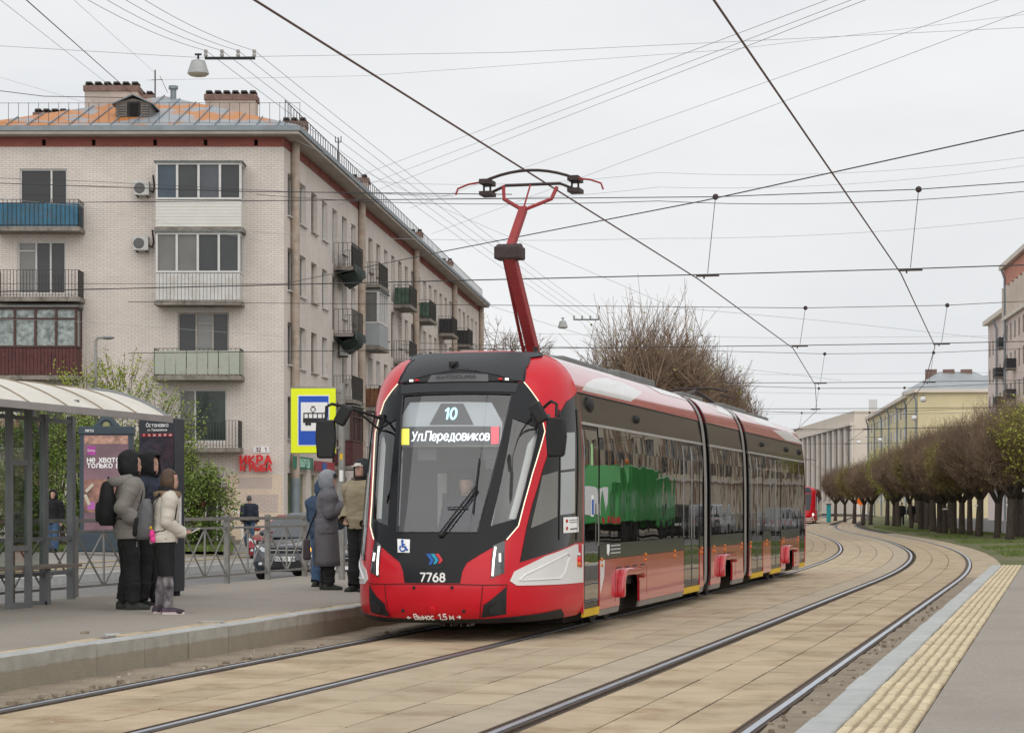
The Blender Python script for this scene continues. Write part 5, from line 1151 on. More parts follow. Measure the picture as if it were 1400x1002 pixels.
hp = thing('house_number_plate', 'white house number plate reading 32 1 on the brick wall', 'sign', atD(357, 614, D0 - .02)); b = MB(); q0 = [atD(u, v, D0 - .03) for u, v in ((346.5, 618.5), (368, 618.5), (368, 610), (346.5, 610))]; b.prism(q0, [p - NF * .02 for p in q0]); b.build('plate', m_txtw, hp)
stroketext('number_text', '32  1', .14, mat('plate_ink', (.12, .02, .04), .6, var=0), frame_M(atD(357, 614.3, D0 - .035), UX, (0, 0, 1)), hp, .17, .004)
gs = thing('shop_sign', 'small green lettered shop sign on the side wall corner', 'sign', corner + VS * .9 + NS * .2 + Vector((0, 0, 3.1))); P = lambda u, k, z: corner + VS * u + NS * k + Vector((0, 0, z))
b = MB(); bq = [P(.9, .25, 2.92), P(4.6, .25, 2.92), P(4.6, .25, 3.38), P(.9, .25, 3.38)]; b.prism(bq, [q - NS * .08 for q in bq]); b.build('board', mat('sign_green', (.03, .17, .12), .5, var=.1), gs)
stroketext('sign_lettering', '\u0412\u042b\u0411\u041e\u0420 \u0415\u0414\u042b', .28, mat('sign_mint', (.45, .75, .6), .5, var=0), frame_M(P(2.75, .27, 3.15), VS, (0, 0, 1)), gs, .17, .01)
rs = thing('shop_sign', 'red and blue banner board along the side wall past the green sign', 'sign', P(5.2, .2, 3.0)); b = MB(); bq = [P(5.2, .22, 2.9), P(9.5, .22, 2.9), P(9.5, .22, 3.3), P(5.2, .22, 3.3)]; b.prism(bq, [q - NS * .06 for q in bq]); b.build('board', mat('banner_red', (.35, .05, .06), .5, var=.4, vs=.8), rs); b = MB(); bq = [P(6.6, .24, 2.95), P(7.6, .24, 2.95), P(7.6, .24, 3.25), P(6.6, .24, 3.25)]; b.prism(bq, [q - NS * .01 for q in bq]); b.build('board_panel', mat('banner_blue', (.05, .12, .4), .5, var=.1), rs)
# handrail and steps at the shop door
hr = thing('handrail', 'white tube handrail beside the shop steps', 'handrail', atD(300, 742, D0 - 2.2)); 
for k, dz in ((0, 0), (1, 1.2)):
    d_ = D0 - 1.0 - dz; b = MB(); b.tube([atD(271, 742, d_), atD(271, 684, d_), atD(297, 684, d_), atD(331, 704, d_), atD(331, 742, d_)], .03, 6); b.tube([atD(297, 684, d_), atD(297, 742, d_)], .03, 6); b.tube([atD(297, 707, d_), atD(331, 724, d_)], .02, 6); b.build('rail_frame', m_txtw, hr)
sp_ = thing('steps', 'grey concrete steps up to the shop door', 'steps', cw(xf(283), D0 - 1.5, .1))
for k in range(3):
    b = MB(); P2 = lambda x, d_, z: cw(x, d_, z); a0, a1 = xf(258), xf(312 + k * 9); d0_ = D0 - 2.0; h_ = .1 + .45 - k * .15; q = [P2(a0, d0_, .05), P2(a1, d0_, .05), P2(a1, D0 - .02, .05), P2(a0, D0 - .02, .05)]; b.prism(q, [Vector((p.x, p.y, h_)) for p in q]) if k == 0 else b.prism([P2(xf(312 + (k - 1) * 9) + .002, d0_, .05), P2(a1, d0_, .05), P2(a1, D0 - .02, .05), P2(xf(312 + (k - 1) * 9) + .002, D0 - .02, .05)], [Vector((p.x, p.y, h_)) for p in [P2(xf(312 + (k - 1) * 9) + .002, d0_, 0), P2(a1, d0_, 0), P2(a1, D0 - .02, 0), P2(xf(312 + (k - 1) * 9) + .002, D0 - .02, 0)]]); b.build('step', m_slabc, sp_)

# newer peach paint on the lowest part of the wall, with patched squares
m_peach = brick_mat('peach_brick', (CT, ST), (.80, .66, .51), (.76, .62, .48), (.62, .49, .37), stain=(.62, .50, .46))
pf = NF * .008; b = MB(); q = [atD(u, v, D0) + pf for u, v in ((308, 746), (386, 746), (386, 649), (308, 649))]; b.quad(*q); b.build('painted_patch', m_peach, house)
for (u0, v0, u1, v1) in ((325, 652, 372, 668), (336, 676, 380, 700)):
    b = MB(); q = [atD(u, v, D0) + NF * .012 for u, v in ((u0, v1), (u1, v1), (u1, v0), (u0, v0))]; b.quad(*q); b.build('painted_patch', brick_mat('mauve_brick', (CT, ST), (.62, .51, .46), (.58, .48, .43), (.48, .39, .35)), house)
# ================================================================== platform furniture
m_galv = mat('galvanised', (.29, .285, .265), .55, metal=.35, var=.18, vs=5, dirt=(.2, .17, .14), dirts=3)
m_paintg = mat('grey_paint', (.19, .20, .205), .5, metal=.1, var=.12, vs=4)
fence = thing('platform_fence', 'grey metal railing with crossed braces along the back of the platform', 'fence', (-12.5, 25.46, PZ))
FXX = -12.5; y = 25.46 - 1.745 * 6
ys = [y + 1.745 * k for k in range(19)]
for a, c in zip(ys, ys[1:]):
    b = MB(); b.beam((FXX, a, PZ - .02), (FXX, a, PZ + 1.06), .075); b.build('post', m_galv, fence)
    for z, w in ((1.0, .05), (.86, .032), (.13, .032)):
        b = MB(); b.beam((FXX, a + .038, PZ + z), (FXX, c - .038, PZ + z), w); b.build('rail', m_galv, fence)
    m_ = (a + c) / 2; b = MB(); b.beam((FXX, m_, PZ + .146), (FXX, m_, PZ + .844), .024); b.build('upright', m_galv, fence)
    for p, q in ((a, m_), (m_, c)):
        e = .03
        b = MB(); b.beam((FXX + .008, p + e, PZ + .15), (FXX + .008, q - e, PZ + .84), .014, .026); b.build('brace', m_galv, fence)
        b = MB(); b.beam((FXX - .008, p + e, PZ + .84), (FXX - .008, q - e, PZ + .15), .014, .026); b.build('brace', m_galv, fence)
# shelter
sh = thing('tram_shelter', 'grey tram shelter with arched cream roof and glass panes', 'shelter', (-11.8, 20.5, PZ))
SY0, SY1 = 15.5, 24.75
m_poly = mat('cream_polycarbonate', (.66, .63, .56), .55, var=.06, vs=1.5, dirt=(.50, .45, .37), dirts=1.2)
def rx(f):                      # arch from the back edge (f=0) to the track edge (f=1)
    x = -12.75 + 1.9 * f; return x, 2.53 + .44 * sin(pi * (.12 + .88 * f) * .93)**1.0 * (1.0) if False else 2.58 + .36 * (1 - ((f - .42) / .58)**2 if f > .42 else 1 - ((.42 - f) / .42)**2 * .6)
N = 14
nb = 10
for k in range(nb):
    y0 = SY0 + (SY1 - SY0) * k / nb; y1 = SY0 + (SY1 - SY0) * (k + 1) / nb; b = MB()
    top = [rx(i / N) for i in range(N + 1)]
    b.loft([[(x, yy, z) for x, z in top] + [(x, yy, z - .012) for x, z in top[::-1]] for yy in (y0 + .008, y1 - .008)]); b.build('roof_panel', m_poly, sh, smooth=40)
for k in range(nb + 1):
    yy = SY0 + (SY1 - SY0) * k / nb; b = MB(); b.tube([(x, yy, z + .004) for x, z in [rx(i / N) for i in range(N + 1)]], .013 if 0 < k < nb else .03, 5); b.build('roof_rib', mat('rib_brown', (.26, .21, .15), .7, var=.3, vs=6) if 0 < k < nb else m_paintg, sh, smooth=60)
x, z = rx(1); b = MB(); b.beam((x + .01, SY0, z - .02), (x + .01, SY1 + .03, z - .02), .05, .08); b.build('roof_edge', m_silver, sh)
x, z = rx(0); b = MB(); b.beam((x, SY0, z - .02), (x, SY1 + .03, z - .02), .06, .09); b.build('roof_edge', m_paintg, sh)
m_shglass = glass_mat('shelter_glass', (.80, .84, .80), .07)
bys = [15.9, 17.5, 19.1, 20.8, 22.5, 24.2]
for yy in bys + [24.95]:
    b = MB(); b.beam((-12.30, yy, PZ - .02), (-12.30, yy, 2.62), .085); b.build('post', m_paintg, sh)
for yy, xx in ((22.25, -11.75), (22.72, -11.75), (19.2, -11.75), (19.67, -11.75)):
    b = MB(); b.beam((xx, yy, PZ - .02), (xx, yy, 2.66), .07); b.build('post', m_paintg, sh)
for a in (22.25, 19.2):
    for zz in (PZ + .03, 1.98, 2.62, .98):
        b = MB(); b.beam((-11.75, a + .036, zz), (-11.75, a + .434, zz), .06); b.build('frame_bar', m_paintg, sh)
    b = MB(); b.box(-11.755, -11.745, a + .04, a + .43, 1.01, 1.95); b.build('glass_pane', m_shglass, sh)
for a, c in zip(bys + [24.95], (bys + [24.95])[1:]):
    for zz in (PZ + .35, 1.06, 2.55):
        b = MB(); b.beam((-12.30, a + .043, zz), (-12.30, c - .043, zz), .05); b.build('frame_bar', m_paintg, sh)
    if c < 24.9:
        b = MB(); b.box(-12.305, -12.295, a + .045, c - .045, 1.09, 2.52); b.build('glass_pane', m_shglass, sh); b = MB(); b.box(-12.305, -12.295, a + .045, c - .045, PZ + .38, 1.03); b.build('glass_pane', m_shglass, sh)
for yy in (15.9, 19.1, 22.5):
    b = MB(); b.beam((-12.3, yy, 2.60), (-11.0, yy, 2.66), .06, .08); b.build('roof_beam', m_paintg, sh)
b = MB(); b.beam((-11.75, SY0, 2.69), (-11.75, SY1, 2.69), .06, .07); b.build('roof_beam', m_paintg, sh)
bn = thing('platform_bench', 'slatted bench with grey legs inside the tram shelter', 'bench', (-12.0, 20.5, PZ))
for k in range(4):
    b = MB(); b.box(-12.16 + k * .10, -12.08 + k * .10, 17.0, 24.2, PZ + .44, PZ + .475); b.build('seat_slat', mat('bench_wood', (.23, .19, .155), .7, var=.25, vs=8, stretch=(6, .6, 6)), bn)
for yy in (17.4, 20.4, 23.4):
    b = MB(); b.beam((-12.1, yy, PZ), (-12.1, yy, PZ + .438), .05); b.beam((-11.84, yy, PZ), (-11.84, yy, PZ + .438), .05); b.beam((-12.1, yy, PZ + .02), (-11.84, yy, PZ + .02), .05); b.build('leg', m_paintg, bn)
# information pylon
py = thing('information_pylon', 'dark grey information pylon with a route map on the platform', 'information pylon', (-11.6, 26.2, PZ))
MPy = Matrix.Translation((-11.62, 26.25, PZ)) @ Matrix.Rotation(.0, 4, 'Z')
b = MB(MPy); b.box(-.27, .27, -.14, .14, .06, 2.36); b.build('cabinet', mat('pylon_grey', (.045, .05, .06), .4, var=.12, vs=2), py, bevel=.012)
for sx in (-.2, .2):
    b = MB(MPy); b.box(sx - .04, sx + .04, -.06, .06, -.01, .06); b.build('foot', m_matblk, py)
m_map = mat('map_print', (.035, .03, .045), .25, var=.8, vs=5.0, detail=3, spec=.7, dirt=(.10, .035, .05), dirts=2.5, dirtamt=.8)
b = MB(MPy); b.box(-.235, .235, -.155, -.141, .55, 2.10); b.build('map_panel', m_map, py)
mr_ = random.Random(4)
b = MB(MPy)
for k in range(12):
    x0 = mr_.uniform(-.2, .2); z0 = mr_.uniform(.9, 2.0); x1 = max(-.22, min(.22, x0 + mr_.uniform(-.2, .2))); z1 = max(.6, min(2.02, z0 + mr_.uniform(-.3, .3))); b.beam((x0, -.158, z0), (x1, -.158, z1), .004, .008)
b.build('map_lines', mat('map_line', (.075, .07, .085), .5, var=0), py, kind='stuff')
stroketext('stop_title', '\u041e\u0441\u0442\u0430\u043d\u043e\u0432\u043a\u0430', .05, m_txtw, frame_M(MPy @ Vector((0, -.146, 2.27)), (1, 0, 0), (0, 0, 1)), py, .16, .002)
stroketext('stop_title', '\u0443\u043b. \u041f\u0435\u0440\u0435\u0434\u043e\u0432\u0438\u043a\u043e\u0432', .028, m_txtw, frame_M(MPy @ Vector((0, -.146, 2.205)), (1, 0, 0), (0, 0, 1)), py, .16, .002)
for k, tx in enumerate(('7', '10', '23', '30', '39', '64')):
    x = -.19 + k * .076; b = MB(MPy); b.box(x - .03, x + .03, -.149, -.1415, 2.115, 2.155); rp_ = b.build('route_plate', mat('route_red', (.45, .02, .03), .5, var=0), py)
    stroketext('route_text', tx, .024, m_txtw, frame_M(MPy @ Vector((x, -.150, 2.135)), (1, 0, 0), (0, 0, 1)), rp_, .18, .002)
b = MB(MPy); b.box(.271, .275, -.06, .02, .95, 1.35); b.build('torn_sticker', m_txtw, py)
# illuminated poster board on the far pavement
dA = 62.0; A_ = lambda u, v, k=0: atD(u, v, dA - k)
ab = thing('poster_board', 'tall dark framed street poster board with pinkish car-sharing advertisement', 'poster board', atD(145.5, 752, dA))
def pbox(name, u0, v0, u1, v1, k0, k1, mt, parent, bevel=0): 
    b = MB(); q = [A_(u0, v1), A_(u1, v1), A_(u1, v0), A_(u0, v0)]; f = NF; b.prism([p + f * k1 for p in q], [p + f * k0 for p in q]); return b.build(name, mt, parent, bevel=bevel)
m_frame = mat('poster_frame', (.035, .055, .07), .4, var=.1, vs=3)
pbox('case', 110, 586, 182, 728, -.15, .15, m_frame, ab, .02); pbox('header', 109, 583, 184, 594, -.2, .2, m_frame, ab, .02); pbox('base', 108, 728, 184, 754, -.18, .18, m_frame, ab, .03)
m_post = mat('poster_print', (.20, .105, .135), .2, var=.35, vs=1.2, spec=.7)
pbox('poster', 116, 595, 177, 726, .15, .16, m_post, ab); pbox('poster_photo', 117, 596, 176, 607, .161, .165, mat('poster_photo', (.42, .24, .18), .3, var=.8, vs=4), ab)
pbox('poster_photo', 117, 655, 176, 700, .161, .165, mat('poster_photo_low', (.26, .13, .10), .3, var=.8, vs=2.6, detail=2), ab)
lg = pbox('app_logo', 121, 610, 132, 622, .161, .17, mat('logo_pink', (.42, .06, .33), .4, var=.2, vs=2), ab); textmesh('logo_text', 'Drive', .10, m_txtw, frame_M(A_(126.5, 616) + NF * .172, UX, (0, 0, 1)), ab, .001)
stroketext('poster_text', '\u043d\u0435 \u0445\u0432\u0430\u0442\u0430\u0435\u0442', .165, m_txtw, frame_M(A_(121, 628) + NF * .172, UX, (0, 0, 1)), ab, .17, .004, 1.1, .2, 'LEFT')
stroketext('poster_text', '\u0442\u043e\u043b\u044c\u043a\u043e \u0432\u0430\u0441', .165, m_txtw, frame_M(A_(121, 635.5) + NF * .172, UX, (0, 0, 1)), ab, .17, .004, 1.1, .2, 'LEFT')
pbox('poster_hand', 121, 686, 131, 696, .166, .17, mat('poster_magenta', (.45, .12, .42), .4, var=.2), ab)
for (a, c) in (((119, 672), (129, 662)), ((118, 676), (124, 690))): b = MB(); b.beam(A_(*a) + NF * .17, A_(*c) + NF * .17, .05, .09); b.build('poster_shape', mat('poster_cream', (.5, .46, .36), .4, var=.1), ab)
b = MB(); b.lathe([(.30, 0), (.30, .05), (.18, .08), (.16, .05)], A_(146, 582) + NF * .02, 14, NF); b.build('crest_ornament', m_frame, ab); b = MB(); b.lathe([(.12, 0), (.10, .05)], A_(146, 582) + NF * .06, 10, NF); b.build('crest_boss', mat('crest_gold', (.28, .27, .12), .5), ab)
for u in (135, 157): b = MB(); b.ball(A_(u, 583), .16, .1, .13); b.build('crest_ornament', m_frame, ab)
stroketext('header_text', '\u043b\u0435\u0442\u043e', .09, m_txtw, frame_M(A_(124, 588.5) + NF * .205, UX, (0, 0, 1)), ab, .15, .004)
# tram stop sign on its post
ps = Vector((-11.34, 32.77, PZ)); dS = 34.6
sn = thing('tram_stop_sign', 'yellow bordered blue tram stop sign on a grey post', 'sign', ps)
b = MB(); b.beam(ps - Vector((0, 0, .02)), ps + Vector((0, 0, 3.2)), .085); b.build('post', m_galv, sn)
S_ = lambda u, v, k=0: atD(u, v, dS - .12 - k)
def sbox(name, u0, v0, u1, v1, k0, k1, mt, parent=sn, bevel=0): 
    b = MB(); q = [S_(u0, v1), S_(u1, v1), S_(u1, v0), S_(u0, v0)]; b.prism([p + NF * k1 for p in q], [p + NF * k0 for p in q]); return b.build(name, mt, parent, bevel=bevel)
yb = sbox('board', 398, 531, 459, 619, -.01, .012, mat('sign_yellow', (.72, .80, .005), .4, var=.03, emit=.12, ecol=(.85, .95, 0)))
sbox('board_back', 397, 530, 460, 620, -.03, -.011, m_galv)
sbox('white_edge', 407, 540, 450.5, 609.5, .0125, .016, m_txtw, yb); sbox('blue_panel', 408.3, 541.5, 449.2, 608, .0165, .02, mat('sign_blue2', (.01, .085, .50), .4, var=.03), yb)
sbox('white_panel', 411.5, 550, 448, 589, .0205, .024, m_txtw, yb)
ink = mat('pictogram_ink', (.015, .015, .018), .5, var=0)
pg = sbox('tram_pictogram', 414.5, 571.5, 447, 578, .0245, .027, ink, yb)
sbox('pictogram_roof', 415, 564.2, 446.5, 565.8, .0245, .027, ink, yb); 
for u in (415, 421, 427.2, 433.5, 440, 445.5): sbox('pictogram_pillar', u, 565.9, u + 1.4, 571.4, .0245, .027, ink, yb)
for u in (419.5, 423.5, 437.5, 441.5): b = MB(); b.lathe([(.026, 0), (.026, .003)], S_(u, 579.6) + NF * .0275, 12, NF); b.build('pictogram_wheel', ink, yb)
b = MB(); pts = [S_(u, v) + NF * .026 for u, v in ((428, 564), (424.5, 559.5), (428.3, 556), (432, 559.5), (428, 564))]
for p, q in zip(pts, pts[1:]): b.beam(p, q, .004, .012)
b.beam(S_(425.5, 555.6) + NF * .026, S_(431, 555.6) + NF * .026, .004, .01); b.build('pictogram_pantograph', ink, yb)
for v in (535, 612): b = MB(); b.beam(S_(459, v), Vector((ps.x, ps.y, S_(459, v).z)), .04); b.build('clamp', m_galv, sn)
b = MB(); b.beam(S_(398, 529.5), Vector((ps.x, ps.y, S_(459, 529.5).z)), .03); b.build('clamp', m_galv, sn)
b = MB(); q = ps + NF * .045 + Vector((0, 0, 1.6)); b.prism([q + UX * a + Vector((0, 0, c)) for a, c in ((-.035, 0), (.035, 0), (.035, .18), (-.035, .18))], [q + NF * .004 + UX * a + Vector((0, 0, c)) for a, c in ((-.035, 0), (.035, 0), (.035, .18), (-.035, .18))]); b.build('post_sticker', m_txtw, sn)
b = MB(); q = ps + NF * .045 + Vector((0, 0, 1.95)); b.prism([q + UX * a + Vector((0, 0, c)) for a, c in ((-.03, 0), (.03, 0), (.03, .1), (-.03, .1))], [q + NF * .004 + UX * a + Vector((0, 0, c)) for a, c in ((-.03, 0), (.03, 0), (.03, .1), (-.03, .1))]); b.build('post_sticker', m_yel, sn)
# slender street lamp behind the shelter
pl0 = atD(131, 700, 72); lp = thing('street_lamp', 'slender grey street lamp with short arm above the shelter bushes', 'street lamp', Vector((pl0.x, pl0.y, .1)))
zt = zf(466, 72); p0 = Vector((pl0.x, pl0.y, .1)); p1 = Vector((pl0.x, pl0.y, zt)); b = MB(); b.tube([p0, p1, p1 + Vector((0, 0, .1)) + UX * .06, p1 + Vector((0, 0, .12)) + UX * .3], .05, 6); b.build('pole', m_galv, lp)
b = MB(); q = p1 + Vector((0, 0, .10)) + UX * .42; b.ball(q, .24, .12, .06); b.build('lamp_head', m_paintg, lp)
# ------------------------------------------------------------------ overhead wires
m_wire = mat('wire', (.05, .045, .045), .6, var=0); m_wirel = mat('wire_thin', (.36, .38, .40), .6, var=0); m_ins = mat('insulator', (.42, .40, .37), .5, var=.1); m_cwire = mat('contact_copper', (.10, .045, .035), .5, var=0)
def wire(pts, r, lab, mt=None, grp='overhead wires across the sky', sag=0.0, n=10):
    P = []; r = r * .62 if mt is m_wirel else r
    for a, c in zip(pts, pts[1:]):
        for i in range(n): f = i / n; P.append(a.lerp(c, f) - Vector((0, 0, sag * 4 * f * (1 - f))))
    P.append(pts[-1]); b = MB(); b.tube(P, r, 5); return tag(b.build('overhead_wire', mt or m_wire), lab, 'wire', grp and lab)
for l, lab in ((-6.565, 'dark contact wire above the track the red tram is on'), (-2.755, 'dark contact wire above the empty track')):
    wire([path(s, l + .12 * (1 if int(s) % 2 else -1), 5.80) for s in (-14, 6, 22, 40, 58.5, 76.5, 97, 122, 150, 185, 220, 260)], .012, lab, m_cwire, None, n=3)
LBL = 'thin pale wire slanting across the open grey sky'
LBH = 'thin wire passing in front of the brick house front'
LBR = 'thin wire running down to the brick house roof'
LBF = 'far faint wire strung low across the end of the street'
spans = [(40.0, 7.35), (58.5, 6.9), (76.5, 6.9), (97, 6.8), (122, 6.8), (150, 6.8)]
for s, zu in spans:
    a, c = path(s, -26 if s < 60 else -21, 5.95), path(s, 15, 6.0); wire([a, path(s, -6.5, 5.88), path(s, -2.7, 5.88), c], .011 if s < 80 else .013, 'lower cross-span wire holding both contact wires in clamps', sag=.0)
    a, c = path(s, -26 if s < 60 else -21, zu + .55), path(s, 15, zu + .6); wire([a, path(s, -6.35, zu), path(s, -2.55, zu), c], .009 if s < 80 else .012, 'upper cross-span wire from which two hangers drop')
    for l in (-6.5, -2.7):
        wire([path(s, l + .15, zu), path(s, l, 5.9)], .007, 'short vertical hanger between support wires', grp='hangers between support wires', n=1)
        b = MB(); p = path(s, l, 5.86); b.beam(p - Vector((.22, 0, 0)), p + Vector((.22, 0, .0)), .05, .04); b.beam(p + Vector((-.07, 0, -.06)), p + Vector((-.07, 0, .03)), .03); tag(b.build('wire_clamp', m_pand), 'dark clamp holding a contact wire to its support', 'clamp', 'contact wire clamps')
        b = MB(); b.ball(path(s, l + .15, zu), .06, .05, .06); tag(b.build('wire_insulator', m_pand), 'small round insulator at the top of a hanger', 'insulator', 'hanger insulators')
def pxw(pts, r=.012, mt=None, sag=0.0, lab=LBL): return wire([atD(u, v, d) for u, v, d in pts], r, lab, mt, sag=sag)
# other wires read off the sky, hung between the house, masts outside the picture and the lamps
pxw([(1420, 174, 30), (960, 275, 37), (600, 345, 46), (388, 388, 78)], .011, lab='dark wire from the brick house corner up past the pantograph')
pxw([(-20, 62, 48), (270, 79, 50), (700, 72, 50), (1420, 37, 52)], .010, m_wirel, lab='wire carrying the large bell-shaped street light'); pxw([(-20, 250, 60), (330, 262, 62), (700, 266, 60)], .013)
for u0, u1, v1 in ((1145, 480, 245), (1178, 470, 265), (1197, 455, 284)): pxw([(u0, -5, 38), (u1, v1, 92)], .010, m_wirel)
for (u0, v0, u1, v1) in ((1380, -5, 560, 285), (1420, 8, 590, 320)): pxw([(u0, v0, 45), (u1, v1, 100)], .010, m_wirel)
pxw([(1420, 213, 70), (900, 236, 75), (480, 246, 85)], .010, m_wirel, .3); pxw([(1420, 224, 72), (900, 256, 75), (520, 264, 88)], .010, m_wirel, .3)
pxw([(1420, 260, 55), (900, 275, 60), (350, 266, 78)], .010, m_wire, .2); pxw([(1420, 296, 72), (900, 326, 70), (300, 314, 78)], .010, m_wirel, .2); pxw([(1420, 18, 60), (1000, 68, 60), (500, 104, 70), (200, 110, 80)], .009, m_wirel)
pxw([(-20, 243, 77), (120, 248, 77.2), (388, 262, 78.2), (620, 268, 90)], .008, lab=LBH); pxw([(-20, 270, 77.2), (110, 282, 77.2), (360, 330, 77.5)], .008, m_wirel, lab=LBH); pxw([(-20, 388, 77.4), (388, 388, 77.9)], .008, lab=LBH); pxw([(-20, 436, 77), (100, 439, 77), (388, 460, 77.5)], .008, m_wirel, lab=LBH)
pxw([(30, -5, 40), (180, 128, 83)], .012, lab=LBR); pxw([(0, 0, 45), (160, 125, 83)], .010, m_wirel, lab=LBR); pxw([(95, -5, 50), (212, 100, 83)], .008, m_wirel, lab=LBR); pxw([(-20, 100, 82), (115, 140, 84)], .010, m_wirel, lab=LBR); pxw([(-20, 122, 80), (60, 132, 80), (180, 134, 80.5)], .014, lab=LBR)
pxw([(400, 190, 79), (640, 300, 60), (920, 420, 55), (1140, 440, 70), (1420, 470, 90)], .009, m_wirel); pxw([(660, 415, 140), (900, 490, 150), (1150, 520, 200)], .02, m_wirel)
for v0, v1 in ((455, 462), (505, 512), (560, 566)): pxw([(660, v0, 144), (1060, v1, 170), (1420, v0 + 4, 200)], .018, m_wirel, lab=LBF)
# hanging street lights on cross-arms, and the four supply wires that run from arm to arm
arms = [((258, 284, 98), (280, 349, 80), 50.0), ((763, 776, 446), (784, 819, 437), 106.0), ((854, 863, 501), (864, 888, 494), 150.0)]
ends = []
for (l0, l1, lv), (a0, a1, av), d in arms:
    c = atD((l0 + l1) / 2, lv, d); s_ = thing('hanging_street_light', {50.0: 'grey bell-shaped street light hanging from a cross-arm above the brick house', 106.0: 'grey bell-shaped street light hanging beside the pantograph mast', 150.0: 'small hanging street light far off above the tram roof'}[d], 'street light', c, 'street lights hung on wires')
    r = .23; b = MB(); b.lathe([(.10, .27), (.16, .25), (.21, .10), (.25, -.02), (.255, -.06)], c, 14); b.build('lamp_housing', mat('lamp_grey', (.40, .41, .40), .5, var=.1, vs=6), s_, smooth=40)
    b = MB(); b.lathe([(.245, -.062), (.20, -.10), (.12, -.118), (.01, -.122)], c, 14); b.build('lamp_lens', mat('lamp_lens', (.55, .50, .38), .3, var=.05), s_, smooth=60)
    b = MB(); b.tube([c + Vector((0, 0, .27)), c + Vector((0, 0, .42))], .025, 6); b.beam(c + Vector((0, 0, .4)) - UX * .08, c + Vector((0, 0, .4)) + UX * .08, .04); b.build('hanger', m_matblk, s_)
    p, q = atD(a0, av, d), atD(a1, av, d); b = MB(); b.beam(p, q, .05, .06); b.build('cross_arm', m_matblk, s_)
    tops = []
    for k in range(4):
        t_ = p.lerp(q, .02 + .96 * k / 3); b = MB(); b.lathe([(.03, 0), (.05, .03), (.05, .07), (.03, .09), (.05, .12), (.05, .16), (.02, .18)], t_ + Vector((0, 0, .03)), 8); b.build('insulator', m_ins, s_); tops.append(t_ + Vector((0, 0, .18)))
    ends.append(tops)
for k in range(4):
    st0 = atD(70 + k * 27, -30, 40); wire([st0] + [e[k] for e in ends] + [atD(1000 + k * 8, 560, 260)], .011, 'thin street-light supply wire running from cross-arm to cross-arm', m_wirel, 'street-light supply wires', sag=.15)
# ================================================================== trees and shrubs
m_bark = mat('bark', (.075, .058, .046), .95, var=.35, vs=6, bump=.8, bs=22, stretch=(3, 3, .6)); m_twig = mat('twigs', (.215, .150, .105), .9, var=.3, vs=2.5, objvar=.15); m_twigolive = mat('twigs_olive', (.23, .18, .075), .9, var=.35, vs=2.0, objvar=.1)  # olive twig colour goes to the budding and leafy lindens
def leaf_mat(name, col, v=.35):
    m = mat(name, col, .6, var=v, vs=1.6, objvar=.08); b = m.node_tree.nodes['Principled BSDF']; b.inputs['Subsurface Weight'].default_value = 0; return m
m_leafy = leaf_mat('leaf_yellowgreen', (.36, .42, .055)); m_leafg = leaf_mat('leaf_green', (.14, .21, .035)); m_leafb = leaf_mat('leaf_fresh', (.21, .285, .05)); m_bud = leaf_mat('leaf_bud', (.27, .25, .08))
def stick(V, F_, p, q, r0, r1):
    """three-sided tapering stick"""
    d = (q - p); up = Vector((0, 0, 1)) if abs(d.z) < .8 * d.length else Vector((1, 0, 0)); x = d.cross(up).normalized(); y = d.cross(x).normalized(); o = len(V)
    for c, r in ((p, r0), (q, r1)):
        for k in range(3): V.append(c + (x * cos(2.094 * k) + y * sin(2.094 * k)) * r)
    F_ += [(o + k, o + (k + 1) % 3, o + 3 + (k + 1) % 3, o + 3 + k) for k in range(3)]
def leaf(V, F_, p, s, rr):
    a = Vector((rr.gauss(0, 1), rr.gauss(0, 1), rr.gauss(0, .7))).normalized(); c = a.cross(Vector((rr.gauss(0, 1), rr.gauss(0, 1), rr.gauss(0, 1)))).normalized(); o = len(V)
    V += [p, p + a * s * .5 + c * s * .32, p + a * s, p + a * s * .5 - c * s * .32]; F_.append((o, o + 1, o + 2, o + 3))
def mesh_of(name, V, F_, mt):
    me = bpy.data.meshes.new(name); me.from_pydata([tuple(v) for v in V], [], F_); me.materials.append(mt); return me
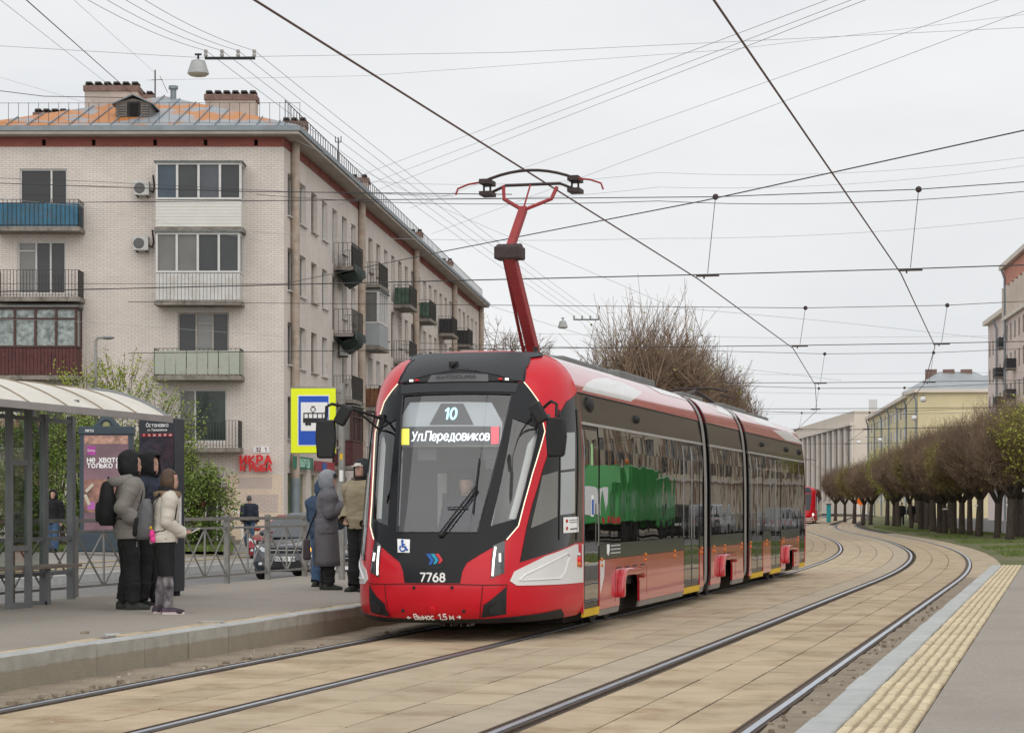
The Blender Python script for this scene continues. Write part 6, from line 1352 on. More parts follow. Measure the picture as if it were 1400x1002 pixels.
def pollard(seed, h=6.2, fork=2.15, rad=1.75, twigs=4200, leaves=0, lm=None, tm=None):
    """clipped street lime: dark trunk, a few knuckled limbs, a dense head of thin shoots"""
    rr = random.Random(seed); b = MB(); lean = Vector((rr.uniform(-.12, .12), rr.uniform(-.12, .12), 0)); tr = rr.uniform(.15, .20)
    top = Vector((0, 0, fork)) + lean; b.tube([(0, 0, -.15), Vector((0, 0, .25)) + lean * .1, Vector((0, 0, fork * .55)) + lean * .5, top], [tr * 1.35, tr * 1.05, tr * .95, tr * .85], 9)
    knots = []; nl = rr.randint(4, 5)
    for k in range(nl):
        a = 2 * pi * k / nl + rr.uniform(-.4, .4); m_ = top + Vector((cos(a), sin(a), 0)) * rad * rr.uniform(.25, .4) + Vector((0, 0, rr.uniform(.35, .7))); e = m_ + Vector((cos(a), sin(a), 0)) * rad * rr.uniform(.12, .4) + Vector((0, 0, rr.uniform(.5, 1.1)))
        b.tube([top - Vector((0, 0, .25)), m_, e], [tr * .75, tr * .5, tr * .3], 7); knots += [m_, e, (m_ + e) / 2]
        for q in range(3):
            a2 = a + rr.uniform(-1.2, 1.2); e2 = e + Vector((cos(a2), sin(a2), 0)) * rr.uniform(.2, .7) + Vector((0, 0, rr.uniform(.2, .9))); b.tube([e - (e - m_) * .3, e2], [tr * .32, tr * .16], 5); knots += [e2, (e + e2) / 2]
    trunk = (b.v, b.f); V, F_ = [], []; cz = fork + .35 + (h - fork) * .50; ch = (h - fork) * .50; LV, LF = [], []
    for i in range(twigs):
        k = rr.choice(knots) + Vector((rr.gauss(0, .12), rr.gauss(0, .12), rr.gauss(0, .12)))
        for _ in range(6):
            d = Vector((rr.gauss(0, 1), rr.gauss(0, 1), rr.gauss(.25, .9))).normalized(); rs = rr.random()**.38 * (1 + .30 * noise.noise(d * 1.9 + Vector((seed * 7.3, 0, 0)))) * (1.0 if rr.random() > .10 else rr.uniform(1.05, 1.28)); t = Vector((d.x * rad * rs * 1.08, d.y * rad * rs * 1.08, cz + d.z * ch * rs))
            if (t - k).length < 1.7: break
        m_ = (k + t) / 2 + Vector((rr.gauss(0, .10), rr.gauss(0, .10), rr.gauss(0, .10))); w = rr.uniform(.006, .011)
        if rr.random() < .4: stick(V, F_, k, m_, w * 1.5, w)
        stick(V, F_, m_, t, w, w * .45)
        for q in range(2):
            f = rr.uniform(.2, .9); s_ = m_.lerp(t, f); stick(V, F_, s_, s_ + (t - m_).normalized() * rr.uniform(.08, .25) + Vector((rr.gauss(0, .12), rr.gauss(0, .12), rr.gauss(.05, .12))), w * .6, w * .3)
        if leaves and rr.random() < leaves:
            for q in range(3): leaf(LV, LF, m_.lerp(t, rr.uniform(.3, 1.05)) + Vector((rr.gauss(0, .05), rr.gauss(0, .05), rr.gauss(0, .05))), rr.uniform(.06, .13), rr)
    mt_ = mesh_of('trunk', *trunk, m_bark); mt_.polygons.foreach_set('use_smooth', [True] * len(mt_.polygons)); mc = mesh_of('crown', V, F_, tm or m_twig); ml = mesh_of('foliage', LV, LF, lm) if LV else None
    return mt_, mc, ml
P_A = pollard(1, leaves=.10, lm=m_bud); P_B = pollard(2, h=6.5, leaves=.06, lm=m_bud); P_C = pollard(3, h=6.0, rad=1.9, leaves=.10, lm=m_bud); P_G = pollard(4, h=6.2, rad=1.8, twigs=2600, leaves=2, lm=m_leafy, tm=m_twigolive); P_O = pollard(5, h=6.0, leaves=.5, lm=m_bud, tm=m_twigolive)
def plant(kind, pos, rz, sc, lab, grp, name='linden_tree', band=None):
    o = thing(name, lab, 'tree', pos, grp); o.rotation_euler = (0, 0, rz); o.scale = (sc, sc, sc)
    for nm, me in zip(('trunk', 'crown', 'foliage'), kind):
        if me is None: continue
        c = bpy.data.objects.new(nm, me); COL.objects.link(c); c.parent = o
    if band:
        bb = MB(); bb.lathe([(.19, band), (.195, band + .05), (.19, band + .10)], (0, 0, 0), 12); me = bpy.data.meshes.new('white_band'); me.from_pydata([tuple(v) for v in bb.v], [], bb.f); me.materials.append(m_txtw); c = bpy.data.objects.new('trunk_band', me); COL.objects.link(c); c.parent = o
    return o
tr = random.Random(31)
ORD = 'first second third fourth fifth sixth seventh eighth ninth tenth eleventh twelfth thirteenth fourteenth fifteenth sixteenth seventeenth eighteenth'.split()
LB = 'clipped bare brown linden in the row beside the right-hand road'
for i, (u, v) in enumerate(((1381, 737.5), (1363, 735.5), (1338, 733), (1326, 731.5), (1315, 731), (1304, 730), (1292, 729), (1285, 728.5), (1276, 727), (1267, 725), (1259, 724), (1246, 722), (1228, 720), (1190, 717), (1180, 716), (1168, 715), (1155, 713), (1142, 711.5))):
    p = onZ(u, v, .04); kd = tr.choice((P_A, P_B, P_C, P_A, P_C, P_O)); plant(kd, p, tr.uniform(0, 6), tr.uniform(.82, .98), '%s clipped %s linden up the roadside row from the large leafy one%s' % (ORD[i], 'budding olive' if kd is P_O else 'bare brown', ', white-banded' if i in (0, 2, 6) else ''), 'lindens along the right-hand road', band=(1.55 if i in (0, 2, 6) else None))
for (u, v, sc, lab) in ((1213, 718, 1.0, 'fresh yellow-green linden among the bare trees of the row'), (1222, 719, .8, 'small yellow-green linden beside the larger leafy one')): plant(P_G, onZ(u, v, .04), 1.0, sc, lab, None)
plant(P_G, onZ(1412, 738, .04), 2.2, 1.02, 'large yellow-green linden at the near end of the tree row', None); plant(P_O, onZ(1396, 735, .04), 3.2, .95, 'olive budding linden next to the large leafy one', None)
for k in range(14):           # behind: more of the row up the street, second line across the lawn
    s = 105 + k * 9; p = path(s, 3.4 + tr.uniform(-.3, .3), .04); plant(tr.choice((P_A, P_B, P_C)), p, tr.uniform(0, 6), tr.uniform(.95, 1.1), 'clipped bare linden in the back line across the lawn', 'lindens in the back line')
for k, s in enumerate((66, 72, 78.5, 85, 92, 100, 109)):     # on the left of the tracks, heads showing over the tram
    p = path(s, -11.4 + tr.uniform(-.4, .4), .0); plant(tr.choice((P_A, P_B, P_C)), p, tr.uniform(0, 6), 1.14 + tr.uniform(-.05, .07), 'clipped bare linden whose head shows above the tram roof', 'lindens on the far side of the tram')
# big bare tree beyond the end of the brick house
def bare_tree(pos, h, seed, lab):
    rr = random.Random(seed); V, F_ = [], []; b = MB(); top = Vector((0, 0, h * .35)); b.tube([(0, 0, -.2), top * .5, top], [h * .022, h * .018, h * .014], 8)
    def grow(p, d, L, r, dep):
        q = p + d * L; m_ = (p + q) / 2 + Vector((rr.gauss(0, 1), rr.gauss(0, 1), rr.gauss(0, 1))) * L * .06; stick(V, F_, p, m_, r, r * .8); stick(V, F_, m_, q, r * .8, r * .6)
        if dep:
            for k in range(rr.choice((3, 3, 4))):
                nd = (d + Vector((rr.gauss(0, .55), rr.gauss(0, .55), rr.gauss(.1, .4)))).normalized(); grow(m_.lerp(q, rr.uniform(.3, 1)), nd, L * rr.uniform(.55, .8), r * .6, dep - 1)
    for k in range(6):
        a = k * 1.05 + rr.uniform(-.3, .3); grow(top * rr.uniform(.8, 1), Vector((cos(a) * .6, sin(a) * .6, 1)).normalized(), h * .24, h * .010, 5)
    o = thing('bare_tree', lab, 'tree', pos); 
    for nm, v, f in (('trunk', b.v, b.f), ('crown', V, F_)): c = bpy.data.objects.new(nm, mesh_of(nm, v, f, m_bark if nm == 'trunk' else m_twig)); COL.objects.link(c); c.parent = o
bare_tree(atD(672, 690, 152) * 1 - Vector((0, 0, 1.5)), 17, 5, 'tall bare tree behind the far end of the brick house')
# leafy shrubs in front of the brick house
def shrub(seed, h, rad, n, lm, sparse=.0, leaf_s=.11):
    rr = random.Random(seed); V, F_, LV, LF = [], [], [], []
    for k in range(12):
        a = rr.uniform(0, 6.28); t = Vector((cos(a) * rad * rr.uniform(.2, .8), sin(a) * rad * rr.uniform(.2, .8), h * rr.uniform(.6, .95))); m_ = Vector((t.x * .35, t.y * .35, t.z * .5)); stick(V, F_, Vector((rr.gauss(0, .15), rr.gauss(0, .15), -.1)), m_, .035, .022); stick(V, F_, m_, t, .022, .008)
    cl = [(Vector((rr.gauss(0, 1) * rad * .5, rr.gauss(0, 1) * rad * .5, h * rr.uniform(.12, .92))), rr.uniform(.35, .8) * rad * .62) for _ in range(26)]
    for i in range(n):
        c, r = rr.choice(cl); d = Vector((rr.gauss(0, 1), rr.gauss(0, 1), rr.gauss(0, 1))).normalized(); p = c + d * r * rr.random()**.4; p.z = max(.05, p.z); tap = 1 - .45 * max(0, (p.z / h - .55)); p.x *= tap; p.y *= tap
        if rr.random() < .35: stick(V, F_, c.lerp(p, .45), p, .007, .004)
        leaf(LV, LF, p, leaf_s * rr.uniform(.6, 1.3), rr)
    for k in range(int(60 * sparse)):                            # loose whips above the mass
        a = rr.uniform(0, 6.28); p = Vector((cos(a) * rad * rr.uniform(0, .7), sin(a) * rad * rr.uniform(0, .7), h * rr.uniform(.75, .95))); d = Vector((cos(a) * rr.uniform(.2, .8), sin(a) * rr.uniform(.2, .8), 1)).normalized(); L = rr.uniform(.5, 1.3); q = p + d * L; stick(V, F_, p, q, .010, .004)
        for j in range(9): leaf(LV, LF, p.lerp(q, rr.uniform(.3, 1.0)) + Vector((rr.gauss(0, .04), rr.gauss(0, .04), rr.gauss(0, .04))), leaf_s * rr.uniform(.6, 1.1), rr)
    return mesh_of('stems', V, F_, m_bark), mesh_of('foliage', LV, LF, lm)
def put_shrub(kind, u, d, lab, rz=0, sc=1.0, zs=1.0):
    q = atD(u, 700, d); o = thing('shrub', lab, 'shrub', (q.x, q.y, PVZ)); o.rotation_euler = (0, 0, rz); o.scale = (sc, sc, sc * zs)
    for nm, me in zip(('stems', 'foliage'), kind): c = bpy.data.objects.new(nm, me); COL.objects.link(c); c.parent = o
S1 = shrub(1, 4.2, 1.5, 5200, m_leafg, .3); S2 = shrub(2, 5.6, 1.7, 3600, m_leafb, 1.0, .12); S3 = shrub(3, 4.3, 1.45, 5600, m_leafb, .25); S4 = shrub(4, 2.4, 1.2, 3600, m_leafg, .2); S5 = shrub(5, 7.2, 1.7, 1100, m_leafy, 1.6, .13)
put_shrub(S1, 78, 69, 'dense dark green shrub behind the shelter glass', .4); put_shrub(S1, 20, 70, 'dense dark green shrub at the left end of the shelter', 2.0, .95); put_shrub(S3, 247, 70, 'bright green shrub between the pylon and the shop door', .3, .95); put_shrub(S2, 215, 72, 'tall loose green shrub behind the information pylon', 1.0, .92)
put_shrub(S5, 165, 72.5, 'tall sparse shrub with new yellow-green leaves above the shelter roof', .7, .86); put_shrub(S5, 112, 73, 'tall sparse shrub with new leaves beside the slender street lamp', 3.1, .82); put_shrub(S4, 270, 69.5, 'low dark green shrub beside the shop steps', .2); put_shrub(S4, 232, 68, 'low green shrub at the foot of the pylon shrubs', 1.7); put_shrub(S2, 118, 71, 'tall green shrub behind the poster board', 2.6, .85); put_shrub(S2, 45, 73, 'tall green shrub rising behind the shelter roof', 4.0, .9)
# grass: blades on the lawn strip and by the house
def blades(name, n, place, h, mt, lab):
    V, F_ = [], []; rr = random.Random(n)
    for i in range(n):
        p = place(rr); a = rr.uniform(0, 6.28); w = rr.uniform(.006, .015) * (h / .08); hh = h * rr.uniform(.4, 1.2); o = len(V); lean = Vector((rr.gauss(0, .4), rr.gauss(0, .4), 1)) * hh; V += [p + Vector((cos(a), sin(a), 0)) * w, p - Vector((cos(a), sin(a), 0)) * w, p + lean]; F_.append((o, o + 1, o + 2))
    o = bpy.data.objects.new(name, mesh_of(name, V, F_, mt)); COL.objects.link(o); o['kind'] = 'stuff'; o['label'] = lab; o['category'] = 'grass'
m_blade = leaf_mat('grass_blade', (.12, .165, .035))
def pg1(rr):
    while True:
        s = 45 + 110 * rr.random()**1.3; l = rr.uniform(-.9, 4.0); p = path(s, l, .03)
        if noise.noise(Vector((p.x * .35, p.y * .13, 3))) > .0: return p
blades('grass', 30000, pg1, .10, m_blade, 'patchy green grass on the strip beside the tree row')
def pg2(rr): u = rr.uniform(-10, 318); d = rr.uniform(64, 75); q = atD(u, 700, d); return Vector((q.x, q.y, PVZ + .02))
blades('grass', 22000, pg2, .16, m_blade, 'green grass bed under the shrubs by the brick house')
q = [atD(u, 700, d) for u, d in ((-40, 63.5), (318, 66), (318, 76), (-40, 76))]; sheet('grass_bed', [(p.x, p.y, PVZ + .012) for p in q], m_grass0)
# ================================================================== houses on the right-hand street
m_pink = mat('pink_plaster', (.71, .60, .55), .9, var=.07, vs=.25, dirt=(.63, .52, .47), dirts=.2, dirtamt=.5); m_ochre = mat('ochre_plaster', (.70, .61, .38), .9, var=.07, vs=.25, dirt=(.62, .53, .33), dirts=.2, dirtamt=.5); m_beige = mat('beige_stone', (.68, .60, .51), .9, var=.07, vs=.2, dirt=(.6, .52, .44), dirts=.15)  # distant walls are paled: haze is put into these plaster and stone colours
m_trim = mat('pale_trim', (.70, .63, .55), .85, var=.06, vs=.5); m_roofr = mat('dark_roof', (.10, .095, .095), .7, var=.2, vs=.6); m_roofs = mat('pale_metal_roof', (.36, .385, .40), .5, metal=.2, var=.12, vs=.4)
def flat(p): return Vector((p.x, p.y, 0))
def street_house(name, lab, A, B, zt, depth, wallm, cols, rows, z0, dz, wh, ww, parts_cols=None, trim=True, rv=.22, pnm=None):
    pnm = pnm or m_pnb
    """a house whose street front runs from A to B (near end B); openings in a grid"""
    h = thing(name, lab, 'building', A); ux = (B - A).normalized(); L = (B - A).length; n = ux.cross(Vector((0, 0, 1)))
    if n.x > 0: n = -n
    rects = []
    for c in range(cols):
        for r in range(rows):
            u = L * (c + .5) / cols; rects.append((u - ww / 2, u + ww / 2, z0 + r * dz, z0 + r * dz + wh, c, r))
    facade('front_wall', A, ux, n, L, -.3, zt, [r[:4] for r in rects], wallm, h, reveal=rv)
    joined = MB()
    for u0, u1, a, c, cc, rr_ in rects:
        if parts_cols is None or cc < parts_cols: window(A, ux, n, u0, u1, a, c, h, cuts=(.5,), pm=pnm, fm=m_wfro, fw=.09, back=rv - .02, frame_d=min(.06, rv * .5))
        else:
            P = lambda u, z: A + ux * u - n * (rv - .02) + Vector((0, 0, z)); joined.quad(P(u0, a), P(u1, a), P(u1, c), P(u0, c)); um = (u0 + u1) / 2; joined.cur = 1
            Q = lambda u, z: A + ux * u - n * (rv - .04) + Vector((0, 0, z)); joined.quad(Q(um - .06, a), Q(um + .06, a), Q(um + .06, c), Q(um - .06, c)); joined.cur = 0
    if joined.v: joined.build('further_windows', [pnm, m_wfro], h, kind='stuff')
    for e, nm in ((A, 'far_end_wall'), (B, 'near_end_wall')):
        q = e - n * depth; b = MB(); b.quad(e + Vector((0, 0, -.3)), q + Vector((0, 0, -.3)), q + Vector((0, 0, zt)), e + Vector((0, 0, zt))); b.build(nm, wallm, h)
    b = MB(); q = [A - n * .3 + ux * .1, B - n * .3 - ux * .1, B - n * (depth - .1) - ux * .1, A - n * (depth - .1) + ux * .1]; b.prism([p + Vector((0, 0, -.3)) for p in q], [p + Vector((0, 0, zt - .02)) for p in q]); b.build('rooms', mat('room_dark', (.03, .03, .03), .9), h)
    q = [A + n * .6 - ux * .6, B + n * .6 + ux * .6, B - n * (depth + .6) + ux * .6, A - n * (depth + .6) - ux * .6]; b = MB(); b.prism([p + Vector((0, 0, zt + .004)) for p in q], [p + Vector((0, 0, zt + .5)) for p in q]); b.build('cornice', m_trim, h)
    m1, m2 = (q[0] + q[3]) / 2 + ux * depth * .4, (q[1] + q[2]) / 2 - ux * depth * .4; rz_ = zt + .504; t1, t2 = m1 + Vector((0, 0, zt + 3.2)), m2 + Vector((0, 0, zt + 3.2)); q = [p + Vector((0, 0, rz_)) for p in q]
    b = MB(); b.quad(q[0], q[1], t2, t1); b.quad(q[2], q[3], t1, t2); b.quad(q[3], q[0], t1); b.quad(q[1], q[2], t2); b.build('roof', m_roofs, h)
    return h, ux, n, L
A1 = flat(atD(1351, 693, 250)); DF = Vector((sin(.15), -cos(.15), 0))
t_hi = 17.0
hp_, ux, n, L = street_house('apartment_house', 'pink plastered apartment house with tall windows behind the linden row', A1, A1 + DF * 19, 22.8, 14, m_pink, 6, 6, 3.2, 3.15, 1.75, 1.25, rv=.08, pnm=m_pn)
def pipe(h, A, ux, n, u, z): b = MB(); b.tube([A + ux * u + n * .25 + Vector((0, 0, 0)), A + ux * u + n * .25 + Vector((0, 0, z - 1.2)), A + ux * u + n * .6 + Vector((0, 0, z - .2))], .13, 7); b.build('drainpipe', m_gut, h)
def small_balcony(h, A, ux, n, u, z, mt): 
    b = MB(); q = [A + ux * (u - 1.1), A + ux * (u + 1.1), A + ux * (u + 1.1) + n * 1.0, A + ux * (u - 1.1) + n * 1.0]; b.prism([p + Vector((0, 0, z - .15)) for p in q], [p + Vector((0, 0, z)) for p in q]); s = b.build('balcony', m_slabc, h)
    b = MB(); w = [q[0] + n * .02, q[3], q[2], q[1] + n * .02]
    for a, c in zip(w, w[1:]): b.prism([a + Vector((0, 0, z + .02)), c + Vector((0, 0, z + .02)), c + Vector((0, 0, z + 1)), a + Vector((0, 0, z + 1))], [p + Vector((.02, .02, 0)) for p in (a + Vector((0, 0, z + .02)), c + Vector((0, 0, z + .02)), c + Vector((0, 0, z + 1)), a + Vector((0, 0, z + 1)))])
    b.build('parapet', mt, s)
pipe(hp_, A1, ux, n, 10, 22.8)
for u, z, mt in ((4.0, 9.4, mat('teal_sheet', (.03, .30, .25), .5, var=.2)), (14, 15.9, dkb), (14, 12.7, dkb), (14, 9.6, dkb), (17, 19.0, dkb)): small_balcony(hp_, A1, ux, n, u, z, mt)
A2 = A1 + DF * 19.3 + n * .5
h2, ux2, n2, L2 = street_house('apartment_house', 'taller pink apartment house with a colonnaded top storey', A2, A2 + DF * 46, 27.2, 14, mat('pink_plaster_warm', (.70, .575, .52), .9, var=.07, vs=.25, dirt=(.60, .49, .44), dirts=.2, dirtamt=.5), 14, 7, 3.2, 3.2, 1.9, 1.35, parts_cols=8, rv=.12)  # this wall colour is paled for haze as well
A5 = A2 + DF * 46.5
h5, ux5, n5, L5 = street_house('apartment_house', 'long light beige apartment house mirrored in the tram windows', A5, A5 + DF * 106, 24.0, 14, mat('light_beige_plaster', (.66, .57, .45), .9, var=.08, vs=.3, dirt=(.5, .42, .32), dirts=.4, dirtamt=.5), 34, 6, 3.4, 3.3, 2.0, 1.5, parts_cols=0, rv=.15, pnm=m_pn)
for zc in (3.0, 6.3, 9.6, 12.9):
    b = MB(); q = [A5 + n5 * .03, A5 + DF * 106 + n5 * .03]; b.prism([q[0] + Vector((0, 0, zc)), q[1] + Vector((0, 0, zc)), q[1] + n5 * .12 + Vector((0, 0, zc)), q[0] + n5 * .12 + Vector((0, 0, zc))], [p + Vector((0, 0, zc + .18)) for p in (q[0], q[1], q[1] + n5 * .12, q[0] + n5 * .12)]); b.build('string_course', m_trim, h5)
for k in range(35):
    p = A5 + DF * (k * 106 / 34 + .02) + n5 * .1; b = MB(); b.beam(p + Vector((0, 0, 0)), p + Vector((0, 0, 23.5)), .28, .14); b.build('pilaster', mat('brown_pilaster', (.28, .2, .14), .85, var=.1), h5)
b = MB(); q = [A2 + n2 * .06, A2 + DF * 46 + n2 * .06]; b.prism([q[0] + Vector((0, 0, 21.6)), q[1] + Vector((0, 0, 21.6)), q[1] + n2 * .3 + Vector((0, 0, 21.6)), q[0] + n2 * .3 + Vector((0, 0, 21.6))], [p + Vector((0, 0, 22.0)) for p in (q[0], q[1], q[1] + n2 * .3, q[0] + n2 * .3)]); b.build('string_course', m_trim, h2)
for k in range(7):
    p = A2 + DF * (.4 + k * 3.29) + n2 * .12; b = MB(); b.beam(p + Vector((0, 0, 22.05)), p + Vector((0, 0, 25.2)), .5, .4); b.build('pilaster', m_trim, h2)
b = MB(); q = [A2 + n2 * .05, A2 + DF * 46 + n2 * .05]; b.prism([q[0] + Vector((0, 0, 25.3)), q[1] + Vector((0, 0, 25.3)), q[1] + n2 * .1 + Vector((0, 0, 25.3)), q[0] + n2 * .1 + Vector((0, 0, 25.3))], [p + Vector((0, 0, 27.1)) for p in (q[0], q[1], q[1] + n2 * .1, q[0] + n2 * .1)]); b.build('terracotta_frieze', mat('terracotta_band', (.55, .24, .17), .85, var=.1, vs=.6), h2)
for u in (2.0, 26): pipe(h2, A2, ux2, n2, u, 27.2)
for u, z in ((8.2, 16), (8.2, 12.8), (11.5, 9.6)): small_balcony(h2, A2, ux2, n2, u, z, dkb)
# shopfront colours at street level, mirrored in the tram
for k in range(11):
    u = 20 + k * 7.4; b = MB(); q = [A5 + DF * u + n5 * .16, A5 + DF * (u + 4.6) + n5 * .16]; b.prism([q[0] + Vector((0, 0, 5.6)), q[1] + Vector((0, 0, 5.6)), q[1] + n5 * .15 + Vector((0, 0, 5.6)), q[0] + n5 * .15 + Vector((0, 0, 5.6))], [p + Vector((0, 0, 6.1)) for p in (q[0], q[1], q[1] + n5 * .15, q[0] + n5 * .15)]); b.build('shop_fascia', mat('fascia_%d' % (k % 4), ((.5, .05, .05), (.6, .58, .55), (.05, .12, .35), (.45, .35, .05))[k % 4], .5, var=.2, vs=2), h5)
# ochre house
N3, F3 = flat(atD(1255, 693, 294)), flat(atD(1187, 693, 388))
h3, ux3, n3, L3 = street_house('apartment_house', 'ochre four-storey house with grey drainpipes and hipped metal roof', F3, N3, 17.3, 24, m_ochre, 16, 5, 2.2, 3.1, 1.8, 2.6, rv=.06, pnm=m_pn)
for k in range(7): pipe(h3, F3, ux3, n3, 3 + k * 15.2, 17.3)
b = MB(); E3 = N3 + cdir(1, .06) * 1.2; w_ = window(N3 + Vector((0, 0, 0)), cdir(1, -.0), cdir(0, -1), 8.0, 9.4, 14.2, 16.0, h3, cuts=(.5,), back=-.3, pm=m_pnb)
b = MB(); q = [N3 + n3 * .02, N3 + n3 * .02 + cdir(1, .04) * 12, N3 + cdir(1, .04) * 12 + cdir(0, 1) * 8, N3 + cdir(0, 1) * 8]; b.prism([p for p in q], [p + Vector((0, 0, 17.25)) for p in q]); b.build('end_wall', m_ochre, h3)
b = MB(); q = [N3 - cdir(1, 0) * .6 - cdir(0, 1) * .7, N3 + cdir(1, 0) * 13 - cdir(0, 1) * .7, N3 + cdir(1, 0) * 13 + cdir(0, 1) * 9, N3 - cdir(1, 0) * .6 + cdir(0, 1) * 9]; b.prism([p + Vector((0, 0, 17.32)) for p in q], [p + Vector((0, 0, 17.78)) for p in q]); b.build('end_cornice', m_trim, h3)
b = MB(); tq = (q[0] + q[1]) / 2 + cdir(0, 1) * 7; b.quad(q[0] + Vector((0, 0, 17.80)), q[1] + Vector((0, 0, 17.80)), tq + cdir(1, 0) * 3 + Vector((0, 0, 20.6)), tq - cdir(1, 0) * 2 + Vector((0, 0, 20.6))); b.quad(q[0] + Vector((0, 0, 17.80)), tq - cdir(1, 0) * 2 + Vector((0, 0, 20.6)), q[3] + Vector((0, 0, 17.80))); b.build('end_roof', m_roofs, h3)
for k in range(3):
    p = N3 + cdir(1, 0) * (3 + 2.5 * k) + cdir(0, 1) * 6; b = MB(); b.beam(p + Vector((0, 0, 18.8)), p + Vector((0, 0, 20.9)), 1.6, .9); b.build('chimney', m_chcap, h3)
# stripped-classical block at the end of the street
N4, F4 = flat(atD(1168, 693, 430)), flat(atD(1070, 693, 560))
h4 = thing('public_building', 'long beige public building with tall pilasters at the end of the street', 'building', N4); ux4 = (F4 - N4).normalized(); L4 = (F4 - N4).length; n4 = ux4.cross(Vector((0, 0, 1))); n4 = n4 if n4.dot(-N4) > 0 else -n4
b = MB(); q = [N4, F4, F4 - n4 * 30, N4 + cdir(1, .05) * 8 ]; b.prism(q, [p + Vector((0, 0, 21.0)) for p in q]); b.build('block', m_beige, h4)
for k in range(14):
    st4 = L4 / 14.5; p = N4 + ux4 * (1.5 + k * st4) + n4 * .25; b = MB(); b.beam(p + Vector((0, 0, 3)), p + Vector((0, 0, 18.0)), .5, 2.6, up=ux4); b.build('pilaster', m_trim, h4)
    w0 = N4 + ux4 * (2.9 + k * st4) + n4 * .06; w1 = w0 + ux4 * (st4 - 2.8); b = MB(); b.quad(w0 + Vector((0, 0, 3)), w1 + Vector((0, 0, 3)), w1 + Vector((0, 0, 17.9)), w0 + Vector((0, 0, 17.9))); b.build('tall_window', mat('dark_glazing', (.16, .14, .12), .5, var=.2, vs=.3), h4)  # tall windows of one dark brown-grey tone
b = MB(); b.prism([N4 + n4 * .02 + Vector((0, 0, 18.02)), F4 + n4 * .02 + Vector((0, 0, 18.02)), F4 + n4 * .9 + Vector((0, 0, 18.02)), N4 + n4 * .9 + Vector((0, 0, 18.02))], [p + Vector((0, 0, 18.5)) for p in (N4 + n4 * .02, F4 + n4 * .02, F4 + n4 * .9, N4 + n4 * .9)]); b.build('architrave', m_trim, h4)
b = MB(); p = N4 + ux4 * 1.5 - n4 * 4; b.beam(p + Vector((0, 0, 21)), p + Vector((0, 0, 23.3)), 1.6, 1.2); b.build('roof_mast', m_silver, h4)
# roadside fence on the far side of the right-hand road
rf = thing('roadside_fence', 'low grey metal fence along the right-hand pavement', 'fence', path(60, 14.6))
for k in range(50):
    s0 = 60 + k * 3.0; p, q = path(s0, 14.6, .06), path(s0 + 3.0, 14.6, .06); b = MB(); railing(b, p, q, 1.0, .3, .018, (1.0, .12)); b.build('fence_panel', m_galv, rf)
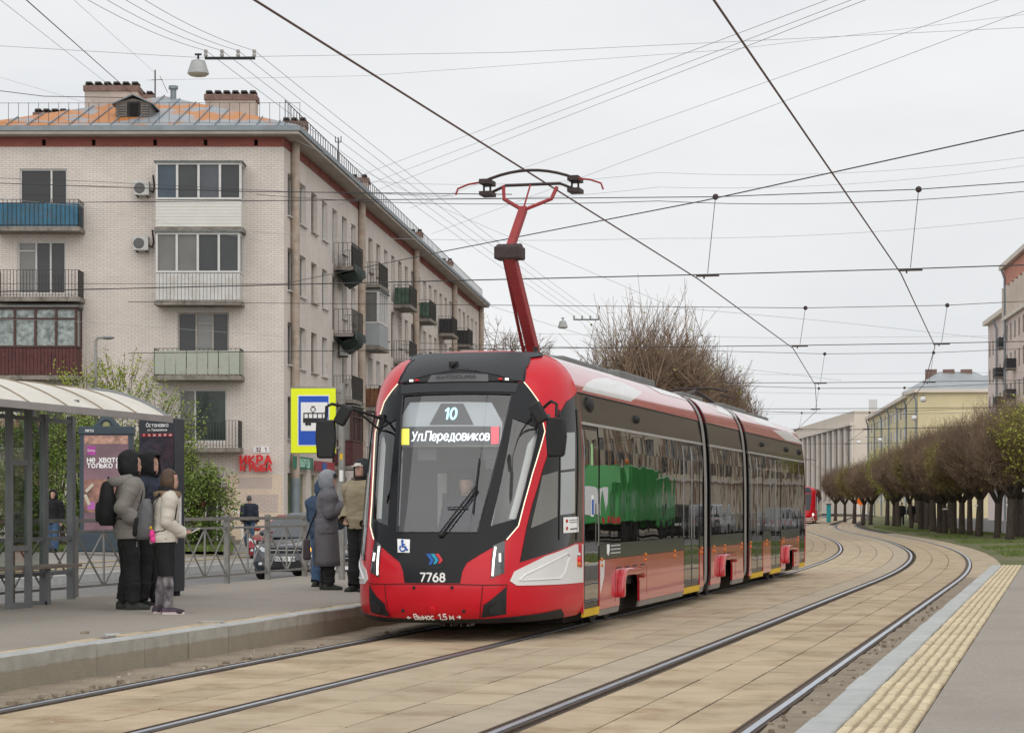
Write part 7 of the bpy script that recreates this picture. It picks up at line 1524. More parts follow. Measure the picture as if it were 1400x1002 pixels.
# ------------------------------------------------------------------ cars
m_tyre = mat('tyre', (.018, .018, .018), .85, var=.2, vs=12); m_rim = mat('alloy_rim', (.38, .38, .39), .35, metal=.7, var=.1); m_cglass = mat('car_glass', (.03, .034, .038), .04, var=0, spec=.9, ior=1.7); m_chrome = mat('chrome', (.6, .6, .6), .15, metal=1, var=0); m_lampc = mat('car_lamp', (.55, .57, .60), .1, var=.1, coat=1); m_tail = mat('tail_lamp', (.35, .01, .015), .2, var=0, emit=.15, ecol=(.9, .02, .02))
def car(name, lab, cat, pos, head, L=4.3, Wd=1.78, Hh=1.62, col=(.02, .025, .035), kind='suv', group=None, plate=None, turn=None, wheels=True):
    """front of the car points along head (0 = +Y)"""
    paint = mat('paint_%.2f_%.2f_%.2f' % col, col, .25, var=.04, vs=2, coat=1.0)
    t = thing(name, lab, cat, pos, group); M = Matrix.Translation(pos) @ Matrix.Rotation(head, 4, 'Z'); w = Wd / 2; l = L / 2
    hood = .98 if kind == 'suv' else .86; belt = hood + .06; cl = .20 if kind == 'suv' else .16
    def ring(y, ww, zb, zt, cr=.07): return [(-ww * .90, y, zb), (-ww, y, zb + .14), (-ww * 1.0, y, (zb + zt) * .52), (-ww * .965, y, zt - cr), (-ww * .86, y, zt), (0, y, zt + .025), (ww * .86, y, zt), (ww * .965, y, zt - cr), (ww * 1.0, y, (zb + zt) * .52), (ww, y, zb + .14), (ww * .90, y, zb), (0, y, zb)]
    b = MB(M); st = [(-l, .80, cl + .12, belt - .22), (-l + .06, .9, cl + .05, belt - .06), (-l + .35, .97, cl, belt), (-l * .3, 1.0, cl, belt), (l * .28, 1.0, cl, belt), (l * .42, .995, cl, hood), (l - .45, .965, cl, hood - .06), (l - .12, .90, cl + .03, hood - .16), (l - .03, .83, cl + .06, hood - .30), (l, .76, cl + .12, hood - .42)]
    b.loft([ring(y, w * f, zb, zt) for y, f, zb, zt in st]); b.build('body', paint, t, smooth=35)
    # greenhouse: pillars and roof in body colour, panes laid into it
    ya, yb_ = l * .42, -l + (.15 if kind == 'suv' else .75); ra, rb = ya - .78, yb_ + (.35 if kind == 'suv' else .55); zr = Hh
    base = [(-w * .90, ya, belt - .03), (w * .90, ya, belt - .03), (w * .92, yb_, belt - .03), (-w * .92, yb_, belt - .03)]; top = [(-w * .70, ra, zr - .03), (w * .70, ra, zr - .03), (w * .70, rb, zr - .03), (-w * .70, rb, zr - .03)]; cap_ = [(x * .88, y * 1.0 + (.0 if y > 0 else .0), zr + .02) for x, y, z in top]; cap_ = [(x, y + (-.12 if i < 2 else .12), z) for i, (x, y, z) in enumerate(cap_)]
    b = MB(M); b.loft([base, top, cap_]); b.build('cabin', paint, t, bevel=.02)
    def pane(nm, q, ins=.09):
        q = [Vector(p) for p in q]; c = sum(q, Vector()) / 4; nrm = (q[1] - q[0]).cross(q[3] - q[0]).normalized(); nrm = nrm if nrm.dot(c - Vector((0, (ya + yb_) / 2, 1.2))) > 0 else -nrm
        q = [p + (c - p) * ins + nrm * .006 for p in q]; b = MB(M); b.prism(q, [p - nrm * .02 for p in q]); return b.build(nm, m_cglass, t)
    pane('windscreen', [base[0], base[1], top[1], top[0]], .07); pane('rear_window', [base[3], base[2], top[2], top[3]], .12)
    for s_ in (0, 1):
        i0, i1 = (0, 3) if s_ == 0 else (1, 2); A, B, C, D = [Vector(p) for p in (base[i0], base[i1], top[i1], top[i0])]
        for f0, f1 in ((.02, .48), (.52, .97)): pane('side_window', [A.lerp(B, f0), A.lerp(B, f1), D.lerp(C, f1), D.lerp(C, f0)], .10)
    for sx in (-1, 1):
        b = MB(M); b.prism([(sx * w * .52, l - .055, hood - .30), (sx * w * .86, l - .16, hood - .27), (sx * w * .88, l - .20, hood - .12), (sx * w * .56, l - .09, hood - .20)], [(sx * w * .52, l - .005, hood - .30), (sx * w * .86, l - .10, hood - .27), (sx * w * .87, l - .15, hood - .12), (sx * w * .56, l - .04, hood - .20)]); b.build('headlight', m_lampc, t, bevel=.01)
        if turn == sx:
            b = MB(M); b.ball((sx * w * .66, l - .04, hood - .24), .11, .05, .06); b.build('lit_indicator', mat('lit_amber', (1, .45, .08), .4, var=0, emit=2.5, ecol=(1, .42, .06)), t)
        b = MB(M); b.box(sx * w * .86 - .08, sx * w * .86 + .06, -l - .015, -l + .12, belt - .34, belt - .08); b.build('tail_light', m_tail, t, bevel=.01)
        b = MB(M); b.ball((sx * (w + .10), ya - .18, belt + .08), .12, .07, .08); b.build('wing_mirror', paint, t, smooth=60)
        b = MB(M); b.ball((sx * w * .66, l - .02, cl + .20), .07, .04, .05); b.build('fog_lamp', m_lampc, t, smooth=60)
    b = MB(M); b.box(-w * .50, w * .50, l - .06, l + .008, hood - .31, hood - .19); b.build('grille', m_matblk, t, bevel=.01)
    b = MB(M); b.box(-w * .42, w * .42, l + .009, l + .016, hood - .26, hood - .235); b.build('grille_bar', m_chrome, t)
    b = MB(M); b.box(-w * .62, w * .62, l - .08, l + .012, cl + .10, cl + .30); b.build('lower_grille', m_matblk, t, bevel=.02)
    b = MB(M); b.box(-.26, .26, l + .017, l + .024, hood - .51, hood - .40); pl_ = b.build('number_plate', m_txtw, t)
    if plate: stroketext('plate_text', plate, .075, mat('plate_black', (.02, .02, .02), .6, var=0), frame_M(M @ Vector((0, l + .026, hood - .456)), -(M.to_3x3() @ Vector((1, 0, 0))), (0, 0, 1)), pl_, .16, .002)
    b = MB(M); b.box(-.26, .26, -l - .024, -l - .01, belt - .42, belt - .31); b.build('number_plate', m_txtw, t)
    R_ = .34 if kind == 'suv' else .31
    for sx in (-1, 1):
        for yy in (l - .82, -l + .78):
            b = MB(M); b.lathe([(R_ * .62, -.10), (R_ * .96, -.10), (R_, -.06), (R_, .06), (R_ * .96, .09), (R_ * .62, .09)], (sx * (w - .085), yy, R_), 20, (sx, 0, 0)); ty = b.build('wheel', m_tyre, t, smooth=40)
            b = MB(M); b.lathe([(R_ * .63, .0), (R_ * .63, .085), (R_ * .5, .07), (R_ * .12, .06), (R_ * .10, .09), (.005, .09)], (sx * (w - .085), yy, R_), 14, (sx, 0, 0)); b.build('rim', m_rim, ty, smooth=40)
    return t
car('car', 'dark blue-black small SUV with a lit amber indicator behind the railing', 'car', Vector((-17.98, 49.8, RZ)), pi + .03, 4.3, 1.88, 1.60, (.016, .022, .035), 'suv', None, '\u0412504\u0423\u041e 198', turn=-1)
car('car', 'red car parked behind the dark SUV', 'car', Vector((-22.9, 61.8, -.2)), pi, 4.3, 1.76, 1.40, (.26, .012, .02), 'sedan')
car('car', 'black car beside the sign post, mostly hidden by people', 'car', Vector((-15.7, 47.5, RZ)), pi, 4.4, 1.8, 1.5, (.018, .018, .02), 'sedan')
car('car', 'grey SUV seen from behind between the linden trunks', 'car', path(113, 5.9, -.056), _head(113) * 1.0, 4.6, 1.85, 1.7, (.14, .145, .15), 'suv')
rc = [(99, 11.2, (.02, .02, .022), 'suv', 'black SUV mirrored in the tram windows'), (107, 12.6, (.5, .5, .5), 'suv', 'white SUV mirrored in the tram windows'), (114, 11.0, (.25, .26, .27), 'sedan', 'silver sedan mirrored in the tram windows'), (121, 12.7, (.03, .035, .05), 'sedan', 'dark sedan mirrored in the tram windows'), (129, 11.5, (.55, .55, .55), 'suv', 'second white car mirrored further along the tram'), (136, 9.5, (.12, .02, .03), 'sedan', 'dark red sedan mirrored along the tram')]
for s, l, c, k, lab in rc: car('car', lab, 'car', path(s, l, -.056), _head(s), 4.4, 1.8, 1.65 if k == 'suv' else 1.47, c, k)
# green refuse truck on the right-hand road, seen mirrored in the tram
def truck(pos, head):
    t = thing('refuse_truck', 'bright green refuse truck mirrored in the tram side windows', 'truck', pos); M = Matrix.Translation(pos) @ Matrix.Rotation(head, 4, 'Z'); gp = mat('truck_green', (.03, .30, .055), .35, var=.1, vs=1, coat=.6)
    b = MB(M); b.prism([(-1.2, -3.6, .9), (1.2, -3.6, .9), (1.2, -3.9, 2.2), (1.2, -3.4, 3.3), (-1.2, -3.4, 3.3), (-1.2, -3.9, 2.2)][:0] or [(-1.2, -3.5, .9), (1.2, -3.5, .9), (1.2, -3.2, 3.35), (-1.2, -3.2, 3.35)], [(-1.2, 1.6, .9), (1.2, 1.6, .9), (1.2, 1.6, 3.2), (-1.2, 1.6, 3.2)]); b.build('hopper_body', gp, t, bevel=.05)
    for k in range(5): b = MB(M); b.box(-1.235, 1.235, -2.9 + k, -2.8 + k, .92, 3.15); b.build('body_rib', gp, t)
    b = MB(M); b.box(-1.1, 1.1, -4.3, -3.45, .8, 2.6); b.build('tail_loader', gp, t, bevel=.06)
    b = MB(M); b.box(-.55, .6, -4.33, -4.305, 1.2, 2.4); b.build('poster_panel', m_txtw, t)
    b = MB(M); b.prism([(-1.15, 1.8, .6), (1.15, 1.8, .6), (1.15, 3.7, .6), (-1.15, 3.7, .6)], [(-1.1, 1.8, 2.9), (1.1, 1.8, 2.9), (1.1, 3.35, 2.9), (-1.1, 3.35, 2.9)]); b.build('cab', gp, t, bevel=.08)
    b = MB(M); b.prism([(-1.0, 3.68, 1.7), (1.0, 3.68, 1.7), (1.0, 3.45, 2.7), (-1.0, 3.45, 2.7)], [(-1.0, 3.6, 1.7), (1.0, 3.6, 1.7), (1.0, 3.38, 2.7), (-1.0, 3.38, 2.7)]); b.build('windscreen', m_cglass, t)
    for sx in (-1, 1):
        b = MB(M); b.ball((sx * .9, -3.4, 3.45), .14, .14, .12); b.build('beacon', m_amber, t); b = MB(M); b.box(sx * 1.0 - .12, sx * 1.0 + .12, -4.33, -4.28, .85, 1.1); b.build('tail_light', m_tail, t)
        for yy in (2.6, -1.4, -2.6): b = MB(M); b.lathe([(.2, -.14), (.48, -.14), (.5, -.1), (.5, .12), (.46, .14), (.2, .1)], (sx * 1.05, yy, .5), 18, (sx, 0, 0)); b.build('wheel', m_tyre, t, smooth=40)
    b = MB(M); b.box(-.5, .5, -3.6, 3.4, .5, .85); b.build('chassis', m_under, t)
truck(path(92.5, 12.2, -.056), _head(92))
# ------------------------------------------------------------------ the second tram, far down the street
sT = 189.0; pT = path(sT, -6.565, 0); TFM = Matrix.Translation(pT) @ Matrix.Rotation(_head(sT), 4, 'Z')
ft = thing('tram', 'distant red tram with a white lower front coming round the bend', 'tram', pT)
panel('nose_shell', shell_dom, m_red, ft, off=0, thick=0, M=TFM, st=.08); panel('windscreen', sym([(0, .30), (.34, .30), (.44, .72), (0, .72)]), mat('far_screen', (.03, .032, .036), .3, var=.2), ft, off=.01, thick=.02, M=TFM, st=.08); panel('front_mask', sym([(0, .74), (.45, .74), (.40, .93), (0, .93)]), m_dgrey, ft, off=.012, thick=.02, M=TFM, st=.08); panel('white_front', sym([(0, .05), (.62, .05), (.5, .17), (.36, .13), (0, .13)]), m_white, ft, off=.012, thick=.02, M=TFM, st=.08)
for sg in (1, -1): panel('side_cab_window', [(a, b_) if sg > 0 else (a, b_) for a, b_ in ([(.66, .33), (.97, .33), (.97, .74), (.72, .74)] if sg > 0 else [(-.97, .33), (-.66, .33), (-.72, .74), (-.97, .74)])], m_win, ft, off=.01, thick=.02, M=TFM, st=.1); p = TFM @ nose(sg * .5, .2, .02); b = MB(); b.ball(p, .1, .08, .12); b.build('headlight', m_ledw, ft)
b = MB(TFM); b.loft([[roofpt(q, y, 1) for q in np.linspace(.02, .99, 16)] + [roofpt(q, y, -1) for q in np.linspace(.99, .02, 16)] for y in (0, 16)]); b.build('body', m_redside, ft, smooth=40)
for sg in (1, -1):
    for y0 in (.6, 3.2, 5.8, 8.4, 11.0, 13.6): b = MB(TFM); b.box(*sorted((sg * 1.235, sg * 1.265)), y0, y0 + 2.3, 1.05, 2.4); b.build('window', m_win, ft)
    for y0 in (2.0, 10): 
        for dy in (0, 1.2): b = MB(TFM); b.lathe([(.1, -.06), (.32, -.06), (.32, .06), (.1, .06)], (sg * .8, y0 + dy, .32), 14, (1, 0, 0)); b.build('wheel', m_under, ft)
b = MB(TFM); b.beam((-.3, 4.5, 3.3), (-.3, 3.0, 4.6), .16, .12); b.build('pantograph_lower_arm', m_panr, ft); b = MB(TFM); b.beam((-.3, 3.0, 4.6), (-.2, 4.2, 5.7), .09, .09); b.build('pantograph_upper_arm', m_panr, ft); b = MB(TFM); b.tube([(-1, 4.2, 5.62), (-.6, 4.2, 5.75), (.6, 4.2, 5.75), (1, 4.2, 5.62)], .03, 5); b.build('contact_shoe', m_pand, ft)
# far street furniture seen between the trunks
def disc_sign(u, v, d, r, mt, lab, cat='sign'):
    c = atD(u, v, d); t = thing('street_sign', lab, cat, Vector((c.x, c.y, .04))); b = MB(); b.tube([Vector((c.x, c.y, .04)), c], .04, 6); b.build('post', m_galv, t); b = MB(); b.lathe([(r, -.02), (r, .02)], c + NF * .05, 14, NF); b.build('sign_face', mt, t)
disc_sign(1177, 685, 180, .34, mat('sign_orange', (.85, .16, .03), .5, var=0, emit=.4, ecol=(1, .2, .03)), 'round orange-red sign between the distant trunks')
disc_sign(1344, 665, 128, .4, mat('sign_yellow_r', (.75, .6, .03), .5, var=.05), 'yellow sign on a post behind the linden row')
p = atD(1133, 705, 205); t = thing('kiosk', 'small turquoise kiosk beside the distant tram', 'kiosk', Vector((p.x, p.y, 0))); b = MB(); b.box(p.x - .2, p.x + .2, p.y - .2, p.y + .2, 0, 1.7); b.build('cabin', mat('turquoise_paint', (.03, .38, .40), .5, var=.1), t, bevel=.05); b = MB(); b.box(p.x - .26, p.x + .26, p.y - .26, p.y + .26, 1.702, 1.8); b.build('roof', m_roofr, t)
for k, (u, v, d, w) in enumerate(((1262, 547, 180, 22), (1250, 572, 200, 18), (1203, 602, 260, 22), (1174, 605, 280, 14))):
    c = atD(u, v, d); t = thing('hanging_street_light', 'far small white street light hung over the right-hand road', 'street light', c, 'far street lights over the road'); r = .28; b = MB(); b.lathe([(.12, .3), (.22, .2), (r, 0), (.2, -.14), (.02, -.18)], c, 10); b.build('lamp_housing', m_txtw, t, smooth=50); b = MB(); q = c + Vector((0, 0, .42)); b.beam(q - UX * w * d / FPX * .9, q + UX * .2, .09, .07); b.build('cross_arm', m_paintg, t); b = MB(); b.tube([c + Vector((0, 0, .3)), q], .04, 5); b.build('hanger', m_paintg, t)
    wire([q - UX * 30 + Vector((0, 0, .5)), q, q + UX * 30 + Vector((0, 0, .5))], .02, LBF, m_wirel)
# ================================================================== people
m_skin = mat('skin', (.50, .30, .23), .55, var=.06, vs=20); m_hairb = mat('hair_brown', (.075, .042, .026), .6, var=.3, vs=40, stretch=(4, 4, 1)); m_blackc = mat('black_cloth', (.012, .012, .013), .85, var=.3, vs=8, bump=.3, bs=30); m_navy = mat('navy_cloth', (.018, .024, .042), .75, var=.25, vs=8, bump=.3, bs=30); m_greyj = mat('grey_parka', (.215, .20, .18), .8, var=.12, vs=6, bump=.3, bs=25); m_cream = mat('cream_parka', (.56, .52, .45), .75, var=.08, vs=6, bump=.25, bs=20); m_coat = mat('grey_wool_coat', (.135, .128, .142), .9, var=.15, vs=30, bump=.3, bs=60); m_hoodg = mat('light_grey_hood', (.25, .265, .29), .85, var=.15, vs=10, bump=.3, bs=40); m_tan = mat('tan_jacket', (.30, .25, .165), .8, var=.12, vs=6, bump=.3, bs=25); m_jean = mat('blue_jeans', (.055, .105, .19), .85, var=.25, vs=7, bump=.3, bs=40); m_camo = mat('camouflage_leggings', (.16, .145, .155), .8, var=.95, vs=9, detail=1.5); m_boot = mat('dark_boots', (.022, .025, .020), .6, var=.2, vs=10); m_sole = mat('pale_sole', (.55, .45, .43), .7, var=.1); m_denim = mat('denim_jacket', (.045, .075, .13), .85, var=.2, vs=8); m_fur = mat('fur_trim', (.25, .17, .10), .95, var=.5, vs=45, bump=1, bs=80); m_pack = mat('grey_pack', (.11, .11, .115), .7, var=.25, vs=12); m_capw = mat('white_cap', (.6, .57, .53), .8, var=.05); m_pinkt = mat('pink_toy', (.75, .05, .28), .6, var=.1)
def person(label, pos, h, face, jacket, trousers, shoes, arms=('down', 'down'), legs=(0, 0), hair=None, hood=None, hoodup=True, jt=.03, tt=.02, bulk=1.0, lean=0.0, headturn=0.0, hem=.84, group=None, skirt=None, low=0.0, beard=False, feet_only=None, fwd=0.0):
    """one continuous remeshed body; clothing are shells that follow it. face: 0 away, -90 right, 180 towards the lens"""
    t = thing('person', label, 'person', pos, group); s = h / 1.75; M = Matrix.Translation(pos) @ Matrix.Rotation(TH + radians(face), 4, 'Z') @ Matrix.Scale(s, 4)
    b = MB(); segs = []
    def ell(c, rx, ry, n=14, tilt=0): return [Vector(c) + Vector((rx * cos(2 * pi * k / n), ry * sin(2 * pi * k / n), 0)) for k in range(n)]
    ly = lambda z: lean * max(0, z - .9)
    tz = [(.84, .10, .09), (.90, .155, .112), (.97, .168, .118), (1.08, .150, .108), (1.20, .160, .115), (1.33, .182, .118), (1.41, .170, .105), (1.455, .11, .085), (1.49, .062, .064), (1.58, .056, .06)]
    b.loft([ell((0, ly(z), z), rx * (bulk if z < 1.45 else 1), ry * (bulk if z < 1.45 else 1)) for z, rx, ry in tz]); segs += [(Vector((0, ly(.9), .92)), Vector((0, ly(1.4), 1.42)), .14, 'torso')]
    Hc = Vector((0, ly(1.62) + .012, 0)); Rt = Matrix.Rotation(radians(headturn), 3, 'Z')
    hp = lambda x, y, z: Hc + Rt @ Vector((x, y, 0)) + Vector((0, 0, z))
    b.loft([[hp(rx * cos(2 * pi * k / 16), oy + ry * sin(2 * pi * k / 16), z) for k in range(16)] for z, rx, ry, oy in ((1.525, .030, .035, .045), (1.545, .048, .058, .032), (1.58, .062, .078, .018), (1.63, .072, .092, .005), (1.67, .075, .097, .0), (1.705, .070, .092, -.003), (1.735, .050, .066, -.006), (1.752, .018, .025, -.006))])
    b.loft([[hp(x, .075 + y, z) for x, y in ((-.014 * f, 0), (0, .034 * f), (.014 * f, 0), (0, -.03))] for z, f in ((1.595, .6), (1.605, 1.15), (1.63, .8), (1.655, .35))])
    for sx in (-1, 1): b.ball(hp(sx * .076, -.008, 1.635), .012, .022, .032, 8, 6)
    b.ball(hp(0, .088, 1.568), .024, .012, .008, 8, 5)
    segs += [(Hc + Vector((0, 0, 1.56)), Hc + Vector((0, 0, 1.70)), .09, 'head'), (Vector((0, ly(1.5), 1.47)), Vector((0, ly(1.5), 1.54)), .06, 'neck')]
    for sx, (st_, foot_out) in zip((-1, 1), ((legs[0], 0), (legs[1], 0))):
        hip = Vector((sx * .088, 0, .90)); kn = Vector((sx * .095, st_ * .45 + .015, .485)); an = Vector((sx * .10, st_ - .01, .085))
        b.tube([hip + Vector((0, 0, .04)), hip.lerp(kn, .4), kn + Vector((0, 0, .05)), kn - Vector((0, 0, .05)), kn.lerp(an, .35), kn.lerp(an, .8), an], [.088, .082, .060, .056, .058, .042, .040], 12); segs += [(hip, kn, .075, 'leg'), (kn, an, .05, 'leg')]
        b.loft([[an + Vector((x, y, z - .085)) for x, z in ((-.034 * f, .004), (.034 * f, .004), (.040 * f, .03), (.026 * f, .07 * g), (-.026 * f, .07 * g), (-.040 * f, .03))] for y, f, g in ((-.075, .75, 1.0), (-.05, .95, 1.3), (0, 1.0, 1.45), (.06, 1.05, 1.05), (.13, 1.1, .75), (.185, .8, .55))]); segs.append((an + Vector((0, -.05, -.04)), an + Vector((0, .15, -.05)), .04, 'foot'))
    hands = []
    for sx, ar in zip((-1, 1), arms):
        sh_ = Vector((sx * .178 * bulk, ly(1.4), 1.405)); el, wr, pd, cl = {'down': ((sx * .235, -.03, 1.12), (sx * .245, .04, .88), (0, .05, -1), .35), 'pocket': ((sx * .26, -.10, 1.14), (sx * .20, .10, .98), (-sx * .5, .6, -.8), .6), 'phone': ((sx * .215, -.01, 1.12), (sx * .12, .20, 1.00), (-sx * .4, 1, -.15), .9), 'chest': ((sx * .23, .03, 1.14), (sx * .10, .24, 1.27), (-sx * .7, .5, .6), .6), 'swing': ((sx * .235, -.12, 1.14), (sx * .24, -.08, .90), (0, .1, -1), .35), 'front': ((sx * .23, .10, 1.15), (sx * .20, .30, 1.02), (0, 1, -.2), .6)}[ar]
        el, wr = Vector(el) + Vector((0, ly(1.1), 0)), Vector(wr) + Vector((0, ly(1.0), 0)); b.tube([sh_ + Vector((-sx * .05, 0, .01)), sh_ + Vector((sx * .012, 0, -.02)), sh_.lerp(el, .5), el, el.lerp(wr, .35), wr], [.058, .062, .050, .043, .043, .029], 12); segs += [(sh_, el, .05, 'arm'), (el, wr, .04, 'arm')]
        d = Vector(pd).normalized(); sd = d.cross(Vector((0, 0, 1)) if abs(d.z) < .8 else Vector((0, 1, 0))).normalized(); pn = d.cross(sd); pe = wr + d * .085
        b.loft([[c + sd * (w * cos(2 * pi * k / 10)) + pn * (th * sin(2 * pi * k / 10)) for k in range(10)] for c, w, th in ((wr - d * .02, .026, .022), (wr + d * .03, .036, .017), (pe, .042, .015), (pe + d * .008, .036, .012))])
        for q, (off, ln) in enumerate(((-.032, .062), (-.011, .075), (.011, .07), (.032, .055))):
            p0 = pe + sd * off - d * .015; p1 = p0 + d * ln * .55 - pn * cl * .012; p2 = p1 + d * ln * .45 * (1 - cl * .7) - pn * cl * .04; b.tube([p0, p1, p2], [.0105, .010, .0085], 7)
        th0 = wr + d * .025 - sd * sx * .03; b.tube([th0, th0 - sd * sx * .03 + d * .035, th0 - sd * sx * .028 + d * .07 - pn * .015], [.013, .012, .009], 7); segs += [(wr + d * .01, pe + d * .06, .03, 'hand')]; hands.append((pe, d, pn))
    # continuous skin
    me0 = bpy.data.meshes.new('tmp'); me0.from_pydata([tuple(v) for v in b.v], [], b.f); fix_normals(me0); o0 = bpy.data.objects.new('tmp', me0); COL.objects.link(o0)
    rm = o0.modifiers.new('r', 'REMESH'); rm.mode = 'VOXEL'; rm.voxel_size = .0125; rm.adaptivity = 0; sm = o0.modifiers.new('s', 'SMOOTH'); sm.factor = .5; sm.iterations = 2
    dg = bpy.context.evaluated_depsgraph_get(); me = bpy.data.meshes.new_from_object(o0.evaluated_get(dg)); bpy.data.objects.remove(o0); bpy.data.meshes.remove(me0)
    n = len(me.vertices); co = np.empty(n * 3); me.vertices.foreach_get('co', co); co = co.reshape(-1, 3); no = np.empty(n * 3); me.vertices.foreach_get('normal', no); no = no.reshape(-1, 3)
    best = np.full(n, 1e9); lab = np.zeros(n, int); names = sorted({x[3] for x in segs})
    for p, q, r, nm in segs:
        p, q = np.array(p), np.array(q); dd_ = q - p; tt_ = np.clip(((co - p) @ dd_) / max(1e-9, dd_ @ dd_), 0, 1); ds = np.linalg.norm(co - p - tt_[:, None] * dd_, axis=1) - r; k = ds < best; best[k] = ds[k]; lab[k] = names.index(nm)
    L_ = {nm: lab == i for i, nm in enumerate(names)}
    faces = [tuple(p.vertices) for p in me.polygons]
    def shell(name, mask, off, mt, wr_=.010, fs=7.0, parent=t, offs=None):
        keep = [f for f in faces if all(mask[i] for i in f)]
        if not keep: return None
        idx = sorted({i for f in keep for i in f}); mp_ = {i: k for k, i in enumerate(idx)}; V = []
        for i in idx:
            p, nn = Vector(co[i]), Vector(no[i]); w_ = noise.noise(Vector((p.x * fs, p.y * fs, p.z * fs * 1.8 + h * 31))) * wr_ + noise.noise(Vector((p.x * fs * 2.3, p.y * fs * 2.3, p.z * fs * 3.5))) * wr_ * .5; V.append(M @ (p + nn * ((offs(p) if offs else off) + w_)))
        mm = MB(); mm.v = V; mm.f = [tuple(mp_[i] for i in f) for f in keep]; mm.m = [0] * len(keep); _NOFIX[0] = True; o = mm.build(name, mt, parent, smooth=180); _NOFIX[0] = False; return o
    bm_ = MB(M); bm_._add([Vector(c) for c in co], faces); _NOFIX[0] = True; bm_.build('body', m_skin, t, smooth=180); _NOFIX[0] = False
    z = co[:, 2]; armm = L_['arm']; torso = (L_['torso'] | L_['neck'])
    shell('trousers', ((L_['leg'] & (z > .075)) | (L_['foot'] & (z > .095)) | (torso & (z < 1.02))) & (z < (.62 if skirt else 9)) , tt, trousers, .010, 6, offs=lambda p: tt * (1.0 + (.5 if p.z < .3 else 0)))
    if jacket: shell('jacket', ((torso | (L_['leg'] & (z > .80))) & (z > hem) & (z < 1.505)) | armm, jt, jacket, .013, 6, offs=lambda p: jt * (1.0 if p.z > 1.42 else 1.12) + (.012 if p.z < hem + .12 else 0))
    shell('shoes', (L_['foot'] | (L_['leg'] & (z < .13))) & (z < .14), .014, shoes, .002)
    b = MB(M)
    for sx, st_ in zip((-1, 1), legs): b.loft([[(sx * .10 + x, st_ - .01 + y, z_) for x, y in ((-.05, -.085), (.05, -.085), (.056, .06), (.045, .19), (-.045, .19), (-.056, .06))] for z_ in (.0, .028)])
    b.build('sole', m_sole if shoes is not m_boot else m_boot, t) if feet_only is None else None
    def headshell(name, mt, rx, ry, rz, cy, cz, test, th=.0, nz_=.004, flare=.0, peak=.0):
        bb = MB(); N1, N2 = 26, 18; V, F_ = [], []
        for i in range(N2 + 1):
            a = pi * i / N2
            for k in range(N1): q = 2 * pi * k / N1; V.append(Vector((rx * sin(a) * cos(q), ry * sin(a) * sin(q), rz * cos(a))))
        for i in range(N2):
            for k in range(N1):
                f = (i * N1 + k, i * N1 + (k + 1) % N1, (i + 1) * N1 + (k + 1) % N1, (i + 1) * N1 + k); c = sum((V[q] for q in f), Vector()) / 4
                if test(Vector((c.x / rx, c.y / ry, c.z / rz))): F_.append(f)
        V = [M @ (hp(v.x * (1 + flare * max(0, -v.z / rz)), (v.y - peak * max(0, v.z / rz) * max(0, -v.y / ry)) * (1 + flare * max(0, -v.z / rz)) + cy, cz + v.z) + v.normalized() * noise.noise(v * 14) * nz_ * 2) for v in V]; bb.v = V; bb.f = F_; bb.m = [0] * len(F_); o = bb.build(name, mt, t, smooth=180); so = o.modifiers.new('thick', 'SOLIDIFY'); so.thickness = .012; return o
    if hair: headshell('hair', hair, .090, .112, .152 if low else .125, -.010, 1.630 if low else 1.655, lambda v: not (v.y > .42 and v.z < .52) and v.z > (-.97 if low else -.35))
    if hood and hoodup: headshell('hood', hood, .118, .148, .165, -.012 + fwd, 1.645, lambda v: not (v.y > .50 and -.80 < v.z < .66) and v.z > -.95, flare=.22, peak=.05, nz_=.007)
    if hood:
        bb = MB(M); bb.loft([ell((0, ly(1.5) + dy, z_), rx, ry, 16) for z_, rx, ry, dy in ((1.40, .15, .125, -.01), (1.45, .125, .115, -.008), (1.50, .10, .10, 0.0), (1.53, .095, .10, .0))], cap=False); bb.build('collar', hood, t, smooth=180)
    if skirt:
        mt_, z1, rx1 = skirt; bb = MB(M); rings = []
        for q in range(9):
            f = q / 8; z_ = 1.08 + (z1 - 1.08) * f; rings.append([Vector(((.205 + (rx1 - .205) * f + .012 * sin(5 * a_ + f * 2) * f) * cos(a_), (.170 + (rx1 * .86 - .170) * f + .012 * sin(5 * a_) * f) * sin(a_), z_)) for a_ in [2 * pi * k / 28 for k in range(28)]])
        bb.loft(rings, cap=False); o = bb.build('coat_skirt', mt_, t, smooth=180); so = o.modifiers.new('thick', 'SOLIDIFY'); so.thickness = .012
    for sx in (-1, 1):
        eb = MB(M); eb.ball(hp(sx * .030, .084, 1.642), .0115, .006, .006, 8, 5); eb.prism([hp(sx * .014, .092, 1.660), hp(sx * .046, .080, 1.660), hp(sx * .046, .080, 1.667), hp(sx * .014, .092, 1.668)], [hp(sx * .014, .084, 1.660), hp(sx * .046, .072, 1.660), hp(sx * .046, .072, 1.667), hp(sx * .014, .084, 1.668)])
        eb.build('eye', mat('eye_dark', (.05, .035, .03), .5, var=0), t)
    eb = MB(M); eb.ball(hp(0, .090, 1.577), .022, .010, .0055, 10, 5); eb.build('mouth', mat('lips', (.36, .15, .13), .5, var=0), t)
    if beard: headshell('beard', m_hairb, .068, .093, .075, .006, 1.585, lambda v: v.z < -.1 and v.y > -.1)
    return t, M, hp, hands
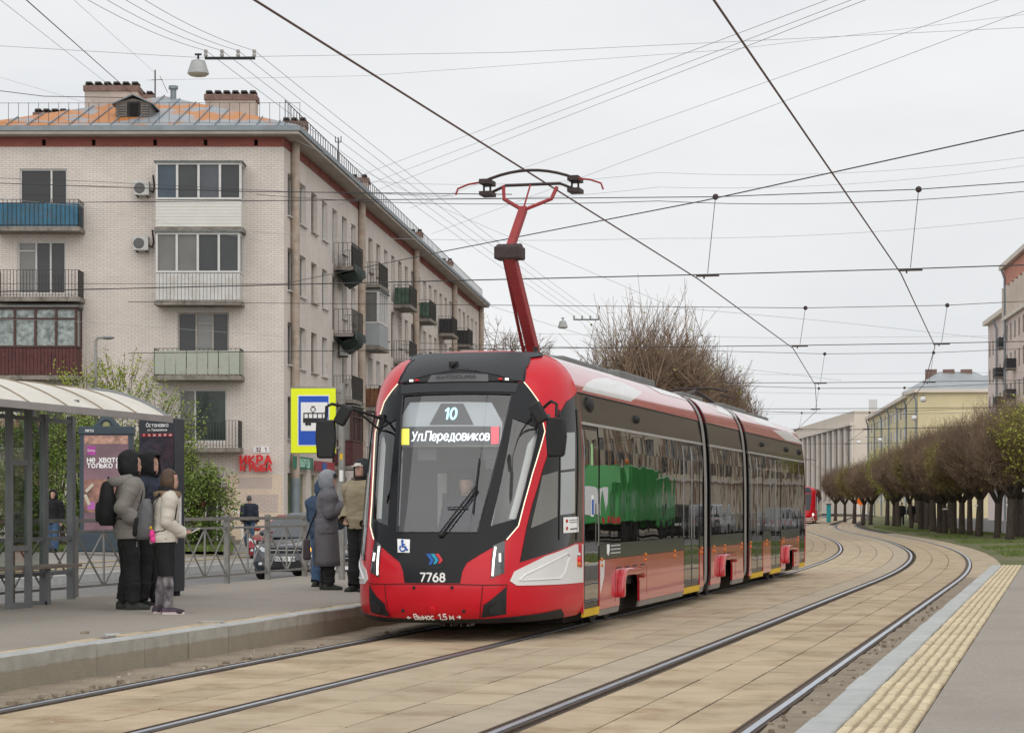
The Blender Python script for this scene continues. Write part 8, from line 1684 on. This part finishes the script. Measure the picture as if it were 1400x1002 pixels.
def backpack(owner, M, mt, mt2, lab, w=.17, dp=.15, h_=.46, zc=1.18, y0=-.15, sag=0):
    """worn on the back: a thing of its own"""
    p = M @ Vector((0, y0, zc)); t = thing('backpack', lab, 'backpack', p); b = MB(M); rings = []
    for z_, f, g in ((-.5, .70, .75), (-.44, .95, 1.0), (-.2, 1.06, 1.1), (.1, 1.0, .95), (.35, .88, .75), (.47, .62, .5), (.5, .35, .3)):
        rings.append([(w * f * (abs(cos(a))**.6) * (1 if cos(a) > 0 else -1), y0 - dp * .5 - dp * .62 * g * (abs(sin(a))**.6) * (1 if sin(a) > 0 else -1) + sag * z_, zc + z_ * h_) for a in [2 * pi * k / 20 for k in range(20)]])
    b.loft(rings); b.build('pack', mt, t, smooth=70)
    b = MB(M); rings = []
    for z_, f in ((-.40, .7), (-.34, .95), (-.1, 1.0), (.02, .8), (.05, .5)): rings.append([(w * .72 * f * cos(a), y0 - dp * 1.08 - .045 * f * max(-.4, -sin(a)) + sag * z_, zc + z_ * h_ + .01 * sin(a)) for a in [2 * pi * k / 16 for k in range(16)]])
    b.loft(rings); b.build('front_pocket', mt2, t, smooth=70)
    for sx in (-1, 1):
        b = MB(M); P_ = [(sx * .10, y0 - .02, zc + .20), (sx * .125, -.04, 1.485), (sx * .13, .08, 1.46), (sx * .14, .150, 1.33), (sx * .165, .12, 1.15), (sx * .18, -.02, 1.02), (sx * .15, y0 - .02, zc - .16)]
        for a, c in zip(P_, P_[1:]): b.beam(a, c, .045, .012, up=(Vector((0, 1, .4)) if abs(a[2] - c[2]) > .03 else Vector((0, 0, 1))))
        b.build('strap', m_blackc, t)
    b = MB(M); b.tube([(-.03, y0 - .05, zc + h_ * .5), (-.025, y0 - .06, zc + h_ * .5 + .05), (.025, y0 - .06, zc + h_ * .5 + .05), (.03, y0 - .05, zc + h_ * .5)], .009, 6); b.build('grab_loop', m_blackc, t)
    return t
def feet(u, v, z): return onZ(u, v, z)
# the three at the platform edge
pA, MA, hA, _ = person('person in a grey parka and black hood carrying a black backpack', feet(175, 833, PZ), 1.78, -75, m_greyj, m_blackc, m_boot, ('pocket', 'pocket'), (-.03, .05), hood=m_blackc, jt=.042, tt=.028, bulk=1.05, lean=.05, hem=.78)
bb = MB(MA); bb.loft([[Vector((rx * cos(a), -.05 + dy + ry * sin(a), z_ + .02 * sin(a))) for a in [2 * pi * k / 24 for k in range(24)]] for z_, rx, ry, dy in ((1.40, .16, .13, -.02), (1.43, .19, .165, -.03), (1.49, .18, .16, -.03), (1.52, .13, .12, -.01))], cap=False); bb.build('lowered_hood', m_greyj, pA, smooth=180)
backpack(pA, MA, m_blackc, m_blackc, 'black backpack worn over the grey parka', .165, .15, .50, 1.20, -.16)
textmesh('trouser_print', 'NIKE', .065, m_txtw, MA @ frame_M((.172, .02, .74), (0, 1, 0), (0, 0, 1)), pA, .001)
pB, MB_, hB, _ = person('person in a navy jacket with a black hood pulled far forward', feet(204, 830, PZ), 1.79, -112, m_navy, m_blackc, m_blackc, ('pocket', 'pocket'), (.06, -.04), hood=m_blackc, jt=.04, tt=.035, bulk=1.05, hem=.84, headturn=10, fwd=.03)
pC, MC_, hC, hands = person('girl in a cream parka with fur collar and patterned leggings holding a phone', feet(223, 839, PZ), 1.58, -72, m_cream, m_camo, mat('pink_black_trainer', (.05, .03, .05), .6, var=.8, vs=14), ('phone', 'phone'), (-.02, .06), hair=m_hairb, jt=.038, tt=.012, lean=.10, hem=.88, low=1)
bb = MB(MC_); bb.loft([[Vector((rx * cos(a) * (1 + .06 * sin(9 * a)), .03 + dy + ry * sin(a) * (1 + .06 * sin(9 * a)), z_)) for a in [2 * pi * k / 36 for k in range(36)]] for z_, rx, ry, dy in ((1.40, .155, .13, .02), (1.43, .185, .16, .02), (1.49, .175, .16, .02), (1.505, .12, .11, .02))], cap=False); bb.build('fur_collar', m_fur, pC, smooth=180)
bb = MB(MC_); bb.loft([[Vector((rx * cos(a), dy + .04 + ry * sin(a), z_)) for a in [2 * pi * k / 20 for k in range(20)]] for z_, rx, ry, dy in ((1.42, .12, .11, 0), (1.52, .10, .10, 0), (1.56, .09, .09, -.01))], cap=False); bb.build('scarf', m_blackc, pC, smooth=180)
shr = MB(MC_)
for sx, st_ in ((-1, -.02), (1, .06)):
    hip = Vector((sx * .088, 0, .93)); kn = Vector((sx * .095, st_ * .45 + .015, .485)); shr.tube([hip, hip.lerp(kn, .5), kn + Vector((0, 0, -.02))], [.128, .105, .082], 14)
shr.build('black_shorts', m_blackc, pC, smooth=60)
backpack(pC, MC_, m_pack, m_blackc, 'grey and black backpack with a pink toy charm on the girl', .175, .15, .50, 1.16, -.15, .05)
q = MC_ @ Vector((.16, -.16, .98)); ch = thing('toy_charm', 'pink toy charm dangling from the grey backpack', 'charm', q); b = MB(); b.ball(q, .035, .03, .05); b.ball(q + Vector((.01, 0, -.06)), .03, .03, .04); b.build('figure', m_pinkt, ch, smooth=90); b = MB(); b.tube([q + Vector((0, 0, .04)), q + Vector((-.01, 0, .12))], .006, 5); b.ball(q + Vector((-.015, -.01, .07)), .022); b.build('ring', m_yel, ch)
ph = hands[1][0] + hands[1][1] * .06; q = MC_ @ ph; tph = thing('phone', 'small pale phone held by the girl in the cream parka', 'phone', q); b = MB(MC_ @ Matrix.Translation(ph) @ Matrix.Rotation(.5, 4, 'X')); b.box(-.036, .036, -.02, .12, .012, .021); b.build('handset', m_capw, tph, bevel=.004)
# one more behind them, of whom feet and trousers show
person('person hidden behind the parka group, red trainers showing', feet(196, 817, PZ), 1.70, -60, m_blackc, m_blackc, mat('red_trainer', (.25, .03, .04), .6, var=.3, vs=10), ('down', 'down'), (-.12, .10), hair=m_hairb, jt=.03)
# by the tram
pD, MD, hD, _ = person('woman in a long grey coat with a light grey hood over a dark cap', feet(446, 806, PZ), 1.66, -82, m_coat, m_blackc, m_boot, ('down', 'chest'), (.0, .05), hood=m_hoodg, jt=.045, tt=.03, lean=.05, hem=.85, skirt=(m_coat, .36, .235))
bb = MB(MD); bb.loft([[hD(.083 * f * cos(a), .02 + .105 * f * sin(a), z_) for a in [2 * pi * k / 18 for k in range(18)]] for z_, f in ((1.685, 1.0), (1.71, .99), (1.745, .75), (1.765, .3))]); bb.build('cap', m_blackc, pD, smooth=90)
q = MD @ Vector((.30, -.16, .62)); hb = thing('handbag', 'dark handbag hanging at the side of the grey coat', 'bag', q); b = MB(MD @ Matrix.Translation((.02, -.30, .62))); b.prism([(-.15, -.05, -.17), (.15, -.05, -.17), (.12, -.04, .15), (-.12, -.04, .15)], [(-.15, .07, -.17), (.15, .07, -.17), (.12, .05, .15), (-.12, .05, .15)]); b.build('bag_body', mat('bag_plum', (.05, .035, .042), .7, var=.2), hb, bevel=.03); b = MB(MD); b.tube([(-.06, -.30, .76), (.0, -.22, 1.0), (.06, -.14, 1.2)], .012, 6); b.build('bag_strap', m_blackc, hb)
person('person in a denim blue hooded jacket behind the grey coat', feet(440, 802, PZ), 1.56, -20, m_denim, m_jean, m_boot, ('front', 'front'), (.0, .03), hood=m_denim, jt=.05, tt=.03, bulk=1.05)
pE, ME, hE, _ = person('bearded man in a tan jacket with dark hood and white cap beside the tram', feet(495, 808.5, PZ), 1.80, 148, m_tan, m_blackc, m_boot, ('pocket', 'pocket'), (.0, .03), hood=mat('charcoal_hood', (.022, .027, .032), .85, var=.2, vs=10), jt=.055, tt=.04, bulk=1.08, hem=.88, beard=True, headturn=-12)
bb = MB(ME); bb.loft([[hE(.085 * f * cos(a), .004 + .105 * f * sin(a), z_) for a in [2 * pi * k / 18 for k in range(18)]] for z_, f in ((1.70, 1.03), (1.73, 1.0), (1.76, .75), (1.775, .3))]); bb.prism([hE(-.06, .08, 1.705), hE(.06, .08, 1.705), hE(.045, .155, 1.695), hE(-.045, .155, 1.695)], [hE(-.06, .08, 1.715), hE(.06, .08, 1.715), hE(.045, .155, 1.703), hE(-.045, .155, 1.703)]); bb.build('cap', m_capw, pE, smooth=60)
# farther off
gz = PVZ + .01
person('man in a dark jacket and jeans walking away from the railing toward the shop', Vector((*cw(xf(341, 73), 73, 0)[:2], gz)), 1.72, 5, m_navy, m_jean, m_boot, ('swing', 'down'), (.12, -.14), hair=mat('hair_grey', (.09, .085, .08), .7, var=.2), jt=.05, tt=.03, bulk=1.08)
pF = Vector((*cw(xf(73, 63.5), 63.5, 0)[:2], gz)); person('man in a black and white jacket and jeans walking behind the shelter glass', pF, 1.83, 170, m_blackc, m_jean, m_boot, ('down', 'swing'), (.16, -.15), hood=m_blackc, jt=.05, tt=.04)
for k, (u, d, lab) in enumerate(((1233, 165, 'distant pedestrian in black between two trunks'), (1246, 160, 'distant pedestrian with a dark coat beside another walker'))): person(lab, Vector((*cw((u - 700) / FPX * d, d, 0)[:2], .06)), 1.75, 180, m_blackc, m_blackc, m_boot, ('down', 'down'), (.08, -.08), hair=m_hairb, jt=.05)
# the driver behind the screen
dp = TRM @ Vector((.02, -.62, .13)); pG, MG, hG, _ = person('tram driver in a dark uniform and cap seated behind the windscreen', dp, 1.70, 180 - math.degrees(TH), m_navy, m_navy, m_blackc, ('front', 'front'), (.25, .25), hair=None, jt=.03)
pG_rot = None
bb = MB(MG); bb.loft([[hG(.088 * f * cos(a), .008 + .108 * f * sin(a), z_) for a in [2 * pi * k / 18 for k in range(18)]] for z_, f in ((1.69, 1.0), (1.72, 1.12), (1.755, 1.05), (1.77, .5))]); bb.build('cap', m_navy, pG, smooth=60)
